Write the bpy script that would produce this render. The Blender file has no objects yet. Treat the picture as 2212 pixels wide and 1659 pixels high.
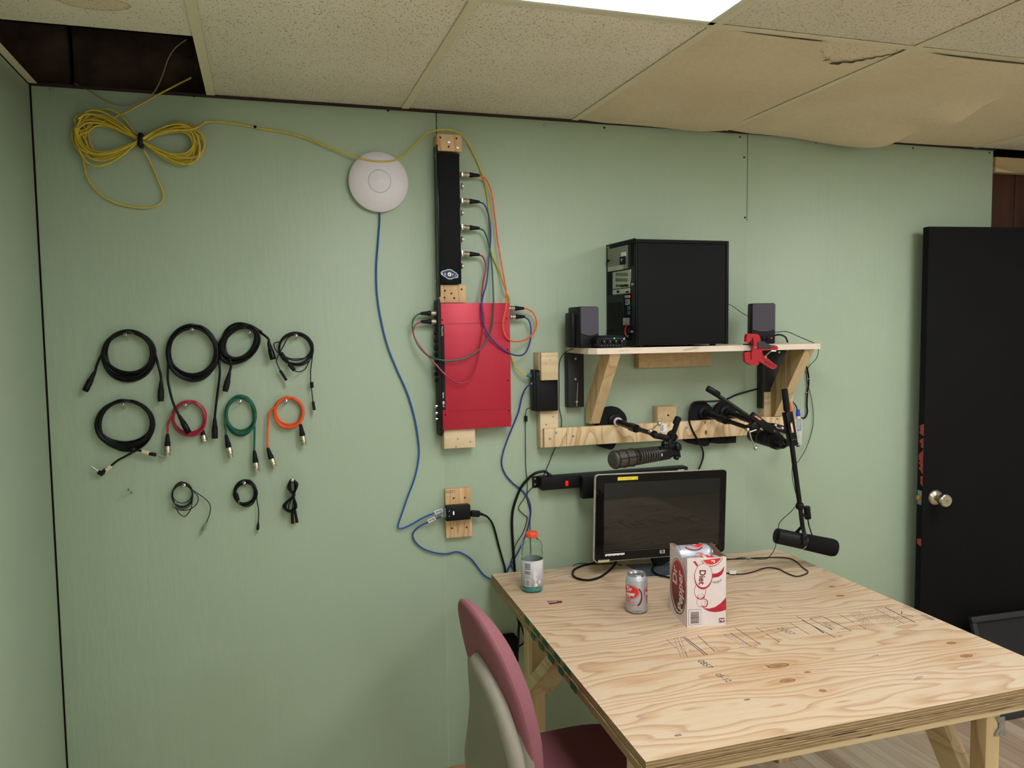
import bpy, bmesh, math, random
from mathutils import Vector, Matrix
from mathutils.geometry import tessellate_polygon
random.seed(7)
SC = bpy.context.scene
COL = SC.collection
PI = math.pi

# ------------------------------------------------------------------ camera, light, exposure
IMG_W, IMG_H = 2212, 1659
CAM = Vector((0.62927, -2.72248, 1.53476)); YAW, PITCH, ROLL, FPX = -0.301443, -0.071516, 0.013087, 1727.89
RM = (Matrix.Rotation(YAW, 3, 'Z') @ Matrix.Rotation(PITCH, 3, 'X') @ Matrix.Rotation(ROLL, 3, 'Y'))
cd = bpy.data.cameras.new('camera'); cam = bpy.data.objects.new('camera', cd); COL.objects.link(cam)
cd.sensor_width = 36.0; cd.lens = FPX / IMG_W * 36.0; cd.clip_start = 0.05
right, fwd, up = RM @ Vector((1, 0, 0)), RM @ Vector((0, 1, 0)), RM @ Vector((0, 0, 1))
cam.matrix_world = Matrix(((right.x, up.x, -fwd.x, CAM.x), (right.y, up.y, -fwd.y, CAM.y), (right.z, up.z, -fwd.z, CAM.z), (0, 0, 0, 1)))
SC.camera = cam
w = bpy.data.worlds.new('world'); SC.world = w; w.use_nodes = True
w.node_tree.nodes['Background'].inputs[0].default_value = (0.55, 0.6, 0.5, 1)
w.node_tree.nodes['Background'].inputs[1].default_value = 0.02
SC.view_settings.view_transform = 'Standard'; SC.view_settings.look = 'None'
SC.view_settings.gamma = 1.0; SC.view_settings.use_curve_mapping = False
SC.view_settings.exposure = 0.0
LAMP_STRENGTH = 12.8          # the two fluorescent troffers
LAMP2_STRENGTH = 12.8

# ------------------------------------------------------------------ points in the room seen through a pixel of the photograph
def ray(px, py):
    return RM @ Vector(((px - IMG_W / 2) / FPX, 1.0, -(py - IMG_H / 2) / FPX))
def P(px, py, off=0.0):      # on the plane `off` metres in front of the back wall
    d = ray(px, py); return CAM + d * ((-off - CAM.y) / d.y)
def PX(px, py, x):
    d = ray(px, py); return CAM + d * ((x - CAM.x) / d.x)
def PZ(px, py, z):
    d = ray(px, py); return CAM + d * ((z - CAM.z) / d.z)

# ------------------------------------------------------------------ materials
def lin(c):
    return tuple((v / 12.92 if v <= 0.04045 else ((v + 0.055) / 1.055) ** 2.4) for v in [x / 255.0 for x in c]) + (1,)
class NT:
    def __init__(s, name):
        s.m = bpy.data.materials.new(name); s.m.use_nodes = True; s.t = s.m.node_tree
        s.b = s.t.nodes['Principled BSDF']
    def n(s, typ, **kw):
        nd = s.t.nodes.new(typ)
        for k, v in kw.items():
            if k in nd.inputs: nd.inputs[k].default_value = v
            else: setattr(nd, k, v)
        return nd
    def l(s, a, b): s.t.links.new(a, b)
    def math(s, op, a, b=None, c=None, clamp=False):
        nd = s.t.nodes.new('ShaderNodeMath'); nd.operation = op; nd.use_clamp = clamp
        for i, v in enumerate((a, b, c)):
            if v is None: continue
            if isinstance(v, (int, float)): nd.inputs[i].default_value = v
            else: s.l(v, nd.inputs[i])
        return nd.outputs[0]
    def coord(s, scale=(1, 1, 1), rot=(0, 0, 0)):
        tc = s.n('ShaderNodeTexCoord'); mp = s.n('ShaderNodeMapping')
        mp.inputs['Scale'].default_value = scale; mp.inputs['Rotation'].default_value = rot
        s.l(tc.outputs['Object'], mp.inputs['Vector']); return mp.outputs[0]
    def noise(s, vec, scale, detail=3, rough=.5):
        nd = s.n('ShaderNodeTexNoise'); nd.inputs['Scale'].default_value = scale; nd.inputs['Detail'].default_value = detail
        nd.inputs['Roughness'].default_value = rough
        s.l(vec, nd.inputs['Vector']); return nd.outputs['Fac']
    def ramp(s, fac, stops, interp='LINEAR'):
        nd = s.n('ShaderNodeValToRGB'); cr = nd.color_ramp; cr.interpolation = interp
        while len(cr.elements) < len(stops): cr.elements.new(.5)
        for e, (p_, c) in zip(cr.elements, stops): e.position = p_; e.color = c
        s.l(fac, nd.inputs[0]); return nd.outputs[0]
    def mix(s, f, a, b, typ='MIX'):
        nd = s.n('ShaderNodeMix'); nd.data_type = 'RGBA'; nd.blend_type = typ
        for k, v in ((0, f), (6, a), (7, b)):
            if isinstance(v, (int, float, tuple)): nd.inputs[k].default_value = v
            else: s.l(v, nd.inputs[k])
        return nd.outputs[2]
    def bump(s, h, dist=.001, strength=1.0):
        nd = s.n('ShaderNodeBump'); nd.inputs['Distance'].default_value = dist; nd.inputs['Strength'].default_value = strength
        s.l(h, nd.inputs['Height']); s.l(nd.outputs[0], s.b.inputs['Normal'])
    def col(s, v):
        if isinstance(v, tuple): s.b.inputs['Base Color'].default_value = v
        else: s.l(v, s.b.inputs['Base Color'])
    def set(s, **kw):
        for k, v in kw.items(): s.b.inputs[k.replace('_', ' ')].default_value = v
def plain(name, rgb, rough=.5, metal=0.0, var=.12, scale=60, bumpd=0.0, emit=None, estr=0):
    N = NT(name); v = N.coord(); f = N.noise(v, scale)
    c = lin(rgb); k0 = tuple(x * (1 - var) for x in c[:3]) + (1,); k1 = tuple(min(1, x * (1 + var)) for x in c[:3]) + (1,)
    N.col(N.ramp(f, [(.3, k0), (.7, k1)])); N.set(Roughness=rough, Metallic=metal)
    if bumpd: N.bump(f, bumpd)
    if max(rgb) < 40: N.set(Specular_IOR_Level=.22)
    if emit: N.set(Emission_Color=lin(emit), Emission_Strength=estr)
    return N.m
def wood(name, light, mid, dark, axis=0, freq=9.0, amp=2.2, across=5.0, along=.7, rough=.6, contrast=1.0, seed=0.0):
    """pine face: contour lines of a stretched noise give the cathedral grain; fine pores on top"""
    N = NT(name)
    def soft(c):
        l = .3 * c[0] + .59 * c[1] + .11 * c[2]; return tuple(min(250, x * .80 + l * .20 + 5) for x in c)
    light, mid, dark = soft(light), soft(mid), soft(dark)
    sc = [across] * 3; sc[axis] = along
    tc = N.n('ShaderNodeTexCoord'); mp = N.n('ShaderNodeMapping'); mp.inputs['Scale'].default_value = sc
    mp.inputs['Location'].default_value = (seed, seed * 1.7, seed * .6); N.l(tc.outputs['Object'], mp.inputs['Vector'])
    n1 = N.noise(mp.outputs[0], 1.0, 1.5, .4)
    v = N.math('MULTIPLY', n1, freq); fr = N.math('FRACT', v)
    g = N.ramp(fr, [(0, lin(light)), (.40, lin(light)), (.78, lin(mid)), (.93, lin(dark)), (1, lin(light))])
    sc2 = [90] * 3; sc2[axis] = 3
    f2 = N.noise(N.coord(tuple(sc2)), 1.0, 2)
    g2 = N.mix(.18 * contrast, g, N.ramp(f2, [(.3, lin(dark)), (.6, lin(light))]))
    f3 = N.noise(N.coord((2, 2, 2)), 1.3, 2)
    N.col(N.mix(.25, g2, N.ramp(f3, [(.3, lin(mid)), (.7, lin(light))]), 'MIX'))
    N.set(Roughness=rough); N.bump(f2, .0003, .5)
    return N.m
MT = {}
MT['black'] = plain('black_plastic', (17, 17, 19), .5)
MT['blackmatte'] = plain('black_matte', (20, 20, 22), .75)
MT['blacksheen'] = plain('black_gloss', (12, 12, 13), .18)
MT['rubber'] = plain('black_rubber', (17, 17, 18), .4)
MT['darkpanel'] = plain('black_painted_steel', (10, 12, 14), .7, bumpd=.0001, scale=400)
MT['charcoal'] = plain('charcoal_grille', (78, 74, 84), .85, var=.2, scale=700, bumpd=.0004)
MT['steel'] = plain('brushed_steel', (190, 186, 176), .32, .9)
MT['chrome'] = plain('chrome', (215, 212, 210), .12, 1.0, var=.02)
MT['zinc'] = plain('zinc_plate', (150, 158, 160), .42, .8, var=.2, scale=40)
MT['nickel'] = plain('satin_nickel', (200, 190, 172), .28, .95)
MT['brass'] = plain('brass', (200, 150, 70), .3, .9)
MT['white'] = plain('white_plastic', (222, 214, 220), .42, var=.02)
MT['whitepaper'] = plain('white_paper', (232, 228, 224), .7, var=.03)
MT['dark'] = plain('dark_hole', (4, 4, 4), .9)
MT['ink'] = plain('ink', (62, 62, 78), .9)
MT['inksoft'] = plain('faded_ink', (128, 118, 112), .9)
MT['yellowcable'] = plain('yellow_cable', (205, 180, 62), .4)
MT['bluecable'] = plain('blue_cable', (24, 82, 160), .35)
MT['navycable'] = plain('navy_cable', (44, 52, 132), .4)
MT['bluecable2'] = plain('mid_blue_cable', (35, 68, 150), .35)
MT['greencable'] = plain('green_cable', (4, 92, 66), .4)
MT['redcable'] = plain('crimson_cable', (170, 28, 60), .4)
MT['orangecable'] = plain('orange_cable', (240, 92, 36), .4)
MT['dustywire'] = plain('beige_wire', (150, 128, 110), .6)
MT['blackcable'] = plain('black_cable', (14, 14, 15), .4)
MT['blackthin'] = plain('black_thin_cable', (30, 26, 28), .4)
MT['darkbrown'] = plain('dark_brown_gap', (48, 28, 22), .8)
MT['clear'] = None

# ------------------------------------------------------------------ mesh helpers
def ortho(d, hint=None):
    d = d.normalized(); h = hint if hint is not None else (Vector((0, 0, 1)) if abs(d.z) < .9 else Vector((1, 0, 0)))
    u = (h - d * h.dot(d)).normalized(); return u, d.cross(u)
class G:
    def __init__(s): s.v = []; s.f = []; s.mi = []; s.k = 0
    def add(s, vs, fs):
        o = len(s.v); s.v += [Vector(x) for x in vs]; s.f += [[i + o for i in f] for f in fs]; s.mi += [s.k] * len(fs); return s
    def mat(s, k): s.k = k; return s
    def hexa(s, p):   # bottom 4 then top 4
        return s.add(p, [(3, 2, 1, 0), (4, 5, 6, 7), (0, 1, 5, 4), (1, 2, 6, 5), (2, 3, 7, 6), (3, 0, 4, 7)])
    def box(s, a, b, bev=0.0, m=None):
        a, b = Vector(a), Vector(b); lo = Vector(map(min, a, b)); hi = Vector(map(max, a, b))
        if bev <= 0:
            p = [Vector((x, y, z)) for z in (lo.z, hi.z) for x, y in ((lo.x, lo.y), (hi.x, lo.y), (hi.x, hi.y), (lo.x, hi.y))]
            if m: p = [m @ q for q in p]
            return s.hexa(p)
        bm = bmesh.new(); bmesh.ops.create_cube(bm, size=1)
        for v in bm.verts: v.co = Vector((lo[i] + (hi[i] - lo[i]) * (v.co[i] + .5) for i in range(3)))
        bmesh.ops.bevel(bm, geom=list(bm.edges), offset=min(bev, .49 * min(hi - lo)), segments=2, affect='EDGES', profile=.5)
        return s.frombm(bm, m)
    def frombm(s, bm, m=None):
        bm.verts.index_update(); vs = [v.co.copy() for v in bm.verts]
        if m: vs = [m @ q for q in vs]
        fs = [[v.index for v in f.verts] for f in bm.faces]; bm.free(); return s.add(vs, fs)
    def beam(s, p, q, w_, h_, hint=None, bev=0.0, taper=1.0):
        p, q = Vector(p), Vector(q); d = (q - p); L = d.length; d.normalize(); u, v = ortho(d, Vector(hint) if hint else None)
        m = Matrix(((v.x, d.x, u.x, p.x), (v.y, d.y, u.y, p.y), (v.z, d.z, u.z, p.z), (0, 0, 0, 1)))
        if taper == 1.0: return s.box((-w_ / 2, 0, -h_ / 2), (w_ / 2, L, h_ / 2), bev, m)
        pts = [Vector((x, y, z)) for z in (-.5, .5) for x, y in ((-.5, 0), (.5, 0), (.5, L), (-.5, L))]
        pts = [m @ Vector((a.x * w_ * (taper if a.y > 0 else 1), a.y, a.z * h_ * (taper if a.y > 0 else 1))) for a in pts]
        return s.hexa(pts)
    def prism(s, pts, vec):
        pts = [Vector(x) for x in pts]; vec = Vector(vec); n = len(pts)
        tri = tessellate_polygon([pts]); vs = pts + [q + vec for q in pts]
        fs = [tuple(t) for t in tri] + [tuple(i + n for i in reversed(t)) for t in tri]
        fs += [(i, (i + 1) % n, (i + 1) % n + n, i + n) for i in range(n)]
        return s.add(vs, fs)
    def lathe(s, o, d, prof, n=20, hint=None, caps=True):
        o = Vector(o); d = Vector(d).normalized(); u, v = ortho(d, Vector(hint) if hint else None); vs = []; fs = []
        for t, r in prof:
            for i in range(n):
                a = 2 * PI * i / n; vs.append(o + d * t + (u * math.cos(a) + v * math.sin(a)) * r)
        for j in range(len(prof) - 1):
            for i in range(n):
                k = (i + 1) % n; fs.append((j * n + i, j * n + k, (j + 1) * n + k, (j + 1) * n + i))
        if caps:
            fs.append(tuple(range(n))[::-1]); fs.append(tuple(range((len(prof) - 1) * n, len(prof) * n)))
        return s.add(vs, fs)
    def cyl(s, p, q, r, r2=None, n=14):
        p, q = Vector(p), Vector(q); return s.lathe(p, q - p, [(0, r), ((q - p).length, r if r2 is None else r2)], n)
    def ball(s, c, r, n=12):
        pr = [(r * (1 - math.cos(PI * i / (n // 2 + 2))), max(1e-5, r * math.sin(PI * i / (n // 2 + 2)))) for i in range(n // 2 + 3)]
        return s.lathe(Vector(c) - Vector((0, 0, r)), (0, 0, 1), pr, n)
    def tube(s, pts, r, n=8, res=6, closed=False, raw=False):
        pts = [Vector(x) for x in pts]; q = pts if raw else smooth(pts, res, closed); m = len(q); vs = []; fs = []
        t0 = (q[1] - q[0]).normalized(); u, v = ortho(t0)
        for i in range(m):
            t = (q[min(i + 1, m - 1)] - q[max(i - 1, 0)])
            if t.length < 1e-9: t = t0
            t = t.normalized(); u = (u - t * u.dot(t)); u = u.normalized() if u.length > 1e-6 else ortho(t)[0]; v = t.cross(u); t0 = t
            for k in range(n):
                a = 2 * PI * k / n; vs.append(q[i] + (u * math.cos(a) + v * math.sin(a)) * r)
        for i in range(m - 1):
            for k in range(n):
                k2 = (k + 1) % n; fs.append((i * n + k, i * n + k2, (i + 1) * n + k2, (i + 1) * n + k))
        fs.append(tuple(range(n))[::-1]); fs.append(tuple(range((m - 1) * n, m * n)))
        return s.add(vs, fs)
    def put(s, name, mat, root=None, sm=True, ang=38, label=None, cat=None, group=None, kind=None):
        o0 = root_loc(root)
        me = bpy.data.meshes.new(name); me.from_pydata([v - o0 for v in s.v], [], s.f); me.validate(); me.update()
        mats = mat if isinstance(mat, (list, tuple)) else [mat]
        for m_ in mats: me.materials.append(MT[m_] if isinstance(m_, str) else m_)
        if len(mats) > 1 and len(me.polygons) == len(s.mi):
            me.polygons.foreach_set('material_index', s.mi)
        bm = bmesh.new(); bm.from_mesh(me); bmesh.ops.recalc_face_normals(bm, faces=bm.faces); bm.to_mesh(me); bm.free()
        if sm:
            me.polygons.foreach_set('use_smooth', [True] * len(me.polygons)); me.set_sharp_from_angle(angle=math.radians(ang))
        o = bpy.data.objects.new(name, me); COL.objects.link(o)
        if root is not None: o.parent = root
        return tag(o, label, cat, group, kind)
def root_loc(r):
    v = Vector((0, 0, 0))
    while r is not None: v += r.location; r = r.parent
    return v
def tag(o, label=None, cat=None, group=None, kind=None):
    if label: o['label'] = label
    if cat: o['category'] = cat
    if group: o['group'] = group
    if kind: o['kind'] = kind
    return o
def thing(name, label, cat, loc=(0, 0, 0), group=None, kind=None):
    o = bpy.data.objects.new(name, None); COL.objects.link(o); o.location = loc; o.empty_display_size = .05
    return tag(o, label, cat, group, kind)
def smooth(pts, res=6, closed=False):
    n = len(pts); out = []
    if n < 3: return [Vector(x) for x in pts]
    for i in range(n - 1 if not closed else n):
        p0 = pts[i - 1] if (i > 0 or closed) else pts[0] * 2 - pts[1]
        p1, p2 = pts[i], pts[(i + 1) % n]
        p3 = pts[(i + 2) % n] if (i + 2 < n or closed) else pts[-1] * 2 - pts[-2]
        for k in range(res):
            t = k / res; t2 = t * t; t3 = t2 * t
            out.append(.5 * ((2 * p1) + (p2 - p0) * t + (2 * p0 - 5 * p1 + 4 * p2 - p3) * t2 + (3 * p1 - p0 - 3 * p2 + p3) * t3))
    out.append(pts[-1].copy() if not closed else pts[0].copy()); return out
def wall_pts(lst, off=.006):
    """pixels -> points near the wall; an item may carry its own offset as third value"""
    return [P(q[0], q[1], q[2] if len(q) > 2 else off) for q in lst]
def wbox(g, x0, y0, x1, y1, o0, o1, bev=0.0):
    a, b = P(x0, y0, o1), P(x1, y1, o1); return g.box((a.x, -o0, a.z), (b.x, -o1, b.z), bev)
def xbox(g, x0, y0, x1, y1, X, th, bev=0.0):
    a, b = PX(x0, y0, X), PX(x1, y1, X); return g.box((X, a.y, a.z), (X - th, b.y, b.z), bev)
def spoly(L, res=3):
    q = smooth([Vector((x, y, 0)) for x, y in L], res, True)[:-1]; return [(v.x, v.y) for v in q]
def ppoly(g, pts, o0, o1):
    return g.prism([P(x, y, o1) for x, y in pts], (0, o1 - o0, 0))

# flat print: shapes in the (u, v) plane of a frame, laid a fraction of a millimetre proud
class Fr:
    def __init__(s, o, u, v, cyl=None):
        s.o = Vector(o); s.u = Vector(u).normalized(); s.v = Vector(v).normalized(); s.n = s.u.cross(s.v); s.c = cyl
    def at(s, a, b, h=0.0003):
        if s.c:      # wrap round a vertical axis: c = (radius,), o = point on the surface at a=0 facing n
            R_ = s.c; ang = a / R_; return s.o - s.n * R_ + (s.n * math.cos(ang) + s.u * math.sin(ang)) * (R_ + h) + s.v * b
        return s.o + s.u * a + s.v * b + s.n * h
def d_rect(g, F, a0, b0, a1, b1, h=.0003, n=1):
    vs = []; fs = []
    for i in range(n + 1):
        a = a0 + (a1 - a0) * i / n; vs += [F.at(a, b0, h), F.at(a, b1, h)]
    for i in range(n): fs.append((2 * i, 2 * i + 2, 2 * i + 3, 2 * i + 1))
    return g.add(vs, fs)
def d_ell(g, F, ca, cb, ra, rb, h=.0003, rot=0.0, n=28, ring=0.0, ring2=None, a0=0, a1=2 * PI):
    """disc (ring=0) or ring; ring = inner radius share, ring2 = (da, db) shift of the inner ellipse for crescents"""
    cs, sn = math.cos(rot), math.sin(rot)
    def q(x, y): return F.at(ca + x * cs - y * sn, cb + x * sn + y * cs, h)
    if ring:
        dx, dy = ring2 or (0, 0); vs = []; fs = []
        for i in range(n + 1):
            t = a0 + (a1 - a0) * i / n; vs += [q(ra * math.cos(t), rb * math.sin(t)), q(dx + ra * ring * math.cos(t), dy + rb * ring * math.sin(t))]
        for i in range(n): fs.append((2 * i, 2 * i + 2, 2 * i + 3, 2 * i + 1))
        return g.add(vs, fs)
    m = n // 2; vs = []; fs = []
    for i in range(m + 1):
        t = PI * i / m; x = -ra * math.cos(t); y = max(1e-6, rb * math.sin(t)); vs += [q(x, -y), q(x, 0), q(x, y)]
    for i in range(m): fs += [(3 * i, 3 * i + 3, 3 * i + 4, 3 * i + 1), (3 * i + 1, 3 * i + 4, 3 * i + 5, 3 * i + 2)]
    return g.add(vs, fs)
def d_line(g, F, pts, wd, h=.0003):
    vs = []; fs = []
    for i, (a, b) in enumerate(pts):
        p_, q_ = pts[max(0, i - 1)], pts[min(len(pts) - 1, i + 1)]; dx, dy = q_[0] - p_[0], q_[1] - p_[1]; L = math.hypot(dx, dy) or 1
        ww = wd[i] if isinstance(wd, (list, tuple)) else wd
        nx, ny = -dy / L * ww / 2, dx / L * ww / 2; vs += [F.at(a + nx, b + ny, h), F.at(a - nx, b - ny, h)]
    for i in range(len(pts) - 1): fs.append((2 * i, 2 * i + 2, 2 * i + 3, 2 * i + 1))
    return g.add(vs, fs)
def d_text(g, F, txt, a, b, size, h=.0004, rot=0.0, sx=1.0, bold=0.0, shear=0.0, align='LEFT'):
    cu = bpy.data.curves.new('t', 'FONT'); cu.body = txt; cu.size = size; cu.offset = bold; cu.shear = shear; cu.align_x = align
    cu.resolution_u = 3
    ob = bpy.data.objects.new('t', cu); COL.objects.link(ob)
    dg = bpy.context.evaluated_depsgraph_get(); me = bpy.data.meshes.new_from_object(ob.evaluated_get(dg))
    cs, sn = math.cos(rot), math.sin(rot)
    vs = [F.at(a + (v.co.x * sx * cs - v.co.y * sn), b + (v.co.x * sx * sn + v.co.y * cs), h) for v in me.vertices]
    g.add(vs, [list(p_.vertices) for p_ in me.polygons])
    bpy.data.objects.remove(ob); bpy.data.curves.remove(cu); bpy.data.meshes.remove(me); return g
def d_bars(g, F, a0, b0, a1, b1, n, horiz=True, h=.0004, seed=1, gap=.45):
    rnd = random.Random(seed); tot = (b1 - b0) if horiz else (a1 - a0); x = 0; ws = [rnd.uniform(.5, 1.6) for _ in range(n)]; sw = sum(ws)
    for q in ws:
        wd = tot * q / sw; lo = x; hi = x + wd * (1 - gap * rnd.uniform(.6, 1.3)); x += wd
        if horiz: d_rect(g, F, a0, b0 + lo, a1, b0 + hi, h)
        else: d_rect(g, F, a0 + lo, b0, a0 + hi, b1, h)
    return g

# ------------------------------------------------------------------ THE ROOM
S4 = 1.2192; HC = 2.2657; FLZ = -0.09; XR = 5.3; YF = -4.4
GX0, GS, GD = 0.5016, 0.6096, 0.9368      # first ceiling bar, bay width, depth of the cut row by the wall
# painted plywood wall
N = NT('mint_paint'); v = N.coord((5, 5, .9)); f1 = N.noise(v, 3.0, 5, .6); f2 = N.noise(N.coord((1, 1, 1)), 1.4, 4, .6); f3 = N.noise(N.coord((60, 60, 18)), 1.0, 2)
base = N.ramp(f2, [(.3, lin((166, 183, 158))), (.7, lin((171, 188, 164)))])
spots = N.ramp(N.noise(N.coord((1, 1, 1)), 17, 2), [(.0, (1, 1, 1, 1)), (.205, (.45, .45, .42, 1)), (.235, (1, 1, 1, 1))])
N.col(N.mix(.5, base, N.mix(1.0, base, spots, 'MULTIPLY'))); N.set(Roughness=.48)
cont = N.math('SINE', N.math('MULTIPLY', N.noise(N.coord((2.2, 2.2, .5)), 1.0, 2), 55))
hh = N.math('ADD', N.math('MULTIPLY', f1, 1.2), N.math('ADD', N.math('MULTIPLY', f3, .35), N.math('MULTIPLY', cont, .10)))
N.bump(hh, .0030, .6); MT['paint'] = N.m
wb = thing('wall_back', None, None, (0, 0, 0), kind='structure')
for i in range(3):
    g = G().box((i * S4 + (.0016 if i else .004), .012, -.045), ((i + 1) * S4 - .0016, 0, HC - .004), .0012)
    g.put('plywood_sheet', 'paint', wb)
G().box((-.02, .05, FLZ), (3 * S4, .0125, HC - .002)).put('seam_backing', 'darkbrown', wb)
for sx, sz in ((S4, 2.16), (2 * S4, 1.93)):      # the joints were painted over except near the ceiling
    G().box((sx - .0030, .011, -.045), (sx + .0030, -.00004, sz), .0).put('filled_joint', 'paint', wb)
MT['barewood'] = wood('bare_wood', (214, 150, 96), (190, 118, 70), (150, 86, 50), 0, 8)
G().box((0, .0125, FLZ), (3 * S4, .003, -.046)).put('unpainted_edge', 'barewood', wb)
for i, (x, y) in enumerate([(110, 193), (419, 208), (838, 239), (1175, 271), (1305, 276), (1598, 296), (1762, 309), (1972, 320), (2137, 330), (945, 268), (1607, 340), (1609, 470)]):
    G().lathe(P(x, y, 0), (0, -1, 0), [(0, .0035), (.0015, .0042), (.0022, .002)], 8).put('screw_head', 'darkbrown' if i % 3 else 'zinc', wb)
wl = thing('wall_left', None, None, (0, 0, 0), kind='structure')
yy = -.004
for i in range(4):
    G().box((-.012, yy, -.045), (0, max(YF, yy - S4 + .003), HC - .004), .0012).put('plywood_sheet', 'paint', wl); yy -= S4
G().box((-.05, .05, FLZ), (-.0125, YF, HC)).put('seam_backing', 'darkbrown', wl)
MT['offwhite'] = plain('room_offwhite', (230, 230, 220), .7)
G().box((XR, .1, FLZ), (XR + .05, YF, HC)).put('wall_right', 'offwhite', kind='structure')
G().box((-.05, YF, FLZ), (XR + .05, YF - .05, HC)).put('wall_front', 'offwhite', kind='structure')
# dark panelling past the end of the plywood
N = NT('dark_panelling'); v = N.coord((18, 18, 1.2)); N.col(N.ramp(N.noise(v, 2, 4), [(.3, lin((52, 24, 16))), (.7, lin((74, 38, 26)))])); N.set(Roughness=.45); MT['panelling'] = N.m
wr = thing('wall_back_right', None, None, (3.66, .02, 0), kind='structure')
for i in range(8):
    x0 = 3.662 + (0 if i == 0 else .155 + (i - 1) * .205); x1 = 3.662 + .155 + i * .205
    G().box((x0 + .002, .045, FLZ), (x1 - .002, .03, 2.235), .001).put('panel_board', 'panelling', wr)
G().box((3.62, .09, FLZ), (XR, .046, HC)).put('panel_backing', 'dark', wr)
MT['header'] = wood('header_pine', (196, 172, 120), (172, 144, 94), (140, 108, 66), 0, 6)
G().box((3.664, .03, 2.172), (XR, -.006, 2.236), .001).put('header_board', 'header', wr)
# masonry above the ceiling
N = NT('old_masonry'); N.col(N.ramp(N.noise(N.coord(), 9, 4), [(.3, lin((46, 34, 28))), (.7, lin((84, 66, 54)))])); N.set(Roughness=.95); N.bump(N.noise(N.coord(), 30, 4), .01); MT['masonry'] = N.m
wu = thing('wall_upper', None, None, (0, .06, HC), kind='structure')
zz = HC + .01; r = 0
while zz < HC + .62:
    x = -.3 - (.2 if r % 2 else 0)
    while x < 1.4:
        G().box((x + .006, .16, zz + .004), (x + .394, .065 + random.uniform(0, .008), zz + .19), .006).put('masonry_block', 'masonry', wu); x += .4
    zz += .2; r += 1
G().box((-.4, .2, HC), (XR, .15, HC + .7)).put('mortar_backing', 'dark', wu)

# floor
floor = G().box((-.05, .05, FLZ - .03), (XR, YF, FLZ - .002)).put('floor', plain('laminate_base', (214, 198, 174), .4), kind='structure')
MT['strip0'] = wood('laminate_a', (186, 160, 134), (174, 144, 116), (158, 126, 98), 1, 5, across=9, rough=.35, seed=1)
MT['strip1'] = wood('laminate_b', (196, 174, 148), (184, 160, 132), (168, 140, 112), 1, 4, across=9, rough=.35, seed=3)
MT['strip2'] = wood('laminate_c', (176, 146, 120), (162, 128, 102), (146, 110, 84), 1, 6, across=9, rough=.35, seed=5)
x = 1.55; SW = .064
while x < 4.1:
    y = -.002 - random.uniform(0, .3)
    y0 = 0
    while y0 > -1.75:
        y1 = max(-1.75, y)
        G().box((x + .0006, y0 - .0004, FLZ - .004), (x + SW - .0006, y1 + .0004, FLZ)).put('floor_strip', 'strip%d' % random.choice((0, 0, 1, 1, 2)), floor, sm=False)
        y0 = y1; y -= random.uniform(.45, .75)
    x += SW

# ceiling: deck, grid, tiles
N = NT('deck_dark'); N.col(N.ramp(N.noise(N.coord(), 6, 4), [(.3, lin((38, 28, 22))), (.7, lin((66, 50, 40)))])); N.set(Roughness=.95); MT['deck'] = N.m
ceil = G().box((-.4, .2, HC + .62), (XR, YF, HC + .7)).put('ceiling', 'deck', kind='structure')
for i in range(5):
    G().box((-.3 + i * .42, .1, HC + .42), (-.26 + i * .42, -2.2, HC + .62)).put('joist', 'deck', ceil)
G().lathe((.62, .02, HC + .16), (0, -1, 0), [(0, .05), (1.5, .05)], 14).put('pipe', 'masonry', ceil)
MT['gridbar'] = plain('grid_bar_enamel', (222, 214, 184), .45, var=.03)
# acoustic tile: little random slits
N = NT('acoustic_tile'); tile_n = N.noise(N.coord(), 3.5, 3)
base = N.ramp(tile_n, [(.3, lin((226, 218, 200))), (.7, lin((234, 226, 210)))])
masks = []
for k, (sx, sy) in enumerate(((110, 290), (290, 110), (200, 200))):
    nn = N.noise(N.coord((sx, sy, 60), (0, 0, .5 * k)), 1.0, 1, .3)
    masks.append(N.ramp(nn, [(.0, (1, 1, 1, 1)), (.695, (1, 1, 1, 1)), (.725, (.36, .27, .23, 1)), (1, (.25, .18, .15, 1))]))
mm = N.mix(1.0, N.mix(1.0, masks[0], masks[1], 'MULTIPLY'), masks[2], 'MULTIPLY')
N.col(N.mix(1.0, base, mm, 'MULTIPLY')); N.set(Roughness=.85); N.bump(mm, .002, .7); MT['tile'] = N.m
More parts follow.
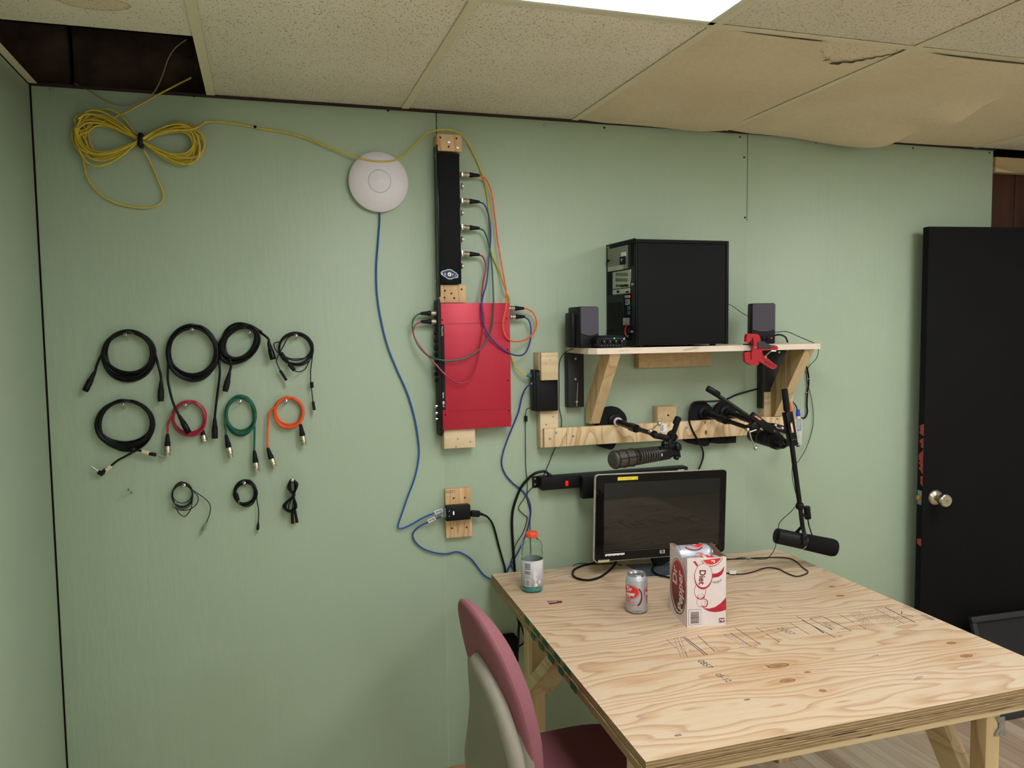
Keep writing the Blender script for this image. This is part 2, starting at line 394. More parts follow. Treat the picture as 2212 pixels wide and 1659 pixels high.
# same tile with a ring-shaped water stain
def stained(name, cx, cy, rx, ry):
    N = NT(name); base = N.ramp(N.noise(N.coord(), 3.5, 3), [(.3, lin((226, 218, 200))), (.7, lin((234, 226, 210)))])
    nn = N.noise(N.coord((110, 290, 60)), 1.0, 1, .3); n2 = N.noise(N.coord((290, 110, 60)), 1.0, 1, .3)
    st = [(.0, (1, 1, 1, 1)), (.70, (1, 1, 1, 1)), (.73, (.30, .22, .18, 1)), (1, (.2, .15, .12, 1))]
    mm = N.mix(1.0, N.ramp(nn, st), N.ramp(n2, st), 'MULTIPLY')
    tc = N.n('ShaderNodeTexCoord'); sp = N.n('ShaderNodeSeparateXYZ'); N.l(tc.outputs['Object'], sp.inputs[0])
    wob = N.math('MULTIPLY', N.noise(N.coord(), 14, 3), .5)
    dx = N.math('DIVIDE', N.math('SUBTRACT', sp.outputs[0], cx), rx); dy = N.math('DIVIDE', N.math('SUBTRACT', sp.outputs[1], cy), ry)
    d = N.math('ADD', N.math('SQRT', N.math('ADD', N.math('MULTIPLY', dx, dx), N.math('MULTIPLY', dy, dy))), wob)
    stc = N.ramp(N.math('MULTIPLY', d, .5), [(.0, (.95, .90, .78, 1)), (.56, (.92, .84, .70, 1)), (.62, (.72, .55, .38, 1)), (.66, (1, 1, 1, 1))])
    N.col(N.mix(1.0, N.mix(1.0, base, mm, 'MULTIPLY'), stc, 'MULTIPLY')); N.set(Roughness=.85); return N.m
def wv(k): return GX0 + k * GS
rows = [0, -GD, -GD - S4, -GD - 2 * S4, YF]
q = PZ(200, 10, HC); MT['tilestain'] = stained('acoustic_tile_stained', q.x, q.y, .075, .04)
# burlap
N = NT('burlap'); na = N.noise(N.coord((900, 60, 5)), 1.0, 2); nb = N.noise(N.coord((60, 900, 5)), 1.0, 2); wsum = N.math('ADD', na, nb); nn = N.noise(N.coord((3, 3, 3)), 1, 4)
c1 = N.ramp(nn, [(.3, lin((220, 204, 172))), (.7, lin((232, 218, 188)))])
N.col(N.mix(.3, c1, N.ramp(N.math('MULTIPLY', wsum, .5), [(.38, lin((178, 150, 108))), (.62, lin((244, 232, 208)))]))); N.set(Roughness=.95); N.bump(wsum, .0008, .5); MT['burlap'] = N.m
hole_y = PZ(415, 83, HC).y; left_edge = 0
for k in range(-1, 8):
    x0 = max(0, wv(k)) ; x1 = min(XR, wv(k + 1))
    if x0 >= XR: break
    for r_ in range(4):
        ya, yb = rows[r_], rows[r_ + 1]
        if r_ == 0 and k == -1: ya = hole_y
        if r_ == 0 and k in (2, 3, 4): continue
        if r_ in (1, 3) and k in (1, 4): continue       # light fixtures
        z0 = HC + .004
        g = G().box((x0 + .004, ya - .004, z0), (x1 - .004, yb + .004, z0 + .016), .0015)
        g.put('ceiling_tile', 'tilestain' if (k == -1 and r_ == 0) else 'tile', ceil)
# underside of the grid: runners and cross tees (lipped)
def bar(x0, y0, x1, y1):
    G().box((x0, y0, HC + .001), (x1, y1, HC + .0025)).box(((x0 + x1) / 2 - .0008 if x1 - x0 < .1 else x0, (y0 + y1) / 2 - .0008 if abs(y1 - y0) < .1 else y0, HC + .002),
        ((x0 + x1) / 2 + .0008 if x1 - x0 < .1 else x1, (y0 + y1) / 2 + .0008 if abs(y1 - y0) < .1 else y1, HC + .036)).put('grid_bar', 'gridbar', ceil, sm=False)
for k in range(8):
    if wv(k) < XR: bar(wv(k) - .0125, -.0, wv(k) + .0125, YF)
for r_ in (1, 2, 3):
    for k in range(-1, 8):
        if r_ == 1 and k == -1: continue
        bar(max(0, wv(k)) + .0126, rows[r_] - .0125, min(XR, wv(k + 1)) - .0126, rows[r_] + .0125)
G().box((0, 0, HC + .001), (.022, YF, HC + .0025)).put('wall_angle', 'gridbar', ceil, sm=False)
G().box((.0, 0, HC - .0035), (3.66, -.009, HC + .0035)).put('trim_1', 'darkbrown', kind='structure')
# burlap-covered tiles, sagging
def sag_panel(k, fn, y0, y1, dx0=.012, dx1=.012, nx=34, ny=50, name='burlap_tile', cut=None):
    x0, x1 = wv(k) + dx0, wv(k + 1) - dx1; g = G(); vs = []; fs = []
    for j in range(ny + 1):
        for i in range(nx + 1):
            u_, v_ = i / nx, j / ny; vs.append(Vector((x0 + (x1 - x0) * u_, y0 + (y1 - y0) * v_, HC + .004 - fn(u_, v_))))
    for j in range(ny):
        for i in range(nx):
            if cut and cut((i + .5) / nx, (j + .5) / ny): continue
            a = j * (nx + 1) + i; fs.append((a, a + 1, a + nx + 2, a + nx + 1))
    n_ = len(vs); return g.add(vs, fs)
def hump(u, v, cu, cv, su, sv, a): return a * math.exp(-((u - cu) / su) ** 2 - ((v - cv) / sv) ** 2)
wob = lambda u, v: .0015 * math.sin(9 * u + 4 * v) * math.sin(7 * v)
edge = lambda u, v: min(1, 6 * u) * min(1, 6 * (1 - u))
def peel(u, v):      # the cloth has come off in the far right corner
    if u < .56: return False
    return v > 1 - .155 * math.sin(PI * min(1, (u - .56) / .47)) ** .8
for k, fn, dx0, dx1, cut in (
    (2, lambda u, v: (.006 + wob(u, v)) * edge(u, v) + hump(u, v, .85, .02, .3, .12, .008), .012, .012, peel),
    (3, lambda u, v: max(0, (.008 + wob(u, v)) * min(1, 6 * u)) + hump(u, v, .95, .16, .40, .20, .050) + hump(u, v, 1.0, .50, .20, .12, .040), .012, -.014, None),
    (4, lambda u, v: .001 + .003 * math.sin(PI * u), .004, .012, None)):
    o = sag_panel(k, fn, -.012, -GD + .012, dx0, dx1, cut=cut).put('burlap_cloth', 'burlap', ceil, ang=80)
    G().box((wv(k) + .004, -.004, HC + .0065), (wv(k + 1) - .004, -GD + .004, HC + .024), .001).put('ceiling_tile', stained('acoustic_tile_brown', wv(k) + .5, -GD, 2, 2) if k == 2 else 'tile', ceil)
# troffer lights
MT['troffer'] = plain('troffer_enamel', (225, 222, 205), .4, var=.02)
def lens(name, s_):
    N = NT(name); N.col((.9, .9, .9, 1)); N.set(Roughness=.5, Emission_Color=(.93, .965, 1.0, 1), Emission_Strength=s_); return N.m
MT['lens1'] = lens('lamp_diffuser', LAMP_STRENGTH); MT['lens2'] = lens('lamp_diffuser_b', LAMP2_STRENGTH)
def troffer(k, r_, lm, label):
    x0, x1, ya, yb = wv(k) + .0135, wv(k + 1) - .0135, rows[r_] - .0135, max(rows[r_ + 1], YF + .01) + .0135
    t = thing('ceiling_light', label, 'ceiling light', ((x0 + x1) / 2, (ya + yb) / 2, HC))
    g = G()
    for a, b, c, d in ((x0, ya, x1, ya - .022), (x0, yb, x1, yb + .022), (x0, ya, x0 + .022, yb), (x1, ya, x1 - .022, yb)):
        g.box((a, b, HC + .012), (c, d, HC - .004), .003)
    g.put('frame', 'troffer', t)
    G().box((x0, ya, HC + .09), (x1, yb, HC + .06)).put('housing', 'troffer', t)
    G().box((x0 + .02, ya - .02, HC + .002), (x1 - .02, yb + .02, HC + .005)).put('diffuser', lm, t)
troffer(1, 1, 'lens1', 'bright white fluorescent troffer light at the top edge over the desk')
troffer(4, 1, 'lens2', 'white fluorescent troffer light in the ceiling near the black door')
# a second pair farther back in the room
troffer(1, 3, 'lens1', 'white fluorescent troffer light behind the viewer on the left')
troffer(4, 3, 'lens2', 'white fluorescent troffer light behind the viewer on the right')

# ------------------------------------------------------------------ TABLE
TZ = 0.66
A_, C_, B_ = PZ(1062, 1240, TZ), PZ(1680, 1186, TZ), PZ(1395, 1646, TZ)
Fp = PZ(2200, 1490, TZ); Rp = PZ(2212, 1418, TZ)
# front-right corner: front edge line meets right edge line
d1 = (Fp - B_).normalized(); d2 = (Rp - C_).normalized()
tt = ((C_.x - B_.x) * d2.y - (C_.y - B_.y) * d2.x) / (d1.x * d2.y - d1.y * d2.x); D_ = B_ + d1 * tt
N = NT('plywood_top')
tc = N.n('ShaderNodeTexCoord'); sp = N.n('ShaderNodeSeparateXYZ'); N.l(tc.outputs['Object'], sp.inputs[0]); X_, Y_ = sp.outputs[0], sp.outputs[1]
tz0 = (A_ + B_ + C_ + D_) / 4
knots = [(1681, 1438, .034, .014), (1702, 1470, .022, .011), (1777, 1492, .010, .008), (1657, 1438, .006, .005), (1688, 1472, .007, .005), (1815, 1287, .017, .009), (2088, 1417, .020, .010), (1797, 1267, .012, .008), (2055, 1389, .016, .009), (1744, 1452, .010, .006)]
yw = N.math('ADD', N.math('MULTIPLY', Y_, 36.0), N.math('MULTIPLY', X_, 1.1))
n1 = N.noise(N.coord((1.0, 4.0, 1)), 1.0, 3, .5); n2 = N.noise(N.coord((3.0, 16, 1)), 1.0, 2, .5)
val = N.math('ADD', yw, N.math('ADD', N.math('MULTIPLY', n1, 21.0), N.math('MULTIPLY', n2, 1.1)))
kd = None; halo = None
for (kx, ky, kr, ks) in knots:
    p0 = PZ(kx, ky, TZ) - Vector((tz0.x, tz0.y, 0)); dx = N.math('SUBTRACT', X_, p0.x); dy = N.math('SUBTRACT', Y_, p0.y)
    e = N.math('SQRT', N.math('ADD', N.math('MULTIPLY', N.math('MULTIPLY', dx, dx), (1 / kr) ** 2), N.math('MULTIPLY', N.math('MULTIPLY', dy, dy), (1 / ks) ** 2)))
    wide = N.math('EXPONENT', N.math('MULTIPLY', N.math('ADD', N.math('MULTIPLY', N.math('MULTIPLY', dx, dx), (1 / (kr * 5)) ** 2), N.math('MULTIPLY', N.math('MULTIPLY', dy, dy), (1 / (ks * 3.4)) ** 2)), -1.0))
    sgn = N.math('DIVIDE', dy, N.math('ADD', N.math('ABSOLUTE', dy), ks * .35))
    val = N.math('SUBTRACT', val, N.math('MULTIPLY', N.math('MULTIPLY', sgn, wide), kr * 60))
    kd = e if kd is None else N.math('MINIMUM', kd, e); halo = wide if halo is None else N.math('MAXIMUM', halo, wide)
fr = N.math('FRACT', N.math('MULTIPLY', val, .8))
cA, cB, cC = lin((208, 185, 156)), lin((190, 150, 112)), lin((162, 114, 80))
grain = N.ramp(fr, [(0, cA), (.42, cA), (.70, cB), (.90, cC), (1.0, cA)])
pores = N.noise(N.coord((9, 320, 1)), 1.0, 2)
g2 = N.mix(.22, grain, N.ramp(pores, [(.35, cC), (.6, cA)]))
broad = N.noise(N.coord((1.2, 2.4, 1)), 1.0, 2)
g3 = N.mix(.35, g2, N.ramp(broad, [(.35, lin((204, 174, 138))), (.65, lin((210, 190, 164)))]), 'MIX')
g4 = N.mix(N.math('MULTIPLY', halo, .36), g3, lin((180, 130, 74)))
ringk = N.ramp(N.math('MULTIPLY', kd, .5), [(0, lin((84, 48, 34))), (.08, lin((150, 108, 74))), (.36, lin((168, 126, 86))), (.44, lin((112, 70, 44))), (.5, lin((186, 138, 88)))])
g5 = N.mix(N.ramp(kd, [(.88, (1, 1, 1, 1)), (1.0, (0, 0, 0, 1))]), g4, ringk)
N.col(g5); N.set(Roughness=.5); N.bump(pores, .0003, .5); MT['plytop'] = N.m
# layered edges of the plywood
N = NT('plywood_edge'); tc = N.n('ShaderNodeTexCoord'); sp = N.n('ShaderNodeSeparateXYZ'); N.l(tc.outputs['Object'], sp.inputs[0])
zz_ = N.math('ADD', N.math('MULTIPLY', sp.outputs[2], 150), N.math('MULTIPLY', N.noise(N.coord((7, 7, 7)), 1, 4), .9))
fr = N.math('FRACT', zz_); streak = N.noise(N.coord((26, 26, 500)), 1.0, 3)
voids = N.ramp(N.noise(N.coord((9, 9, 190)), 1.0, 1, .3), [(.0, (.12, .06, .04, 1)), (.235, (.12, .06, .04, 1)), (.26, (1, 1, 1, 1))])
c0 = N.ramp(fr, [(0, lin((176, 150, 112))), (.45, lin((162, 136, 100))), (.55, lin((116, 94, 68))), (.95, lin((130, 106, 76))), (1, lin((176, 150, 112)))])
N.col(N.mix(1.0, N.mix(.3, c0, N.ramp(streak, [(.3, lin((104, 76, 48))), (.65, lin((198, 168, 120)))])), voids, 'MULTIPLY')); N.set(Roughness=.8); N.bump(streak, .001, .6); MT['plyedge'] = N.m
MT['pineA'] = wood('pine_stud', (222, 190, 136), (204, 162, 106), (170, 124, 74), 2, 5, across=12, seed=2)
MT['pineB'] = wood('pine_stud_b', (224, 196, 146), (208, 172, 118), (184, 142, 90), 0, 5, across=12, seed=4)
MT['pineY'] = wood('pine_brace', (220, 192, 140), (204, 168, 112), (176, 132, 80), 1, 5, across=12, seed=6)
tab = thing('work_table', 'large bare plywood work table on pine stud legs', 'table', (tz0.x, tz0.y, FLZ))
def slab(z1, z0, ins, nm, mt):
    c = (A_ + B_ + C_ + D_) / 4
    pts = []
    for q in (B_, D_, C_, A_):
        d = (q - c); d.z = 0; q2 = q - d.normalized() * ins; pts.append(q2)
    g = G(); g.hexa([Vector((q.x, q.y, z0)) for q in pts] + [Vector((q.x, q.y, z1)) for q in pts]); g.mi = [0, 1, 0, 0, 0, 0]
    return g.put(nm, mt, tab, sm=False)
# the top's grain texture is laid out round its own centre
def slabtop():
    o = slab(TZ, TZ - .018, 0, 'top_sheet', ['plyedge', 'plytop'])
slabtop()
slab(TZ - .0182, TZ - .0196, .004, 'shadow_gap', ['darkbrown', 'darkbrown']); slab(TZ - .0198, TZ - .0384, -.004, 'second_sheet', ['plyedge', 'plyedge'])
def studs():
    za = TZ - .0388; ax = lambda a: a
    cL, cR = A_.x + .035, D_.x - .075
    yf, yb_ = B_.y + .055, A_.y - .05
    # rails under the top
    G().box((B_.x + .05, yf - .038, za), (D_.x - .05, yf, za - .024), .002).put('rail', 'pineB', tab)
    G().box((A_.x + .05, yb_ - .10, za), (C_.x - .05, yb_ - .062, za - .064), .002).put('rail', 'pineB', tab)
    G().box((A_.x + .058, yb_ - .06, za), (A_.x + .096, yf + .04, za - .05), .002).put('rail', 'pineY', tab)
    G().box((D_.x - .12, yb_ - .06, za), (D_.x - .082, yf + .04, za - .05), .002).put('rail', 'pineY', tab)
studs()
# legs, placed where the photograph shows them
def leg(x0, y0, w_=.04, d_=.088, top=TZ - .0392):
    return G().box((x0, y0, FLZ), (x0 + w_, y0 + d_, top), .002).put('leg', 'pineA', tab)
lb = PZ(1139, 1420, .33)
leg(1.442, -.29, .045); 
LX = P(2131, 1570, 1.195).x; leg(LX, -1.195, .045, .048); leg(1.352, -1.285, .045, .088); leg(2.40, -.29, .045)
G().beam((1.464, -.235, .30), (1.464, -.60, .60), .088, .038, (0, 1, 1)).put('brace', 'pineY', tab)
G().beam((LX + .02, -1.13, .27), (LX + .02, -.90, .60), .036, .075, (0, 1, 1)).put('brace', 'pineY', tab)
# galvanised angle bracket on the near right leg
g = G(); lf = -1.1965
pts = [(2150, 1550), (2170, 1547), (2170, 1589), (2148, 1591), (2149, 1583), (2157, 1572), (2157, 1561)]
g.prism([P(x, y, 1.197) for x, y in pts], (0, -.0015, 0)).put('metal_bracket', 'zinc', tab, sm=False)
for x, y in ((2163, 1559), (2159, 1586), (2152, 1587), (2160, 1564)):
    G().lathe(P(x, y, 1.1985), (0, -1, 0), [(0, .0022), (.001, .0022)], 8).put('bracket_screw', 'brass', tab)
# green paint blocks on the left edge (two courses, chequered)
MT['greenpaint'] = plain('green_edge_paint', (22, 96, 58), .7, var=.2)
e0, e1 = A_, B_; nrm = Vector((-1, 0, 0))
def edgeblock(ta, tb, z1, z0, o_=.0006):
    p0, p1 = e0.lerp(e1, ta), e0.lerp(e1, tb); d = (e1 - e0).normalized(); n_ = Vector((d.y, -d.x, 0)) ;
    if n_.x > 0: n_ = -n_
    q = [p0, p1]
    v = [Vector((a.x, a.y, z)) + n_ * o_ for z in (z0, z1) for a in q]
    G().add([v[0], v[1], v[3], v[2]], [(0, 1, 2, 3)]).put('paint_mark', 'greenpaint', tab, sm=False)
def tpar(px, py):
    q = PZ(px, py, TZ); return (q - e0).dot(e1 - e0) / (e1 - e0).length_squared
tops = [(1128, 1328, 1136, 1340), (1147, 1351, 1157, 1368), (1168, 1375, 1178, 1391), (1191, 1406, 1202, 1422), (1216, 1430, 1228, 1450)]
for a, b, c, d in tops: edgeblock(tpar(a, b), tpar(c, d), TZ - .001, TZ - .0175)
lows = [(1145, 1348, 1153, 1358), (1163, 1368, 1172, 1381), (1185, 1393, 1193, 1408), (1208, 1420, 1217, 1432), (1233, 1452, 1246, 1468)]
for a, b, c, d in lows: edgeblock(tpar(a, b), tpar(c, d), TZ - .0202, TZ - .038, .0052)
# stamps printed on the sheet
FT = Fr((0, 0, TZ), (1, 0, 0), (0, 1, 0))
def tl(g, pts, wd=.0015):
    q = [PZ(x, y, TZ) for x, y in pts]; d_line(g, FT, [(a.x, a.y) for a in q], wd, .0002); return g
sx, sy, ox, oy = 400 / 2212, 170 / 940, 1420, 1290
def c5(L): return [(ox + x * sx, oy + y * sy) for x, y in L]
g = G()
for L, w_ in [([(1445, 110), (1495, 134)], .002), ([(1495, 134), (1560, 124)], .001), ([(930, 366), (1236, 568)], .0022), ([(1172, 360), (1268, 418)], .002), ([(1298, 438), (1460, 538)], .002),
              ([(325, 476), (600, 690)], .003), ([(300, 478), (566, 692)], .0025), ([(108, 504), (225, 612)], .0012), ([(250, 530), (365, 720)], .001), ([(480, 455), (685, 650)], .0018), ([(872, 425), (1122, 588), (985, 606)], .0022),
              ([(1580, 304), (1815, 446)], .002), ([(1660, 226), (1990, 425)], .002), ([(1730, 275), (2130, 485)], .0028), ([(1870, 350), (1985, 430)], .003), ([(1820, 256), (1975, 230)], .003), ([(1822, 258), (2090, 392)], .0022),
              ([(1975, 232), (2212, 350)], .002), ([(790, 436), (860, 490)], .001), ([(720, 648), (985, 606)], .0008), ([(1225, 340), (1590, 505)], .0008), ([(1500, 345), (1640, 430)], .0007), ([(1575, 514), (1730, 488)], .001)]:
    tl(g, c5(L), w_)
def c6(L): return [(1780 + x * 300 / 2212, 1270 + y * 130 / 959) for x, y in L]
for L, w_ in [([(0, 470), (440, 686)], .0026), ([(440, 686), (200, 716)], .0015), ([(0, 600), (140, 668)], .0015), ([(220, 412), (475, 550)], .0016), ([(815, 335), (1275, 566)], .0014), ([(975, 312), (1455, 552)], .0032),
              ([(1240, 375), (1235, 415), (1430, 456)], .003), ([(1280, 276), (1560, 412)], .0022), ([(1245, 282), (1420, 370)], .0015), ([(1590, 425), (1765, 512)], .003), ([(1550, 428), (1735, 518)], .003), ([(0, 695), (185, 796)], .0015), ([(550, 585), (670, 655)], .002)]:
    tl(g, c6(L), w_)
g.put('ink_rule_lines', 'ink', tab, sm=False, kind='stuff')
g = G(); rnd = random.Random(5)      # rows of small illegible print as broken strokes
def rows_print(corner, du, dv, nrow, ln, seed):
    rnd = random.Random(seed)
    for r in range(nrow):
        t = 0
        while t < ln:
            s_ = rnd.uniform(.008, .03)
            a = (corner[0] + dv[0] * r + du[0] * t / ln, corner[1] + dv[1] * r + du[1] * t / ln); t2 = min(ln, t + s_ * 6)
            b = (corner[0] + dv[0] * r + du[0] * t2 / ln, corner[1] + dv[1] * r + du[1] * t2 / ln)
            q = [PZ(a[0], a[1], TZ), PZ(b[0], b[1], TZ)]; d_line(g, FT, [(z.x, z.y) for z in q], .0016, .00022); t = t2 + rnd.uniform(.02, .06)
rows_print(c6([(420, 410)])[0], (35, 31), (3.4, -.9), 6, 1.0, 1)
rows_print(c6([(570, 390)])[0], (66, 32), (6.0, -1.5), 10, 1.0, 2)
rows_print(c5([(200, 490)])[0], (14, 40), (7, -.8), 3, 1.0, 3)
rows_print(c5([(800, 450)])[0], (38, 24), (6, -1), 3, 1.0, 4)
rows_print(c5([(530, 530)])[0], (34, 22), (6, -1), 2, 1.0, 5)
rows_print(c6([(1190, 295)])[0], (14, 7), (5, -1.5), 3, 1.0, 6)
rows_print(c6([(1500, 450)])[0], (20, 8), (4, -1.5), 2, 1.0, 8)
g.put('small_ink_print', 'inksoft', tab, sm=False, kind='stuff')
def table_text(txt, p0, p1, size, mt, sxx=1.0, bold=0.0):
    a, b = PZ(p0[0], p0[1], TZ), PZ(p1[0], p1[1], TZ); d = (b - a).normalized(); F = Fr((a.x, a.y, TZ), d, Vector((0, 0, 1)).cross(d))
    d_text(G_, F, txt, 0, 0, size, .00025, sx=sxx, bold=bold)
G_ = G(); table_text('0B57', (1505, 1428), (1540, 1452), .028, 'ink', .85, .0001); table_text('05-12', (1543, 1457), (1580, 1480), .025, 'ink', .85, 0)
G_.put('stamped_lettering', 'ink', tab, sm=False, kind='stuff'); G_ = G(); table_text('2007', (1676, 1357), (1712, 1374), .03, 'inksoft', 1.0); table_text('SIZED', (1776, 1345), (1800, 1362), .02, 'inksoft', 1.0); table_text('G', (1486, 1404), (1504, 1418), .022, 'inksoft', .9)
G_.put('faded_lettering', 'inksoft', tab, sm=False, kind='stuff')
MT['smudge'] = plain('grey_smudge', (170, 154, 130), .8)
for (x, y, a, b) in ((1890, 1417, .016, .005), (1984, 1465, .020, .006), (1815, 1374, .011, .004)):
    q = PZ(x, y, TZ); d_ell(G(), FT, q.x, q.y, a, b, .00015, rot=.3).put('grey_smudge', 'smudge', tab, sm=False)
for (x, y) in ((1465, 1588), (1614, 1511)):
    q = PZ(x, y, TZ); G().box((q.x - .008, q.y - .004, TZ), (q.x + .007, q.y + .003, TZ + .0003)).put('dark_speck', 'inksoft', tab, sm=False)
# torn strip of carton on the table
q0, q1, q2, q3 = [PZ(x, y, TZ) for x, y in ((1181, 1299), (1213, 1298), (1215, 1302), (1188, 1306))]
scr = thing('torn_carton_scrap', 'small torn maroon and white carton scrap lying flat on the plywood table', 'paper scrap', ((q0.x + q2.x) / 2, (q0.y + q2.y) / 2, TZ))
MT['maroon'] = plain('print_maroon', (118, 28, 48), .6); MT['crimson'] = plain('print_crimson', (176, 26, 52), .55)
G().prism([q0, q1, q2, q3], (0, 0, .0006)).put('card', 'maroon', scr, sm=False)
q0, q1 = PZ(1184, 1302, TZ), PZ(1203, 1300, TZ); d_line(G(), FT, [(q0.x, q0.y), (q1.x, q1.y)], .0035, .0008).put('white_edge', 'whitepaper', scr, sm=False)

# ------------------------------------------------------------------ THINGS ON THE WALL, LEFT: hanging screws and cable coils
def hook(px, py, label, off=.045):
    """a long screw driven into the plywood, its pan head towards the room; (px, py) = where the head shows"""
    h = P(px, py, off); b = Vector((h.x + random.uniform(-.002, .004), 0, h.z - random.uniform(.013, .019)))
    t = thing('hanging_screw', label, 'screw', b, group='screws holding the cable coils')
    d = (h - b).normalized()
    G().lathe(b - d * .004, d, [(0, .0022), ((h - b).length + .002, .0022)], 10).put('shank', 'steel', t)
    G().lathe(h - d * .003, d, [(0, .0022), (.0016, .0050), (.0026, .0050), (.0028, .0046)], 14).put('head', 'steel', t)
    G().lathe(h - d * .0001, d, [(0, .0019), (.0003, .0019)], 6).put('drive_recess', 'dark', t)
    return h
def coil_pts(cx, top, r0x, r0z, turns, spread, seed, off0=.007, off1=.032, tilt=0.0, t0=0.0, t1=None, lean=0.0):
    """loops hung from one point: every loop touches the top, each has its own size and droop (metres, wall coordinates)"""
    rnd = random.Random(seed); pts = []; n = 16; rs = []
    for k in range(turns + 1): rs.append((r0x * (1 - spread * rnd.random()), r0z * (1 - spread * rnd.random()), rnd.uniform(-1, 1) * spread * r0x * .5, rnd.uniform(-.006, .006)))
    tot = int((turns if t1 is None else t1) * n); 
    for i in range(int(round(t0 * n)), tot + 1):
        t = i / n; k = max(0, min(int(t), turns - 1)); f = max(0, min(1, t - k))
        a, b = rs[k], rs[min(k + 1, turns)]; rx = a[0] + (b[0] - a[0]) * f; rz = a[1] + (b[1] - a[1]) * f; dx = a[2] + (b[2] - a[2]) * f
        ang = PI / 2 + 2 * PI * t
        x = rx * math.cos(ang); z = rz * math.sin(ang) - rz + a[3] * math.sin(ang)
        if tilt: x, z = x * math.cos(tilt) - z * math.sin(tilt), x * math.sin(tilt) + z * math.cos(tilt)
        y = -(off0 + (off1 - off0) * ((k * .618) % 1.0) + .004 * math.sin(ang * 1.5 + k))
        pts.append(Vector((cx + x + dx * (1 - math.sin(ang)) * .5 + lean * (math.sin(ang) - 1) * rz, y, top + z)))
    return pts
def xlr(root, p, d, shell='steel', boot='black', s=1.0, female=False, L=.078, name='connector', share=.55):
    """cable connector: rubber boot then metal (or black) barrel, starting at p going along d"""
    p = Vector(p); d = Vector(d).normalized(); a = share * s * L; b = L * s
    c = G().lathe(p + d * (a - .001), d, [(0, .0088 * s), (.002, .0094 * s), (.018 * s, .0094 * s), (.0185 * s, .0096 * s), (.0205 * s, .0096 * s), (.021 * s, .0084 * s if female else .0094 * s), (b - a, .0084 * s if female else .0094 * s), (b - a, .007 * s), (b - a - .008, .0068 * s)], 18).put(name, shell, root)
    G().lathe(p, d, [(0, .0045 * s), (.004, .0052 * s), (.012 * s, .0064 * s), (.026 * s, .0076 * s), (.027 * s, .0088 * s), (a, .0092 * s)], 16).put('boot', boot, c)
    g = G().lathe(p + d * (a + .0135 * s), d, [(0, .0096 * s), (.001, .0096 * s)], 18); g.put('seam_ring', 'dark', c)
    return c
def mini(root, p, d, body='black', tip='brass', L=.022, r=.0042, name='plug', tipL=.014):
    p = Vector(p); d = Vector(d).normalized()
    c = G().lathe(p, d, [(0, r * .45), (.003, r * .6), (L * .35, r * .8), (L * .4, r), (L, r), (L + .001, r * .6)], 12).put(name, body, root)
    G().lathe(p + d * L, d, [(0, r * .42), (tipL * .7, r * .42), (tipL * .72, r * .3), (tipL * .8, r * .44), (tipL, r * .12)], 10).put('pin', tip, c); return c
GRP = 'coiled cables hung on the green wall'
def wcoil(name, label, spx, spy, L_px, R_px, bot_px, turns, spread, seed, r, mt, tail_a=None, tail_b=None, tilt=0.0, lean=0.0, top_dy=-8, off1=.03, cat='cable', ra=.22, rb=.22):
    """coil hung on the screw at (spx, spy); L/R/bottom pixel limits of the loops"""
    hook(spx, spy, 'screw head holding the ' + label[0]); top = P(spx, spy + top_dy, .02); l, rr, b = P(L_px, spy, .02), P(R_px, spy, .02), P(spx, bot_px, .02)
    rx = (rr.x - l.x) / 2; cx = (rr.x + l.x) / 2; rz = (top.z - b.z) / 2
    t = thing(name, label[1], cat, (cx, 0, top.z - 2 * rz), group=GRP)
    pts = coil_pts(cx, top.z, rx - r, rz, turns, spread, seed, .006, off1, tilt, t0=-(ra if tail_b else 0), t1=turns + (rb if tail_a else 0), lean=lean)
    if tail_b: pts = [P(*q) for q in tail_b][::-1] + pts
    if tail_a: pts = pts + [P(*q) for q in tail_a]
    G().tube(pts, r, 8, 4).put('cord', mt, t)
    return t, pts
def dirp(a, b): return (P(*b) - P(*a))
R1 = .0039
# row 1
t, _ = wcoil('microphone_cable', ('leftmost black coil of the top row', 'black microphone cable coil hung top left, black connectors hanging either side'), 270, 722, 214, 338, 831, 8, .22, 11, R1, 'blackcable',
    [(211, 784, .02), (205, 806, .02)], [(342, 790, .02), (347, 810, .02), (348, 822, .02)], top_dy=-7)
xlr(t, P(205, 803, .02), dirp((205, 803, .02), (183, 846, .02)), 'blacksheen', 'black', 1.0, L=.066); xlr(t, P(348, 822, .02), dirp((348, 822, .02), (347, 869, .02)), 'black', 'black', 1.0, True, L=.066)
t, _ = wcoil('microphone_cable', ('second black coil of the top row', 'tall oval black microphone cable coil with two long tails reaching the row below'), 414, 711, 356, 473, 829, 9, .15, 12, R1, 'blackcable',
    [(362, 810, .025), (366, 840, .03), (374, 870, .042), (386, 897, .046)], [(475, 800, .02), (471, 840, .02), (466, 880, .022), (464, 903, .024)], top_dy=-6)
xlr(t, P(386, 896, .046), dirp((386, 896, .046), (406, 932, .036)), 'blacksheen', 'black', 1.0, L=.066); xlr(t, P(464, 903, .024), dirp((464, 903, .024), (464, 944, .022)), 'black', 'black', 1.0, L=.066)
t, _ = wcoil('microphone_cable', ('thick tilted black coil of the top row', 'thick tilted black microphone cable coil third along the top row'), 538, 717, 482, 576, 792, 10, .30, 13, R1, 'blackcable',
    [(494, 772, .03), (499, 788, .03), (496, 804, .03)], [(578, 730, .03), (581, 740, .03)], top_dy=-12, lean=.32, ra=.12, rb=.32)
xlr(t, P(496, 804, .03), dirp((496, 804, .03), (486, 847, .03)), 'black', 'black', 1.0, True, L=.064); xlr(t, P(580, 738, .03), dirp((580, 738, .03), (591, 780, .03)), 'blacksheen', 'black', 1.0, L=.06)
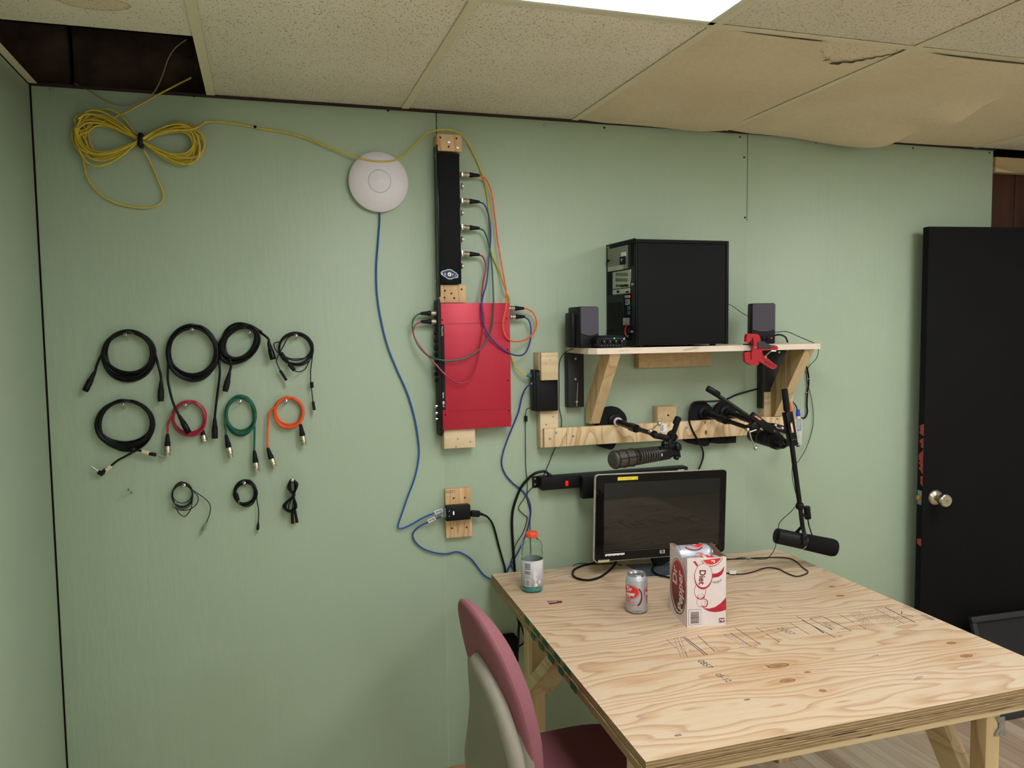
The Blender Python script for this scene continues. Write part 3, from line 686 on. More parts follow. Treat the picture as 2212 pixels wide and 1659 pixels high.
G().tube([P(486, 770, .012), P(480, 740, .012), P(490, 712, .012), P(512, 699, .012), P(540, 703, .012), P(566, 718, .014)], R1, 8, 5).put('outer_loop', 'blackcable', t)
# usb cable
t, _ = wcoil('usb_cable', ('loose thin black coil at the right end of the top row', 'thin black printer style usb cable with ferrite blocks, loosely coiled'), 639, 724, 598, 678, 797, 7, .28, 14, .0018, 'blackthin',
    [(598, 775, .02), (600, 788, .02), (605, 800, .02)], [(673, 785, .02), (671, 800, .02), (671, 825, .02)], top_dy=-3)
G().tube([P(606, 738, .016), P(592, 742, .02), (P(596, 757, .024)), P(612, 768, .03), P(630, 775, .03), P(655, 774, .02), P(668, 768, .018)], .0018, 8, 5).put('loose_loop', 'blackthin', t)
G().tube([P(637, 802, .03), P(648, 803, .026), P(660, 796, .02), P(668, 780, .018)], .0018, 8, 5).put('low_loop', 'blackthin', t)
G().beam(P(605, 800, .02), P(619, 822, .02), .009, .0055, (0, 1, 0), .0015, ).put('usb_plug', 'black', t).__setitem__('label', 'black flat usb plug with metal tip')
G().beam(P(618, 821, .02), P(622, 832, .02), .0085, .004, (0, 1, 0)).put('usb_tip', 'steel', t)
G().lathe(P(624, 786, .03), dirp((624, 786, .03), (638, 802, .03)), [(0, .003), (.001, .0062), (.027, .0062), (.029, .003)], 12).put('ferrite_block', 'black', t)
G().beam(P(608, 761, .03), P(622, 781, .03), .008, .0055, (0, 1, 0), .001).put('cable_tie', 'black', t)
G().tube([P(671, 825, .02), P(673, 840, .02), P(674, 850, .02), P(676, 868, .02)], .0018, 8, 5).put('cord_end', 'blackthin', t)
G().lathe(P(673, 825, .02), dirp((673, 825, .02), (674, 840, .02)), [(0, .003), (.001, .0058), (.019, .0058), (.020, .003)], 12).put('ferrite_block', 'black', t)
G().beam(P(676, 867, .02), P(679, 886, .02), .0095, .008, (0, 1, 0), .0015).put('usb_plug', 'black', t); G().beam(P(679, 885, .02), P(679.5, 894, .02), .007, .006, (0, 1, 0)).put('usb_tip', 'steel', t)
# row 2
t, pp = wcoil('instrument_cable', ('large black coil at the left of the second row', 'large round black instrument cable coil with cream and black jack plugs'), 264, 873, 194, 340, 979, 8, .20, 15, .0032, 'blackcable', None, None, top_dy=-8)
G().tube([P(290, 975, .02), P(272, 985, .02), P(255, 994, .02), P(240, 1006, .02)], .0032, 8, 5).put('cord_end', 'blackcable', t); G().tube([P(286, 972, .022), P(298, 973, .022), P(306, 974, .022)], .0032, 8, 5).put('cord_end', 'blackcable', t)
G().ball(P(287, 971, .02), .0115, 12).put('hook_and_loop_tie', 'rubber', t)
MT['cream'] = plain('cream_plastic', (214, 198, 170), .4)
c = G().beam(P(240, 1006, .02), P(226, 1020, .02), .0115, .010, (0, 1, 0), .002).put('plug', 'cream', t); G().beam(P(229, 1014, .02), P(216, 1026, .02), .013, .011, (0, 1, 0), .003).put('plug_boot', 'black', c)
G().beam(P(222, 1024, .02), P(211, 1019, .02), .012, .011, (0, 1, 0), .003).put('plug_elbow', 'black', c); G().cyl(P(212, 1018, .02), P(198, 1008, .02), .0032, n=12).put('jack_tip', 'steel', c)
c = G().beam(P(306, 974, .022), P(326, 980, .022), .0112, .010, (0, 1, 0), .002).put('plug', 'cream', t); G().beam(P(321, 979, .022), P(338, 983, .022), .0105, .0108, (0, 1, 0), .002).put('plug_boot', 'black', c)
G().cyl(P(337, 982, .022), P(357, 987, .022), .0031, n=12).put('jack_tip', 'steel', c)
for nm, lb, col, args, fa, fb in (
    ('crimson', 'crimson', 'redcable', (399, 874, 367, 446, 945, 4, .16, 21), ((363, 915, .02), (362, 937, .02), (362, 985, .022), False), ((438, 925, .012), (437, 928, .012), (441, 950, .012), True)),
    ('green', 'dark green', 'greencable', (518, 866, 480, 556, 940, 4, .17, 22), ((487, 920, .02), (488, 939, .02), (499, 989, .022), True), ((550, 925, .02), (549, 973, .02), (555, 1020, .02), False)),
    ('orange', 'orange', 'orangecable', (617, 865, 588, 658, 929, 4, .15, 23), ((583, 890, .02), (578, 967, .02), (593, 1010, .02), False), ((648, 912, .024), (649, 916, .024), (657, 962, .024), True))):
    (a0, a1, a2, fem_a), (b0, b1, b2, fem_b) = fa, fb
    mid_a = [a0, ((a0[0] + a1[0]) / 2 - (2 if nm == 'orange' else 0), (a0[1] + a1[1]) / 2, .02), a1]; mid_b = [b0, ((b0[0] + b1[0]) / 2, (b0[1] + b1[1]) / 2, b0[2]), b1]
    t, _ = wcoil('patch_cable', (f'{lb} coil of the second row', f'short {lb} patch cable coil with silver barrel connectors in the second row'), *args, .0033, col, mid_a, mid_b, top_dy=-7, off1=.024)
    xlr(t, P(*a1), P(*a2) - P(*a1), 'nickel', 'black', 1.0, fem_a, L=(P(*a2) - P(*a1)).length); xlr(t, P(*b1), P(*b2) - P(*b1), 'nickel', 'black', 1.0, fem_b, L=(P(*b2) - P(*b1)).length)
# row 3
h = hook(278, 1058, 'bare pan head screw left of the bottom row with nothing hanging on it', .04)
t, _ = wcoil('aux_cable', ('loose thin coil at the left of the bottom row', 'loose thin black audio cable coil with grey jack plugs, bottom row left'), 397, 1048, 369, 417, 1097, 6, .22, 31, .0014, 'blackthin', None, None, top_dy=-2)
G().tube([P(404, 1050, .015), P(424, 1064, .015), P(444, 1078, .015), P(454, 1092, .015), P(453, 1110, .015), P(446, 1129, .015)], .0014, 8, 5).put('cord_end', 'blackthin', t)
G().tube([P(418, 1062, .02), P(428, 1074, .02), P(424, 1090, .02), P(408, 1101, .02), P(390, 1102, .02), P(376, 1096, .02)], .0014, 8, 5).put('loose_loop', 'blackthin', t)
G().tube([P(416, 1078, .02), P(412, 1100, .02), P(400, 1115, .02), P(388, 1110, .02), P(380, 1096, .02)], .0014, 8, 5).put('loose_loop', 'blackthin', t)
MT['greyplug'] = plain('grey_plug', (134, 130, 116), .45)
mini(t, P(446, 1128, .015), dirp((446, 1128, .015), (434, 1156, .015)), 'greyplug', 'steel', .028, .0052, tipL=.016); mini(t, P(380, 1082, .02), dirp((380, 1082, .02), (370, 1108, .02)), 'greyplug', 'steel', .018, .004, tipL=.016)
t, _ = wcoil('aux_cable', ('tight round coil in the middle of the bottom row', 'tight round black audio cable coil with gold tipped plugs, bottom row middle'), 527, 1043, 502, 556, 1096, 8, .22, 32, .0017, 'blackcable', None, [(555, 1080, .016), (559, 1105, .016), (558, 1127, .016)], top_dy=-2)
mini(t, P(558, 1127, .016), dirp((558, 1127, .016), (556, 1155, .016)), 'black', 'brass', .026, .0045, tipL=.014); mini(t, P(512, 1064, .034), dirp((512, 1064, .034), (517, 1090, .034)), 'black', 'brass', .026, .004, tipL=.012)
hook(631, 1037, 'pan head screw in the wall holding the bundled black power lead')
t = thing('power_lead', 'bundled black twin lead tied in the middle, bottom row right', 'cable', P(630, 1100, 0), group=GRP)
rnd = random.Random(3); pts = []
top, mid, bot = P(632, 1036, .02), P(633, 1070, .02), P(628, 1100, .02)
for k in range(10):
    a, b = .006 + .012 * rnd.random(), .006 + .018 * rnd.random(); y = -.008 - .0028 * k
    pts += [Vector((mid.x, y, mid.z)), Vector((mid.x - a, y, (mid.z + top.z) / 2)), Vector((top.x - .004, y, top.z - .003 * rnd.random())), Vector((top.x + a, y, (mid.z + top.z) / 2 + .01)), Vector((mid.x, y - .002, mid.z)),
            Vector((bot.x - b, y, bot.z + .014)), Vector((bot.x - b * .4, y, bot.z - .006)), Vector((bot.x + b * .8, y, bot.z + .003))]
G().tube(pts, .0020, 8, 5).put('cord', 'blackcable', t)
G().lathe(P(631, 1069, .02), (1, 0, .1), [(0, .013), (.008, .013)], 12, caps=False).tube([P(633, 1065, .035), P(639, 1070, .035)], .0015).put('wire_tie', 'black', t)
for a, b in (((631, 1100, .016), (632, 1131, .016)), ((636, 1100, .02), (642, 1129, .02))):
    G().beam(P(*a), P(*b), .0095, .008, (0, 1, 0), .002).put('plug', 'black', t)
G().cyl(P(636, 1125, .018), P(637, 1132, .018), .0025).put('pin', 'brass', t)

# yellow network cable: coil, straps, run to the switch
t = thing('network_cable', 'yellow network cable coiled in a figure eight, trailing right across the wall', 'cable', P(300, 300, 0))
rnd = random.Random(9); c0 = P(305, 305, .02); Ls, Rs = P(155, 305, .02).x - c0.x, P(443, 305, .02).x - c0.x; pts = []
zl, zr = (P(230, 250, .02).z - P(230, 362, .02).z) / 2, (P(380, 262, .02).z - P(380, 348, .02).z) / 2
for k in range(14):
    ra, rb, da, db = rnd.uniform(.74, 1.02), rnd.uniform(.80, 1.0), rnd.uniform(-.022, .020), rnd.uniform(-.014, .010); la, lb = rnd.uniform(.58, 1.08), rnd.uniform(.62, 1.04); y = -.007 - .0022 * k
    for i in range(20):
        a = 2 * PI * i / 20 - PI / 2; s_, co = math.sin(a), math.cos(a)
        sgn = -1 if s_ < 0 else 1
        x = (abs(Ls) * ra * s_ if s_ < 0 else Rs * rb * s_); z = 2 * s_ * co * (zl * la if s_ < 0 else zr * lb) * 1.0
        # left lobe rises, right lobe sits a little lower
        z += (.010 * s_ * s_ if s_ < 0 else .0) + (da if s_ < 0 else db) * s_ * s_
        pts.append(Vector((c0.x + x, y - .004 * math.cos(a), c0.z + z)))
run = [P(*q) for q in [(438, 268, .015), (450, 263, .01), (500, 266, .008), (560, 277, .008), (640, 292, .008), (720, 322, .018), (780, 343, .030), (822, 349, .034), (860, 344, .026), (890, 318, .012), (920, 290, .02), (945, 281, .044), (975, 281, .046), (1003, 296, .02), (1022, 330, .008), (1040, 372, .008), (1052, 420, .008), (1058, 480, .008), (1060, 540, .008), (1076, 580, .012), (1092, 625, .03), (1100, 650, .0045), (1098, 690, .004), (1098, 740, .004), (1106, 775, .012), (1114, 793, .025), (1128, 806, .035), (1138, 811, .035)]]
G().tube(pts, .0029, 8, 4).put('cord', 'yellowcable', t)
G().tube([P(318, 303, .04), P(343, 289, .045), P(372, 281, .046), P(402, 281, .045), P(424, 276, .035)] + run, .0029, 8, 4).put('cord_run', 'yellowcable', t)
G().tube([P(*q) for q in [(214, 268, .03), (232, 259, .022), (252, 251, .016), (278, 240, .012), (310, 222, .01), (340, 205, .012), (365, 192, .02), (388, 180, .05), (412, 168, .1)]], .0026, 8, 5).put('cord_end', 'yellowcable', t)
G().tube([P(*q) for q in [(312, 325, .02), (325, 350, .012), (340, 385, .01), (352, 415, .01), (350, 435, .01), (325, 448, .01), (285, 447, .01), (240, 434, .01), (205, 408, .01), (187, 380, .01), (180, 345, .012), (172, 310, .02)]], .0028, 8, 5).put('hanging_loop', 'yellowcable', t)
G().tube([P(*q) for q in [(296, 294, .02), (278, 268, .018), (255, 245, .014), (225, 235, .012), (192, 245, .012), (172, 268, .012), (160, 300, .015)]], .0028, 8, 5).put('loose_loop', 'yellowcable', t)
m = Matrix.Translation(c0) @ Matrix.Rotation(.12, 4, 'Y'); G().box((-.007, -.026, -.02), (.007, .016, .021), .004, m).put('hook_and_loop_strap', 'rubber', t)
G().lathe(P(1137, 811, .035), dirp((1137, 811, .035), (1152, 813, .035)), [(0, .0035), (.004, .005), (.016, .0058), (.021, .0058)], 10).put('plug_boot', plain('teal_boot', (20, 112, 104), .5), t)
G().lathe(P(551, 276, 0), (0, -1, 0), [(0, .002), (.012, .002), (.013, .005), (.015, .004)], 8).put('cable_nail', 'dark', t)
# thin old wire out of the ceiling opening
t = thing('loose_wire', 'thin beige wire drooping out of the ceiling opening over the yellow coil', 'wire', P(270, 228, .02))
G().tube([P(403, 85, .3), P(378, 104, .25), P(362, 130, .18), P(352, 160, .1), P(332, 200, .03), P(300, 222, .015), P(262, 228, .01), (P(225, 216, .006)), P(190, 195, .002), P(160, 180, -.002)], .0017, 6, 6).put('wire', 'dustywire', t)

# access point
c = P(818, 393, .02); ap = thing('access_point', 'round white wireless access point with a ring in its centre', 'access point', (c.x, 0, c.z))
r = (P(883, 393, .02).x - P(754, 393, .02).x) / 2
G().lathe((c.x, 0, c.z), (0, -1, 0), [(0, r * .80), (.012, r * .94), (.018, r), (.021, r * .995), (.026, r * .93), (.032, r * .72), (.0345, r * .385)], 64).put('disc', 'white', ap)
G().lathe((c.x + .001, -.034, c.z), (0, -1, 0), [(0, r * .383), (.0006, r * .383), (.0006, r * .365), (0, r * .363)], 48, caps=False).put('light_ring', plain('ring_groove', (120, 142, 140), .4), ap)
G().lathe((c.x + .001, -.033, c.z), (0, -1, 0), [(0, r * .36), (.0015, r * .36), (.0035, r * .2), (.004, .0005)], 40).put('centre_dome', 'white', ap)
F = Fr((c.x + .002, -.037, c.z), (1, 0, 0), (0, 0, 1))
d_ell(G(), F, -.001, .001, .008, .006, .0004, rot=.6, ring=.82, a0=PI, a1=2 * PI).put('logo_mark', plain('chrome_print', (246, 246, 250), .3), ap, sm=False)

# blue cables
t = thing('network_cable', 'blue network cable dropping from the white access point to the black power injector', 'cable', P(862, 1140, 0))
G().tube(wall_pts([(820, 458, .012), (820, 480, .008), (817, 520, .007), (813, 580, .007), (815, 640, .007), (825, 700, .007), (838, 750, .007), (858, 800, .007), (880, 850, .007), (896, 905, .007), (905, 965, .007), (903, 1000, .007), (895, 1035, .007), (880, 1075, .007), (868, 1110, .008), (860, 1135, .010), (864, 1142, .011), (885, 1135, .014), (915, 1118, .02), (942, 1107, .026)]), .0029, 8, 6).put('cord', 'bluecable', t)
def rj(t, a, b):
    G().beam(P(*a), P(*b), .010, .008, (0, 1, 0), .001).put('clear_plug', plain('clear_plug', (168, 178, 190), .25), t)
rj(t, (952, 1105, .028), (964, 1104, .03))
def flag(t, pts, o):
    q = [P(x, y, o) for x, y in pts]; c = G().prism(q, (0, .0012, 0)).put('label_tag', 'whitepaper', t, sm=False)
    u = (q[1] - q[0]); F = Fr(q[3], u, (q[0] - q[3])); L = u.length; H = (q[0] - q[3]).length
    d_bars(G(), F, L * .12, H * .3, L * .9, H * .78, 16, False, seed=4).put('barcode', 'ink', c, sm=False)
flag(t, [(938, 1104), (955, 1098), (957, 1105), (940, 1112)], .031)
t = thing('network_cable', 'blue network cable looping from the power injector down behind the table corner', 'cable', P(1000, 1200, 0))
G().tube(wall_pts([(958, 1113, .028), (942, 1121, .024), (925, 1128, .018), (905, 1138, .012), (893, 1150, .009), (893, 1163, .008), (903, 1177, .008), (920, 1188, .008), (945, 1195, .008), (968, 1196, .008), (985, 1192, .008), (1000, 1196, .008), (1018, 1208, .008), (1032, 1226, .008), (1045, 1242, .008), (1062, 1252, .008), (1080, 1258, .006)]), .0029, 8, 6).put('cord', 'bluecable2', t)
rj(t, (953, 1115, .028), (964, 1111, .03)); flag(t, [(923, 1123), (939, 1116), (942, 1122), (926, 1130)], .030)
t = thing('network_cable', 'blue network cable curving from the black wall box down behind the orange capped bottle', 'cable', P(1090, 1100, 0))
G().tube(wall_pts([(1151, 829, .04), (1138, 836, .03), (1128, 855, .018), (1120, 890, .01), (1106, 925, .008), (1094, 955, .007), (1085, 985, .007), (1084, 1005, .007), (1092, 1025, .007), (1107, 1043, .007), (1125, 1057, .007), (1138, 1072, .008), (1146, 1095, .01), (1144, 1125, .01), (1132, 1165, .01), (1115, 1200, .01), (1097, 1230, .008), (1092, 1245, .006), (1090, 1265, .006)]), .0029, 8, 6).put('cord', 'navycable', t)
G().cyl(P(1147, 829, .04), P(1155, 828, .04), .0045).put('clear_plug', plain('clear_plug_b', (150, 160, 176), .25), t)

# wood blocks that carry the units
MT['w_v'] = wood('block_pine_vertical', (222, 178, 118), (204, 148, 84), (166, 106, 52), 2, 6, across=14, along=2.5, seed=1)
MT['w_h'] = wood('block_pine_pale', (224, 196, 150), (212, 176, 126), (190, 146, 96), 0, 3, across=14, along=2, seed=9)
def screws(root, pts, o, mt='brass', r=.0034):
    for x, y in pts:
        s_ = G().lathe(P(x, y, o - .0005), (0, -1, 0), [(0, r), (.0009, r), (.0012, r * .5)], 10).put('screw_head', mt, root)
def block(label, x0, y0, x1, y1, o1, mt, sc=(), mt2='brass', o0=0.0, bev=.0015):
    a, b = P(x0, y0, o1), P(x1, y1, o1); t = thing('wood_block', label, 'wood block', ((a.x + b.x) / 2, -o0, b.z))
    wbox(G(), x0, y0, x1, y1, o0, o1, bev).put('block', mt, t)
    screws(t, sc, o1, mt2); return t
block('pale wood block at the top of the black rack unit, under the yellow cable', 944, 288, 998, 328, .05, 'w_v', [(951, 297), (986, 299), (969, 317)], 'darkbrown')
screws(bpy.data.objects['wood_block'], [(970, 306), (989, 318)], .05, 'steel', .005)
block('striped wood block between the black rack unit and the red unit', 949, 615, 1007, 654, .038, 'w_v', [(961, 628), (975, 634), (960, 643), (981, 644), (997, 625)], 'darkbrown')
block('plain pale wood block screwed below the red unit', 959, 929, 1027, 966, .045, 'w_h', [(989, 948), (1016, 954), (985, 965)], 'zinc')

# black rack unit
a, b = P(943, 330, .055), P(998, 613, .055); ru = thing('rack_preamp', 'slim black rack unit mounted upright on the wall with a blue sticker', 'audio rack unit', ((a.x + b.x) / 2, -.01, b.z))
wbox(G(), 946, 329, 997, 613, .008, .053, .0015).put('case', 'darkpanel', ru)
G().box((P(946, 330, .053).x - .004, -.002, P(940, 312, .05).z), (P(946, 330, .053).x, -.054, P(943, 655, .05).z + .022), .001).put('front_panel', 'blacksheen', ru)
for y in (336, 607): G().lathe(P(941, y, .03), (-1, 0, 0), [(0, .0035), (.002, .003)], 8).put('panel_screw', 'chrome', ru)
for k, y in enumerate((402, 460, 517, 575)):
    jj = G().lathe(P(997, y, .035), (1, 0, 0), [(0, .0105), (.0025, .0105), (.0025, .006), (.006, .006)], 16).put('jack_socket', 'nickel', ru)
    G().cyl(P(1000, y, .035), P(1003.5, y, .035), .0025).put('jack_pin', 'steel', jj)
for k, y in enumerate((377, 434, 491, 548)): G().box(P(997, y - 7, .046), P(998, y + 7, .022), .0005).put('socket_plate', 'nickel', ru)
for x, y in ((949, 334), (992, 336), (950, 470), (953, 609), (994, 605)): G().lathe(P(x, y, .053), (0, -1, 0), [(0, .0022), (.0008, .002)], 8).put('case_screw', 'dark', ru)
# sticker: scalloped blue badge with a pale border
pts = [(952, 588), (956, 584.5), (960, 584), (965, 582), (971, 581), (977, 583), (981, 586), (986, 589), (990, 594), (990, 599), (986, 601), (981, 601), (977, 603), (971, 604), (966, 602), (962, 599), (957, 596), (952.5, 593)]
st = ppoly(G(), pts, .053, .0536).put('sticker', plain('sticker_border', (160, 190, 200), .5), ru, sm=False)
cx_, cy_ = 971, 592.5; ppoly(G(), [(cx_ + (x - cx_) * .84, cy_ + (y - cy_) * .78) for x, y in pts], .0536, .0539).put('sticker_field', plain('sticker_blue', (26, 30, 84), .5), st, sm=False)
o = P(971, 592.5, .0541); F = Fr(o, (1, 0, -.06), (0, 0, 1)); g = G(); d_ell(g, F, 0, 0, .0068, .0072)
d_text(g, F, 'A', -.0262, -.004, .0105, sx=.62, bold=.0003); d_text(g, F, 'A', -.018, -.0045, .0125, sx=.7, bold=.0003); d_text(g, F, 'T', .0085, -.006, .0125, sx=.8, bold=.0003); d_text(g, F, 'L', .0185, -.006, .010, sx=.8, bold=.0003)
g.put('sticker_letters', 'whitepaper', st, sm=False); d_ell(G(), F, 0, -.001, .0016, .0018, .0007).put('sticker_eye', 'dark', st, sm=False)

# red audio interface
RO = .058
N = NT('red_anodised'); c = N.ramp(N.noise(N.coord((110, 3, 900)), 1.0, 3), [(.3, lin((178, 28, 52))), (.7, lin((190, 38, 62)))]); N.col(c); N.set(Roughness=.42, Metallic=.25); N.bump(N.noise(N.coord((260, 30, 420)), 1, 2), .0002, .5); MT['redcase'] = N.m
a, b = P(948, 655, RO), P(1104, 921, RO); ri = thing('audio_interface', 'red rack audio interface mounted upright on the wall with knobs on its left edge', 'audio interface', ((a.x + b.x) / 2, -.01, P(958, 930, RO).z))
q = [P(948, 655, RO), P(1101, 653, RO), P(1105, 920, RO), P(962, 929, RO), P(960, 923, RO), P(957, 887, RO)]
x0 = P(949, 655, RO).x; z1 = P(948, 655, RO).z; z0 = P(960, 929, RO).z; x1 = P(1103, 790, RO).x
x0b = P(959.5, 925, RO).x; xl = (x0 + x0b) / 2
G().box((xl, -.012, z0), (x1, -RO, z1), .0015).put('case', 'redcase', ri)
wd = .0032
fx = xl
G().box((fx - .011, -.006, z1 + .012), (fx - .0005, -RO - .0005, z0 - .02), .0015).put('front_panel', 'black', ri)
F = Fr((fx, -RO, z1), (1, 0, 0), (0, 0, -1)); F.n = Vector((0, -1, 0))
H = z1 - z0; zp = lambda py: z1 - P(952, py, RO).z
g = G().box((fx, -RO - .0006, z1 - zp(701)), (fx + .0105, -RO + .001, z1 - zp(886))); strip = g.put('black_label_strip', 'black', ri, sm=False)
FL = Fr((fx - .001, -RO - .0006, z1), (0, 0, -1), (1, 0, 0)); FL.n = Vector((0, -1, 0))
g = G(); d_text(g, FL, 'Focusrite', zp(705), .0024, .0088, sx=1.0); d_text(g, FL, 'Scarlett', zp(848), .0022, .0062, bold=.0002, sx=1.0); d_text(g, FL, '20', zp(875), .0022, .0075)
g.put('lettering', 'whitepaper', strip, sm=False)
g = G(); d_rect(g, FL, zp(867), .0015, zp(873.5), .0078); c_ = g.put('badge_box', 'whitepaper', strip, sm=False)
g = G(); d_text(g, FL, '18i', zp(867.3), .0026, .0056, h=.0006, sx=.9); g.put('badge_text', 'ink', strip, sm=False)
for y0_, y1_ in ((700, 697), (889, 883)):
    a, b = P(962, y0_, RO), P(1096, y1_, RO); d_line(G(), Fr((0, -RO, 0), (1, 0, 0), (0, 0, 1)), [(max(a.x, fx + .012), a.z), (b.x, b.z)], .0012, .0002).put('fold_groove', plain('red_groove', (110, 14, 30), .6), ri, sm=False)
for x, y in ((955, 691), (1094, 688), (1096, 755), (1097, 822), (1099, 887), (962, 896)): G().lathe(P(x, y, RO - .0003), (0, -1, 0), [(0, .0028), (.0009, .0024)], 10).put('case_screw', 'dark', ri)
kx = fx - .011
for y in (719, 735, 753, 766, 781, 795, 808, 821):
    k = G().lathe((kx, -.034, P(945, y, .034).z), (-1, 0, 0), [(0, .0045), (.001, .0062), (.009, .0056), (.0095, .004)], 16).put('knob', 'black', ri)
for y in (877, 892, 905):
    k = G().lathe((kx, -.034, P(945, y, .034).z), (-1, 0, 0), [(0, .004), (.001, .0052), (.009, .0048), (.0095, .004)], 16).put('knob', 'chrome', ri); k['label'] = 'silver knob'
G().lathe((kx, -.03, P(945, 708, .034).z), (-1, 0, 0), [(0, .002), (.004, .002)], 8).put('panel_switch', 'chrome', ri)
for y in (677, 695): G().lathe((kx + .001, -.034, P(945, y, .034).z), (-1, 0, 0), [(0, .011), (.002, .011)], 18).put('input_socket', 'black', ri)
for y in (717, 731, 745, 757, 775, 787, 799, 812):
    G().lathe((x1, -.03, P(1104, y, .03).z), (1, 0, 0), [(0, .006), (.0035, .0055)], 12).put('rear_socket', 'black', ri)
for y in (830, 836): G().cyl((x1, -.03, P(1104, y - 1, .03).z), (x1 + .010, -.03, P(1104, y - 1, .03).z), .0028).put('coax_socket', 'nickel', ri)
for y in (666, 685): G().lathe((x1, -.034, P(1104, y, .034).z), (1, 0, 0), [(0, .0115), (.0015, .0115)], 18).put('rear_socket', 'black', ri)
G().box((x1, -.05, P(1104, 896, .05).z), (x1 + .003, -.015, P(1104, 912, .05).z), .0005).put('power_inlet', 'black', ri)

# four short cables between the two units
def jumper(color, label, mt, top_y, path, end, ed):
    t = thing('patch_cable', label, 'cable', P(path[len(path) // 2][0], path[len(path) // 2][1], 0), group='short coloured cables linking the two rack units')
    p0 = P(999, top_y, .035); xlr(t, P(1036, top_y + 2, .035), p0 - P(1036, top_y + 2, .035), 'nickel', 'black', .95, L=.060, share=.66)
    xlr(t, P(*end), Vector((-ed, 0, 0)), 'nickel', 'black', .95, L=.058, share=.66)
    G().tube([P(1032, top_y + 2, .035)] + wall_pts(path) + [P(*end) + Vector((-ed * .004, 0, 0))], .0028, 8, 6).put('cord', mt, t)
jumper('o', 'orange patch cable from the black rack unit to the right side of the red unit', 'orangecable', 377, [(1048, 386, .034), (1060, 410, .03), (1068, 460, .03), (1075, 520, .03), (1085, 580, .04), (1093, 625, .06), (1093, 660, .068), (1086, 700, .07), (1092, 725, .07), (1107, 737, .06), (1130, 736, .045), (1150, 722, .04), (1159, 700, .036), (1153, 678, .034), (1140, 668, .034)], (1132, 666, .034), 1)
jumper('b', 'blue patch cable from the black rack unit to the right side of the red unit', 'navycable', 434, [(1046, 442, .034), (1056, 468, .03), (1060, 510, .028), (1056, 560, .03), (1051, 610, .045), (1042, 645, .07), (1041, 680, .075), (1050, 715, .075), (1075, 745, .07), (1105, 765, .06), (1130, 766, .045), (1143, 745, .04), (1147, 715, .036), (1143, 693, .034)], (1134, 684, .034), 1)
jumper('g', 'green patch cable looping from black rack unit to left side of red unit', 'greencable', 491, [(1046, 500, .034), (1056, 530, .03), (1062, 570, .03), (1065, 620, .045), (1066, 670, .068), (1060, 715, .072), (1042, 748, .075), (1010, 772, .078), (975, 779, .078), (945, 776, .07), (920, 765, .05), (900, 740, .04), (891, 710, .034), (893, 690, .034), (902, 680, .034)], (908, 677, .034), -1)
jumper('r', 'crimson patch cable looping from black rack unit to left side of red unit', 'redcable', 548, [(1044, 556, .034), (1049, 580, .03), (1043, 615, .045), (1040, 650, .066), (1046, 690, .07), (1042, 725, .076), (1034, 770, .08), (1026, 800, .082), (1012, 822, .082), (990, 827, .08), (965, 812, .078), (935, 780, .06), (905, 745, .042), (893, 720, .036), (897, 702, .034)], (909, 695, .034), -1)

# black wall box (network switch) held by wood pieces
sw = thing('network_switch', 'black network box standing upright on the wall between wood blocks', 'network device', P(1180, 890, 0))
SO = .062
g = wbox(G(), 1158, 803, 1206, 887, .022, SO, .003); g.put('case', 'black', sw)
wbox(G(), 1152.5, 799, 1159, 888, .022, .060, .002).put('front_bezel', 'black', sw)
wbox(G(), 1153, 840, 1154, 870, .034, .05, 0).put('vent_slot', 'dark', sw)
G().box(P(1163.5, 803, SO + .0004), P(1166.5, 810, SO - .001)).put('green_mark', plain('green_mark', (24, 92, 40), .5), sw)
G().lathe(P(1157, 879, .03), dirp((1157, 879, .03), (1145, 882, .03)), [(0, .0045), (.014, .0035), (.018, .002)], 10).put('power_plug', 'black', sw)
wp = thing('wood_block', 'pale wood block with four screws clamping the top of the black network box', 'wood block', P(1183, 821, .02))
wbox(G(), 1169, 762, 1206, 820.5, SO + .0005, SO + .019, .001).put('face_piece', wood('ply_face', (226, 198, 150), (214, 180, 128), (196, 152, 98), 0, 5, across=16, along=2, seed=12), wp)
wbox(G(), 1164, 762, 1201, 799, .0, SO, .001).put('spacer_piece', 'w_h', wp); wbox(G(), 1158.5, 766, 1164, 797, .0, .03, .001).put('shim', plain('blue_grey_shim', (60, 72, 84), .6), wp)
screws(wp, [(1181, 769), (1188, 777), (1179, 786), (1195, 786)], SO + .019, 'steel')
wp = thing('wood_block', 'pale upright wood block behind the left end of the long plywood rail', 'wood block', P(1185, 960, 0))
wbox(G(), 1167, 887, 1206, 965, .0, .042, .001).put('block', 'w_h', wp); screws(wp, [(1195, 900), (1180, 917)], .042, 'brass')
# thin power lead of the box
t = thing('power_lead', 'thin black power lead with a ferrite bead below the black network box', 'cable', P(1135, 1000, 0))
G().tube(wall_pts([(1146, 881, .03), (1138, 884, .028), (1136, 892, .02), (1135, 905, .012), (1135, 960, .006), (1136, 1010, .006), (1139, 1045, .006), (1139, 1078, .006), (1145, 1105, .006), (1145, 1150, .006), (1147, 1200, .006)]), .0014, 6, 5).put('cord', 'blackthin', t)
G().lathe(P(1136, 898, .012), (0, 0, -1), [(0, .003), (.002, .006), (.020, .006), (.022, .003)], 12).put('ferrite_bead', 'black', t)
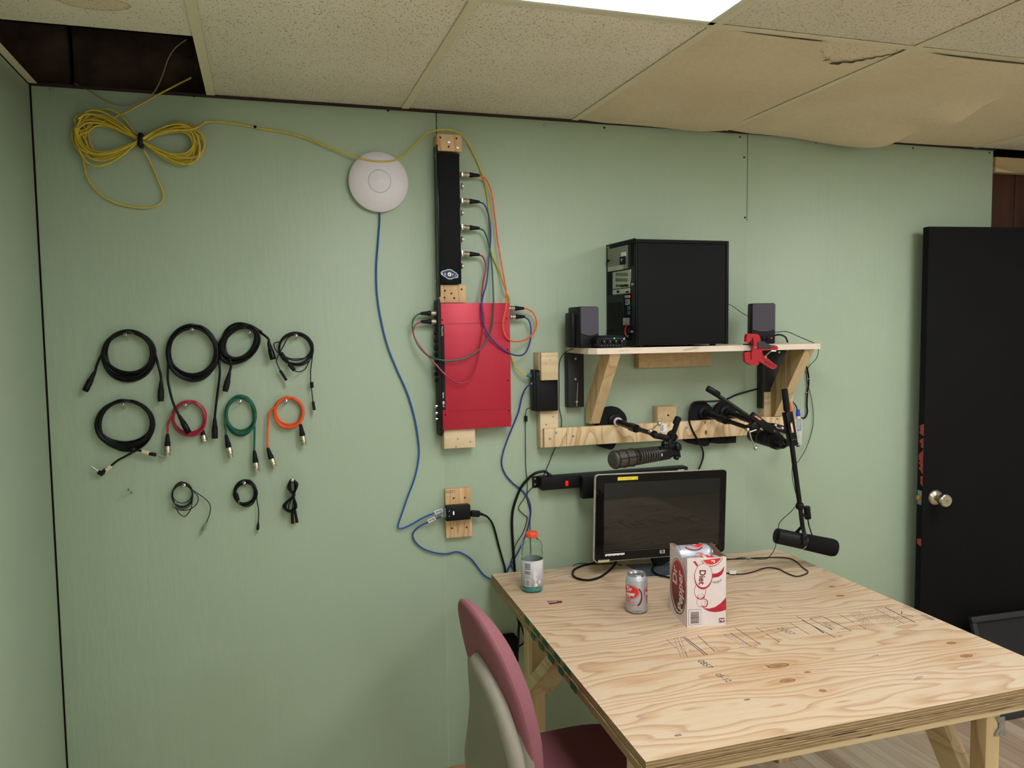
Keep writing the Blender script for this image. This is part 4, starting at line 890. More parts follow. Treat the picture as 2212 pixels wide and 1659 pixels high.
# thin speaker wire
t = thing('speaker_wire', 'thin black wire running down from the left shelf end past the network box', 'cable', P(1205, 900, 0))
G().tube(wall_pts([(1245, 752, .10), (1228, 757, .05), (1214, 769, .02), (1208, 790, .012), (1208, 840, .012), (1208, 880, .012), (1213, 905, .012), (1212, 925, .010), (1205, 955, .006), (1196, 975, .006), (1186, 1000, .006), (1175, 1025, .006), (1160, 1045, .006), (1143, 1060, .006), (1130, 1080, .006), (1120, 1098, .006), (1132, 1112, .006), (1139, 1120, .006), (1130, 1150, .006), (1115, 1175, .006), (1108, 1200, .006), (1103, 1220, .006), (1114, 1235, .006)]), .0015, 6, 5).put('cord', 'blackthin', t)

# power injector on its little board
bd = thing('mounting_board', 'small pale stamped pine board behind the black power injector', 'wood board', P(991, 1158, 0))
MT['w_v2'] = wood('injector_board', (224, 180, 122), (208, 156, 94), (180, 118, 62), 2, 7, across=16, along=1.5, seed=21)
wbox(G(), 962, 1057, 1017, 1110, 0, .018, .001).put('upper_board', 'w_v2', bd); wbox(G(), 963, 1112, 1020, 1158, 0, .018, .001).put('lower_board', 'w_v2', bd)
screws(bd, [(980, 1076), (1004, 1075), (976, 1141), (1008, 1139)], .018, 'darkbrown', .0035)
F = Fr(P(963, 1066, .018), (1, 0, 0), (0, 0, 1)); d_bars(G(), F, .001, .0, .033, .0035, 22, False, seed=2).put('ink_stamp', 'inksoft', bd, sm=False); g = d_bars(G(), F, .001, .006, .033, .0095, 22, False, seed=3); d_text(g, F, '2 1', .003, -.018, .009); d_text(g, F, '2 ,2', .003, -.045, .008); g.put('ink_stamp', 'inksoft', bd, sm=False)
pj = thing('power_injector', 'small black power injector box with a white light and two blue cables', 'power adapter', P(990, 1122, .018))
wbox(G(), 964, 1095, 1017, 1122, .018, .052, .003).put('case', 'black', pj)
MT['ledwhite'] = plain('white_led', (230, 235, 255), .4, emit=(225, 235, 255), estr=2.5)
wbox(G(), 979, 1105, 981, 1112, .052, .0526).put('status_light', 'ledwhite', pj)
for y in (1104, 1115): wbox(G(), 970, y - .7, 971.5, y + .9, .052, .0526).put('port_mark', 'whitepaper', pj)
for y in (1103, 1112): G().box(P(960, y - 4, .045), P(965, y + 4, .03), .001).put('port', 'greyplug', pj)
pc = thing('mains_cable', 'black power cord plugged into the power injector, falling behind the table', 'cable', P(1070, 1180, 0))
G().beam(P(1017, 1109, .036), P(1036, 1110, .034), .022, .016, (0, 1, 0), .003, ).put('plug', 'black', pc); G().lathe(P(1033, 1110, .034), dirp((1033, 1110, .034), (1044, 1111, .03)), [(0, .0075), (.006, .006), (.018, .0045)], 12).put('strain_relief', 'black', pc)
G().tube(wall_pts([(1040, 1111, .03), (1052, 1116, .02), (1063, 1130, .012), (1070, 1150, .009), (1077, 1178, .009), (1084, 1203, .009), (1090, 1225, .009), (1093, 1250, .009)]), .0037, 8, 6).put('cord', 'blackcable', pc)

# ------------------------------------------------------------------ SHELF
SZ = 1.4585; ST = .020
N = NT('chipped_white_paint'); v = N.coord((3, 14, 14)); n_ = N.noise(v, 2.2, 5, .65)
N.col(N.ramp(n_, [(.0, lin((150, 116, 84))), (.34, lin((196, 170, 144))), (.40, lin((226, 208, 188))), (.72, lin((232, 216, 198))), (.78, lin((206, 178, 150)))])); N.set(Roughness=.65); N.bump(n_, .001, .5); MT['shelfwhite'] = N.m
MT['pineW'] = wood('shelf_brace_pine', (220, 186, 132), (206, 166, 112), (176, 134, 82), 2, 4, across=12, along=1.2, seed=31)
MT['pineK'] = wood('shelf_brace_stained', (176, 146, 92), (150, 118, 66), (110, 78, 40), 2, 6, across=12, along=1.2, seed=41)
MT['particle'] = plain('particle_wood', (198, 170, 130), .8, var=.12, scale=50)
N = NT('black_painted_wood'); v = N.coord((30, 30, 2)); n_ = N.noise(v, 1.5, 4); N.col(N.ramp(n_, [(.3, lin((20, 20, 22))), (.75, lin((34, 33, 34)))])); N.set(Roughness=.55); N.bump(n_, .0006); MT['blackwood'] = N.m
sh = thing('wall_shelf', 'chipped white painted wooden wall shelf on diagonal pine braces', 'shelf', (2.1, 0, 1.1))
c0, c1 = P(1222, 752, .0), P(1246, 763, .14); fl, fl2 = PZ(1268, 766, SZ), PZ(1290, 769, SZ); fr_, br_ = PZ(1768, 746, SZ), PZ(1776, 741, SZ); bk = PZ(1700, 735, SZ)
pts = [Vector((1.684, -.001, SZ)), Vector((1.676, -.16, SZ)), Vector((1.680, -.215, SZ)), Vector((1.70, -.245, SZ)), Vector((1.735, -.2555, SZ)), Vector((2.60, -.2555, SZ)), Vector((2.645, -.2555, SZ)), Vector((2.66, -.24, SZ)), Vector((2.66, -.10, SZ)), Vector((2.70, -.001, SZ))]
q = PZ(1768, 745, SZ); XRt = P(1772, 748, .2555).x
for p_ in pts[5:]: p_.x += XRt - 2.645
G().prism(pts, (0, 0, -ST)).put('shelf_board', 'shelfwhite', sh, sm=False)
def brace(xc, w_, topo, boto, z0, mt, lb=None, dd=.08):
    """diagonal from under the shelf front down to the wall rail (vertical plane x = xc)"""
    zt = SZ - ST
    g = G(); a = Vector((xc - w_ / 2, 0, 0)); prof = [(-topo, zt), (-(topo - dd), zt), (-boto + .02, z0 + .85 * dd), (-boto + .02, z0), (-boto - .02, z0)]
    g.prism([Vector((xc - w_ / 2, y, z)) for y, z in prof], (w_, 0, 0)); g.mi = [0] * (len(g.mi) - 5) + [1] * 5; o = g.put('brace', [mt, 'pineW'], sh, sm=False)
    if lb: o['label'] = lb
xl = P(1328, 769, .24).x; brace(xl, .038, .247, .045, P(1275, 915, .06).z, 'pineW')
xr_ = P(1747, 757, .24).x; brace(xr_, .040, .247, .045, P(1655, 900, .06).z, 'pineK', 'stained brace with a pale front', .10)
wbox(G(), 1227, 762, 1262, 879, 0, .038, .0015).put('upright', 'blackwood', sh)
a = P(1227, 762, .038); 
def pxrect(o, x0, y0, x1, y1): return P(x0, y0, o), P(x1, y1, o)
wbox(G(), 1648, 757, 1699, 880, 0, .038, .0015).put('upright', 'blackwood', sh)
for x, y in ((1243, 775), (1243, 819), (1246, 868), (1683, 761)): G().lathe(P(x, y, .0378), (0, -1, 0), [(0, .0042), (.0012, .0042), (.0014, .002)], 10).put('screw_head', 'steel', sh)
tt_ = G().tube([P(1248, 827, .0383), P(1247, 850, .0383), P(1246, 878, .0383)], .0008).put('split_crack', 'w_h', sh)
wbox(G(), 1380, 762, 1535, 790, 0, .04, .0015).put('cleat', 'particle', sh)
for x, y in ((1424, 773), (1494, 769)): G().lathe(P(x, y, .0398), (0, -1, 0), [(0, .0035), (.001, .0035)], 10).put('screw_head', 'zinc', sh)

# rail below the shelf with its spacers
rail = thing('wall_rail', 'long pale plywood rail on the wall trapping the microphone stand bases', 'wood rail', (2.1, 0, 1.13))
MT['railply'] = wood('rail_plywood', (230, 200, 150), (206, 156, 96), (182, 124, 66), 2, 13, across=8, along=3.4, seed=70)
a, b = P(1180, 928, .060), P(1175, 966, .060); c_, d_ = P(1700, 897, .060), P(1702, 936, .060)
ztop, zbot = (a.z + c_.z) / 2, (b.z + d_.z) / 2
G().box((P(1176, 945, .06).x, -.042, zbot), (P(1716, 915, .06).x, -.060, ztop), .001).put('board', 'railply', rail)
G().box((P(1420, 890, .04).x, 0, zbot + .003), (P(1461, 890, .04).x, -.0418, P(1440, 878, .04).z), .0015).put('spacer', 'particle', rail)
G().box((P(1650, 890, .04).x, 0, zbot + .003), (P(1712, 890, .04).x, -.0418, P(1680, 846, .04).z), .0015).put('spacer', 'w_h', rail)
for x, y in ((1201, 935), (1188, 948), (1238, 942), (1483, 924), (1679, 905)): G().lathe(P(x, y, .0598), (0, -1, 0), [(0, .0045), (.0012, .0045), (.0014, .002)], 10).put('screw_head', 'zinc', rail)
for x, y in ((1443, 897), (1667, 878), (1697, 870)): G().lathe(P(x, y, .0415), (0, -1, 0), [(0, .004), (.0012, .004)], 10).put('screw_head', 'darkbrown', rail)
for x, y, r_ in ((1525, 934, .009), (1523, 913, .005)): 
    p_ = P(x, y, .0602); g = G(); d_ell(g, Fr(p_, (1, 0, 0), (0, 0, 1)), 0, 0, r_ * .6, r_, .0002); g.put('knot', plain('knot_brown', (126, 66, 38), .7), rail, sm=False)
p_ = P(1224, 962, .0603); G().box((p_.x - .0006, -.0605, p_.z), (p_.x + .0006, -.0598, p_.z + .045)).put('crack', 'darkbrown', rail)
F = Fr(P(1424, 932, .0604), (1, 0, 0), (0, 0, 1)); c = d_rect(G(), F, 0, -.002, .032, .028).put('paper_label', 'whitepaper', rail, sm=False); d_bars(G(), F, .009, .002, .017, .024, 12, True, seed=6).put('barcode', 'ink', c, sm=False)

# ------------------------------------------------------------------ COMPUTER on the shelf
px0, px1, py0, py1, pz0, pz1 = 1.8405, 2.2, -.25, -.035, SZ + .0065, 1.8232
pc = thing('desktop_computer', 'large black computer tower on the shelf, back panel facing left', 'computer', ((px0 + px1) / 2, -.14, SZ))
G().box((px0 + .004, py0 + .004, pz0), (px1 - .012, py1 - .003, pz1 - .002), .001).put('chassis', 'black', pc)
G().box((px0 + .008, py0 - .0006, pz0 + .006), (px1 - .013, py0 + .005, pz1 - .012), .0015).put('side_panel', 'darkpanel', pc)
G().box((px0, py0 - .001, pz1 - .0115), (px1 - .012, py1, pz1 + .001), .002).put('top_panel', 'darkpanel', pc)
G().box((px1 - .0115, py0 - .002, pz0 - .001), (px1, py1, pz1 + .001), .003).put('front_bezel', 'black', pc)
G().box((px1 - .0045, py0 - .0026, pz0 + .05), (px1 - .0025, py0 - .0015, pz0 + .23)).put('bezel_slot', 'dark', pc)
for x in (px0 + .03, px1 - .045): 
    for y in (py0 + .03, py1 - .03): G().cyl((x, y, SZ), (x, y, pz0 + .001), .011).put('foot', 'rubber', pc)
RX = px0 + .004
def rp(px, py): q = PX(px, py, RX); return q.y, q.z
def rbox(x0, y0, x1, y1, t0, t1, name, mt, root=None, bev=0.0, **k):
    a, b = rp(x0, y0), rp(x1, y1); return G().box((RX - t0, a[0], a[1]), (RX - t1, b[0], b[1]), bev).put(name, mt, root or pc, **k)
# pixels of the close-up (893 x 1659 over 140 x 260)
def cp(x, y): return 1280 + x * 140 / 893, 500 + y * 260 / 1659
def rb(x0, y0, x1, y1, *a, **k): p_, q_ = cp(x0, y0), cp(x1, y1); return rbox(p_[0], p_[1], q_[0], q_[1], *a, **k)
frame_ = rb(183, 190, 590, 1590, -.002, .0005, 'rear_panel', 'black')
N = NT('punched_steel'); vo = N.n('ShaderNodeTexVoronoi'); vo.inputs['Scale'].default_value = 155; vo.inputs['Randomness'].default_value = 0.0; N.l(N.coord((0, 1, 1.1)), vo.inputs['Vector'])
mk = N.ramp(vo.outputs['Distance'], [(.0, lin((12, 12, 11))), (.36, lin((14, 14, 13))), (.42, lin((176, 176, 160)))]); N.col(mk); N.set(Roughness=.4, Metallic=.4); MT['punched'] = N.m
psu = rb(212, 205, 495, 505, .0005, .002, 'power_supply', 'punched'); rb(226, 495, 430, 522, .002, .004, 'supply_lip', 'steel', psu); rb(400, 293, 470, 340, .002, .0026, 'paper_sticker', 'whitepaper', psu)
sk = rb(392, 352, 462, 448, .002, .006, 'mains_inlet', 'blackmatte', psu, .001); rb(415, 378, 436, 392, .006, .0065, 'inlet_pin', 'chrome', sk); rb(418, 402, 430, 412, .006, .0065, 'inlet_pin', 'chrome', sk)
for x, y in ((209, 218), (484, 168)):
    p_ = cp(x, y); a = rp(*p_); G().lathe((RX - .0005, a[0], a[1]), (-1, 0, 0), [(0, .003), (.0015, .0028)], 8).put('case_screw', 'brass', pc)
for k, (y0_, y1_) in enumerate(((565, 622), (640, 700), (722, 778), (806, 860))):
    sl = rb(288, y0_, 535 if k < 2 else 522, y1_ - 10, .0005, .0035, 'slot_cover', 'steel', bev=.0006)
    if k < 2:
        for j in range(17): rb(330 + j * 10, y0_ + 6, 335 + j * 10, y1_ - 9, .0035, .0037, 'vent_slit', 'dark', sl)
    else:
        for j in range(4 if k == 2 else 2): rb(336 + j * 18 + (10 if k == 3 else 0), y0_ + 10, 347 + j * 18 + (16 if k == 3 else 0), y1_ - 14, .0035, .0038, 'vent_slit', 'dark', sl)
        rb(415, y0_ + 12, 480, y1_ - 16, .0035, .008, 'video_port', 'black' if k == 2 else 'steel', sl); rb(485, y0_ + 16, 505, y1_ - 18, .0035, .007, 'video_port', 'dark', sl)
for j in range(12):
    rb(528, 150 + j * 28, 570, 168 + j * 28, .0006, .001, 'vent_slot', 'dark')
for j in range(3):
    for i in range(13): rb(212 + j * 20, 560 + i * 25, 226 + j * 20, 576 + i * 25, .0006, .001, 'vent_hole', 'dark')
for i in range(17): rb(215, 985 + i * 26, 425 - abs(i - 8) * 3, 1000 + i * 26, .0006, .0016, 'fan_grille_bar', 'blackmatte')
io = rb(430, 870, 545, 1500, .0005, .001, 'port_panel', 'dark')
rb(462, 880, 480, 915, .001, .006, 'audio_port', plain('port_blue', (86, 140, 186), .5), io); rb(484, 880, 500, 915, .001, .006, 'audio_port', plain('port_green', (126, 176, 100), .5), io); rb(504, 880, 522, 915, .001, .006, 'audio_port', plain('port_pink', (206, 96, 90), .5), io)
rb(474, 938, 518, 1008, .001, .006, 'usb_ports', 'steel', io); rb(484, 950, 492, 996, .006, .0065, 'port_hole', 'dark', io); rb(502, 950, 510, 996, .006, .0065, 'port_hole', 'dark', io)
for y in (1030, 1096): rb(498, y, 522, y + 48, .001, .006, 'usb_port', plain('port_navy', (40, 64, 92), .5), io)
rb(462, 1192, 514, 1290, .001, .012, 'video_port', 'steel', io); rb(486, 1330, 518, 1410, .001, .010, 'network_port', 'black', io); rb(470, 1425, 500, 1460, .001, .006, 'mouse_port', plain('port_teal', (56, 112, 104), .5), io)
p_ = [PX(*cp(x, y), RX - .012) for x, y in ((470, 1270), (455, 1330), (450, 1390), (462, 1440))]
G().tube(p_, .0032).put('red_drive_cable', plain('red_sata', (150, 22, 34), .5), pc)
for x, y in ((156, 400), (166, 1370)):
    q = P(*cp(x + 30, y), .036); G().lathe((px0 + .004, py1 + .006, q.z), (-1, 0, 0), [(0, .003), (.006, .003), (.006, .005), (.012, .005)], 12).put('thumb_screw', 'black', pc)
for x, y in ((568, 728), (560, 1382)):
    a = rp(*cp(x, y)); G().lathe((RX - .0005, a[0], a[1]), (-1, 0, 0), [(0, .003), (.004, .003), (.004, .0046), (.008, .0046)], 12).put('thumb_screw', 'zinc', pc)

# ------------------------------------------------------------------ SPEAKERS
def speaker(x0, x1, z1, yf, yb, label, knobs=False, hood=0.0, turn=0.0):
    t = thing('computer_speaker', label, 'speaker', ((x0 + x1) / 2, yf if turn else (yf + yb) / 2, SZ)); W_, H_ = x1 - x0, z1 - SZ; t.rotation_euler = (0, 0, turn)
    G().box((x0, yf + .006, SZ + .0005), (x1, yb, z1), .006).put('cabinet', 'black', t)
    if hood: G().box((x0 - hood, yf + .05, SZ + .0005), (x0 + .01, yb, z1 - .02), .006).put('rear_cabinet', 'black', t)
    n = 12; zc = SZ + H_ * .36; pts = [(x0 + .003, z1 - .006), (x0 + .006, z1 - .002), (x1 - .006, z1 - .002), (x1 - .003, z1 - .006)] + [(x1 - .003 - (W_ - .006) * i / n, zc - .008 * math.sin(PI * i / n)) for i in range(n + 1)]
    G().prism([Vector((a, yf + .006, b)) for a, b in pts], (0, -.007, 0)).put('grille', 'charcoal', t, ang=50)
    G().box((x0 + .002, yf + .002, SZ + .003), (x1 - .002, yf + .007, zc), .001).put('front_plate', 'black', t)
    if knobs:
        for i, f in enumerate((.5, .69)): G().lathe((x0 + W_ * f, yf + .002, SZ + H_ * .14), (0, -1, 0), [(0, .0065), (.006, .006), (.007, .004)], 14).put('knob', 'black', t)
        G().lathe((x0 + W_ * .83, yf + .002, SZ + H_ * .14), (0, -1, 0), [(0, .0022), (.001, .0016)], 10).put('power_light', plain('red_led', (255, 20, 40), .4, emit=(255, 10, 40), estr=6), t)
    return t
o_ = .19; a, b = P(1253, 662, o_), P(1295, 748, o_)
speaker(a.x, b.x, a.z, -o_, -.075, 'charcoal desktop speaker at the left end of the shelf', hood=.012)
o_ = .16; a, b = P(1620, 655, o_), P(1673, 741, o_)
speaker(a.x + .016, b.x - .002, a.z, -o_, -.10, 'charcoal desktop speaker with a red light on the right of the shelf', True, turn=-.30)

# headphone amplifier
o_ = .235; a, b = P(1288, 725, o_), P(1355, 751, o_)
ha = thing('headphone_amplifier', 'small black headphone amplifier with four knobs before the left speaker', 'amplifier', ((a.x + b.x) / 2, -.19, SZ))
zh = a.z; zc = (SZ + zh) / 2; hh_ = (zh - SZ) / 2 - .0005; x0, x1 = a.x, b.x; pr = []
for i in range(9): t_ = PI / 2 + PI * i / 8; pr.append((x0 + hh_ + hh_ * math.cos(t_), zc + hh_ * math.sin(t_)))
for i in range(9): t_ = -PI / 2 + PI * i / 8; pr.append((x1 - hh_ + hh_ * math.cos(t_), zc + hh_ * math.sin(t_)))
G().prism([Vector((x, -.165, z)) for x, z in pr], (0, -.068, 0)).put('case', 'black', ha, ang=30)
G().prism([Vector((x0 + (x - x0) * .98 + .0005, -.233, zc + (z - zc) * .96)) for x, z in pr], (0, -.002, 0)).put('front_panel', 'blacksheen', ha)
W_ = x1 - x0
for i in range(4):
    kx_ = x0 + W_ * (.22 + .19 * i); k = G().lathe((kx_, -.235, zc - .002), (0, -1, 0), [(0, .0062), (.009, .0056), (.010, .004)], 16).put('knob', 'black', ha)
    G().box((kx_ - .0005, -.2455, zc), (kx_ + .0005, -.2445, zc + .004)).put('pointer_line', 'whitepaper', k)
for i in range(8): G().lathe((x0 + W_ * (.17 + .094 * i), -.235, zc - .0125), (0, -1, 0), [(0, .0009), (.0006, .0009)], 6).put('scale_dot', 'whitepaper', ha)
G().box((x0 + W_ * .56, -.2355, zc + .0095), (x0 + W_ * .60, -.2345, zc + .0125)).put('power_light', plain('green_led', (40, 255, 90), .4, emit=(30, 255, 80), estr=3), ha)
F = Fr((x0, -.2352, zc), (1, 0, 0), (0, 0, 1)); MT['purpleink'] = plain('purple_print', (70, 62, 150), .5)
g = G(); d_bars(g, F, W_ * .2, .0098, W_ * .5, .0118, 9, False, seed=3, gap=.25); d_bars(g, F, W_ * .62, .0098, W_ * .86, .0118, 8, False, seed=5, gap=.25); g.put('small_lettering', 'purpleink', ha, sm=False)
g = G(); d_text(g, F, '4', W_ * .86, .0055, .010, bold=.0003, shear=.3); g.put('numeral', 'whitepaper', ha, sm=False)

# cables off the shelf
t = thing('speaker_wire', 'thin black wire from behind the computer to the right speaker', 'cable', P(1600, 670, .05)); G().tube(wall_pts([(1570, 656, .10), (1582, 661, .07), (1600, 674, .06), (1625, 689, .08)]), .0013, 6, 6).put('cord', 'blackthin', t)
t = thing('speaker_wire', 'long thin black wire looping off the right shelf end down to the boom arm', 'cable', P(1750, 850, 0))
G().tube(wall_pts([(1670, 719, .10), (1690, 716, .1), (1705, 718, .11), (1725, 727, .13), (1749, 737, .16), (1765, 745, .12), (1768, 757, .07), (1763, 775, .03), (1746, 794, .01), (1742, 812, .008), (1745, 830, .008), (1751, 852, .008), (1755, 875, .008), (1757, 900, .008), (1755, 925, .008), (1748, 950, .01), (1738, 975, .05), (1722, 1000, .12)]), .0014, 6, 6).put('cord', 'blackthin', t)
t = thing('power_cable', 'thick black cable hanging in a loop from the right end of the shelf', 'cable', P(1745, 850, 0))
G().tube(wall_pts([(1672, 725, .10), (1684, 723, .09), (1697, 729, .06), (1705, 748, .035), (1720, 770, .015), (1738, 785, .008), (1745, 803, .008), (1747, 825, .008), (1744, 850, .008), (1743, 875, .008), (1744, 890, .008), (1739, 902, .008), (1730, 903, .008), (1722, 897, .02)]), .0034, 8, 6).put('cord', 'blackcable', t)
for x, y in ((1746, 818), (1742, 848)): G().lathe(P(x, y, .008) + Vector((0, 0, -.001)), (0, 0, 1), [(0, .0042), (.0022, .0042)], 10).put('cord_band', 'cream', t)
t = thing('power_cable', 'black cable running from the right brace over the stand bases down behind the monitor', 'cable', P(1500, 900, 0))
G().tube(wall_pts([(1662, 834, .02), (1625, 843, .015), (1590, 853, .012), (1565, 864, .045), (1535, 867, .05), (1505, 868, .05), (1495, 873, .055), (1491, 888, .066), (1489, 910, .068), (1496, 930, .066), (1508, 952, .066), (1517, 970, .03), (1519, 985, .012), (1515, 1000, .01), (1510, 1013, .01), (1507, 1030, .01)]), .0036, 8, 6).put('cord', 'blackcable', t)
t = thing('power_cable', 'short black cable arching from the right brace to the blue marker', 'cable', P(1715, 870, 0))
G().tube(wall_pts([(1704, 862, .03), (1712, 868, .02), (1720, 878, .012), (1722, 888, .012)]), .0022, 8, 5).put('cord', 'blackcable', t)

# ------------------------------------------------------------------ RED CLAMP on the shelf edge
MT['clampred'] = plain('clamp_red', (176, 24, 36), .42, var=.05); MT['clampgrey'] = plain('clamp_grip_grey', (52, 52, 58), .7)
cl = thing('spring_clamp', 'red spring clamp with grey grips gripping the shelf edge', 'clamp', P(1636, 760, .27))
def k6(L): return [(1580 + x * 220 / 1659, 700 + y * 220 / 1659) for x, y in L]
co, ci = .279, .265
ppoly(G(), k6([(248, 200), (262, 165), (300, 155), (420, 162), (460, 190), (476, 250), (480, 300), (425, 300), (430, 400), (440, 440), (425, 520), (430, 590), (455, 640), (440, 665), (320, 672), (232, 615), (222, 590), (218, 470), (305, 455), (310, 560), (330, 590), (325, 480), (350, 420), (365, 340), (362, 270), (352, 225), (335, 215), (330, 260), (300, 300), (262, 300), (240, 280)]), ci, co).put('frame', 'clampred', cl, ang=50)
ppoly(G(), k6([(425, 300), (480, 282), (548, 285), (552, 302), (600, 325), (660, 350), (700, 372), (640, 388), (560, 385), (440, 390)]), ci - .002, co + .003).put('upper_grip', 'clampgrey', cl, ang=50)
ppoly(G(), k6([(612, 386), (700, 345), (745, 360), (764, 390), (752, 415), (700, 422), (640, 412)]), ci, co + .001).put('upper_handle_tip', 'clampred', cl, ang=50)
ppoly(G(), k6([(440, 390), (610, 386), (640, 412), (560, 428), (500, 436), (512, 500), (600, 560), (690, 640), (742, 672), (745, 695), (700, 735), (655, 730), (560, 670), (455, 610), (430, 590), (425, 520)]), ci + .003, co - .003).put('lower_handle', 'clampred', cl, ang=50)
ppoly(G(), k6([(540, 590), (600, 608), (690, 655), (720, 680), (695, 702), (640, 680), (560, 630)]), co - .003, co - .0015).put('handle_recess', plain('clamp_red_dark', (130, 16, 26), .5), cl, sm=False)
G().tube([P(*k6([q])[0], co + .002) for q in ((540, 540), (570, 505), (620, 460), (660, 440), (720, 442))], .0024).put('spring', 'chrome', cl)
G().lathe(P(*k6([(540, 535)])[0], co - .004), (0, -1, 0), [(0, .0045), (.007, .0045), (.0075, .002)], 12).put('pivot_pin', 'steel', cl)
a, b = P(1610, 743, .24), P(1630, 747, .24)
G().box((a.x, -.225, SZ + .0003), (b.x + .002, -.275, SZ + .004), .001).put('upper_pad', 'rubber', cl)
G().box((a.x + .006, -.250, SZ + .004), (b.x - .002, -.268, SZ + .012), .003).put('upper_jaw', 'clampred', cl)
G().box((a.x + .002, -.225, SZ - ST - .0003), (b.x + .002, -.275, SZ - ST - .010), .001).put('lower_pad', 'rubber', cl)
F = Fr(P(*k6([(375, 385)])[0], co + .0002), (1, 0, .1), (0, 0, 1)); d_line(G(), F, [(0, 0), (.0025, .003), (.0035, -.001), (.006, .003), (.0075, 0)], .0008).put('logo_mark', 'whitepaper', cl, sm=False)

# ------------------------------------------------------------------ MICROPHONE STANDS (bases trapped behind the rail, poles straight out of the wall)
MT['grille'] = None
N = NT('mic_mesh'); ck = N.n('ShaderNodeTexVoronoi'); ck.inputs['Scale'].default_value = 420; ck.inputs['Randomness'].default_value = .15; N.l(N.coord(), ck.inputs['Vector'])
N.col(N.ramp(ck.outputs['Distance'], [(.25, lin((14, 13, 12))), (.6, lin((92, 86, 78)))])); N.set(Roughness=.45, Metallic=.4); N.bump(ck.outputs['Distance'], .001, .6); MT['grille'] = N.m
MT['foam'] = plain('foam_windscreen', (18, 17, 18), .95, var=.3, scale=900, bumpd=.001)
MT['enamel'] = plain('black_enamel', (17, 17, 18), .3, var=.08); MT['orangelabel'] = plain('orange_label', (214, 138, 106), .6); MT['labelpale'] = plain('label_pale', (236, 214, 204), .6)
def base(name_pts, root):
    ppoly(G(), spoly(name_pts), .018, .036).put('base_plate', 'blackmatte', root, ang=45)
def tee(root, c, s=.022, mt='enamel'): G().box(Vector(c) - Vector((s, s, s * .8)), Vector(c) + Vector((s, s, s * .8)), .006).put('tee_joint', mt, root)
def lever(root, pts, r=.003, ball=.0075):
    g = G().tube(pts, r * .8, 8, 4); g.put('lever_rod', 'chrome', root)
    for q in (pts[0], pts[-1]): G().ball(q, ball, 14).put('lever_ball', 'chrome', root)
# stand 1
b1 = [(1304, 887), (1315, 879), (1331, 879), (1344, 887), (1353, 900), (1352, 916), (1333, 954), (1327, 966), (1321, 971), (1313, 970), (1287, 958), (1290, 918)]
X1 = P(1326, 909, .03).x; h1 = P(1326, 909, .036); e1 = PX(1412, 937, X1); m1 = PX(1375, 926, X1)
s1 = thing('microphone_stand', 'left microphone stand with a white ring, its pole pointing out at the room', 'microphone stand', P(1326, 960, .02)); base(b1, s1)
h1.x = X1; e1.x = X1; m1.x = X1
G().lathe(h1, (0, -1, 0), [(0, .027), (.006, .026), (.012, .016), (.024, .0145)], 24).put('hub', 'black', s1)
hv = (e1 - h1).normalized()
G().cyl(h1 + hv * .025, h1 + hv * .034, .0165, n=20).put('white_ring', 'white', s1)
G().cyl(h1 + hv * .033, m1, .0115, n=18).put('outer_tube', 'enamel', s1)
G().lathe(m1 - hv * .05, hv, [(0, .0125), (.004, .0145), (.05, .0145), (.055, .0105), (.068, .010)], 18).put('clutch', 'rubber', s1)
G().cyl(m1, e1, .0078, n=16).put('inner_tube', 'enamel', s1)
J = P(1445, 946, .355); J2 = P(1418, 942, .35)
G().lathe(e1 - hv * .012, hv, [(0, .0105), (.02, .0115), (.026, .009)], 14).put('swivel', 'rubber', s1)
G().beam(P(1411, 940, .35), P(1458, 949, .36), .022, .019, (0, 0, 1), .004).put('tee_joint', 'enamel', s1)
lever(s1, [P(1405, 931, .365), P(1414, 923, .372), P(1424, 915, .38)]); lever(s1, [P(1425, 916, .372), P(1427, 926, .37), P(1428, 934, .37)], ball=.004)
G().lathe(P(1447, 934, .36), dirp((1447, 934, .36), (1458, 948, .36)), [(0, .012), (.02, .014), (.03, .012)], 14).put('swivel_block', 'enamel', s1)
G().cyl(P(1447, 958, .365), P(1466, 904, .37), .0085, n=16).put('boom_tube', 'enamel', s1); G().lathe(P(1459, 917, .37), dirp((1459, 917, .37), (1467, 899, .37)), [(0, .010), (.003, .0115), (.024, .0115), (.028, .008)], 16).put('end_cap', 'rubber', s1)
G().cyl(P(1446, 950, .365), P(1446, 966, .37), .0095, n=14).put('mount_stud', 'enamel', s1)
# mic 1
m_ = thing('broadcast_microphone', 'fat black microphone with mesh head and ribbed mesh body above the monitor', 'microphone', P(1390, 1000, .4))
a, b = P(1322, 994, .45), P(1449, 976, .375); d = (b - a).normalized(); L = (b - a).length
G().lathe(a, d, [(0, .012), (.001, .022), (.005, .0265), (.010, .0285), (L * .33, .0285), (L * .35, .027)], 28).put('mesh_head', 'grille', m_)
for t_ in (.012, L * .18, L * .32): G().lathe(a + d * (t_ - .0018), d, [(0, .0284), (0, .0298), (.0036, .0298), (.0036, .0284)], 28).put('head_ring', 'enamel', m_)
u_, v_ = ortho(d)
for k in range(6):
    an = 2 * PI * k / 6 + .3; o = (u_ * math.cos(an) + v_ * math.sin(an)) * .029; G().beam(a + d * .010 + o, a + d * L * .33 + o, .0028, .0022, None).put('head_rib', 'enamel', m_)
G().lathe(a + d * L * .34, d, [(0, .0275), (L * .03, .0262), (L * .40, .0235), (L * .42, .0245), (L * .60, .0235), (L * .64, .020), (L * .655, .016)], 28).put('barrel', 'enamel', m_)
for k in range(8): G().lathe(a + d * L * (.40 + k * .043), d, [(0, .0258 - k * .0003), (.0006, .0272 - k * .0003), (.0046, .0272 - k * .0003), (.0052, .0258 - k * .0003)], 28).put('mesh_band', 'grille', m_)
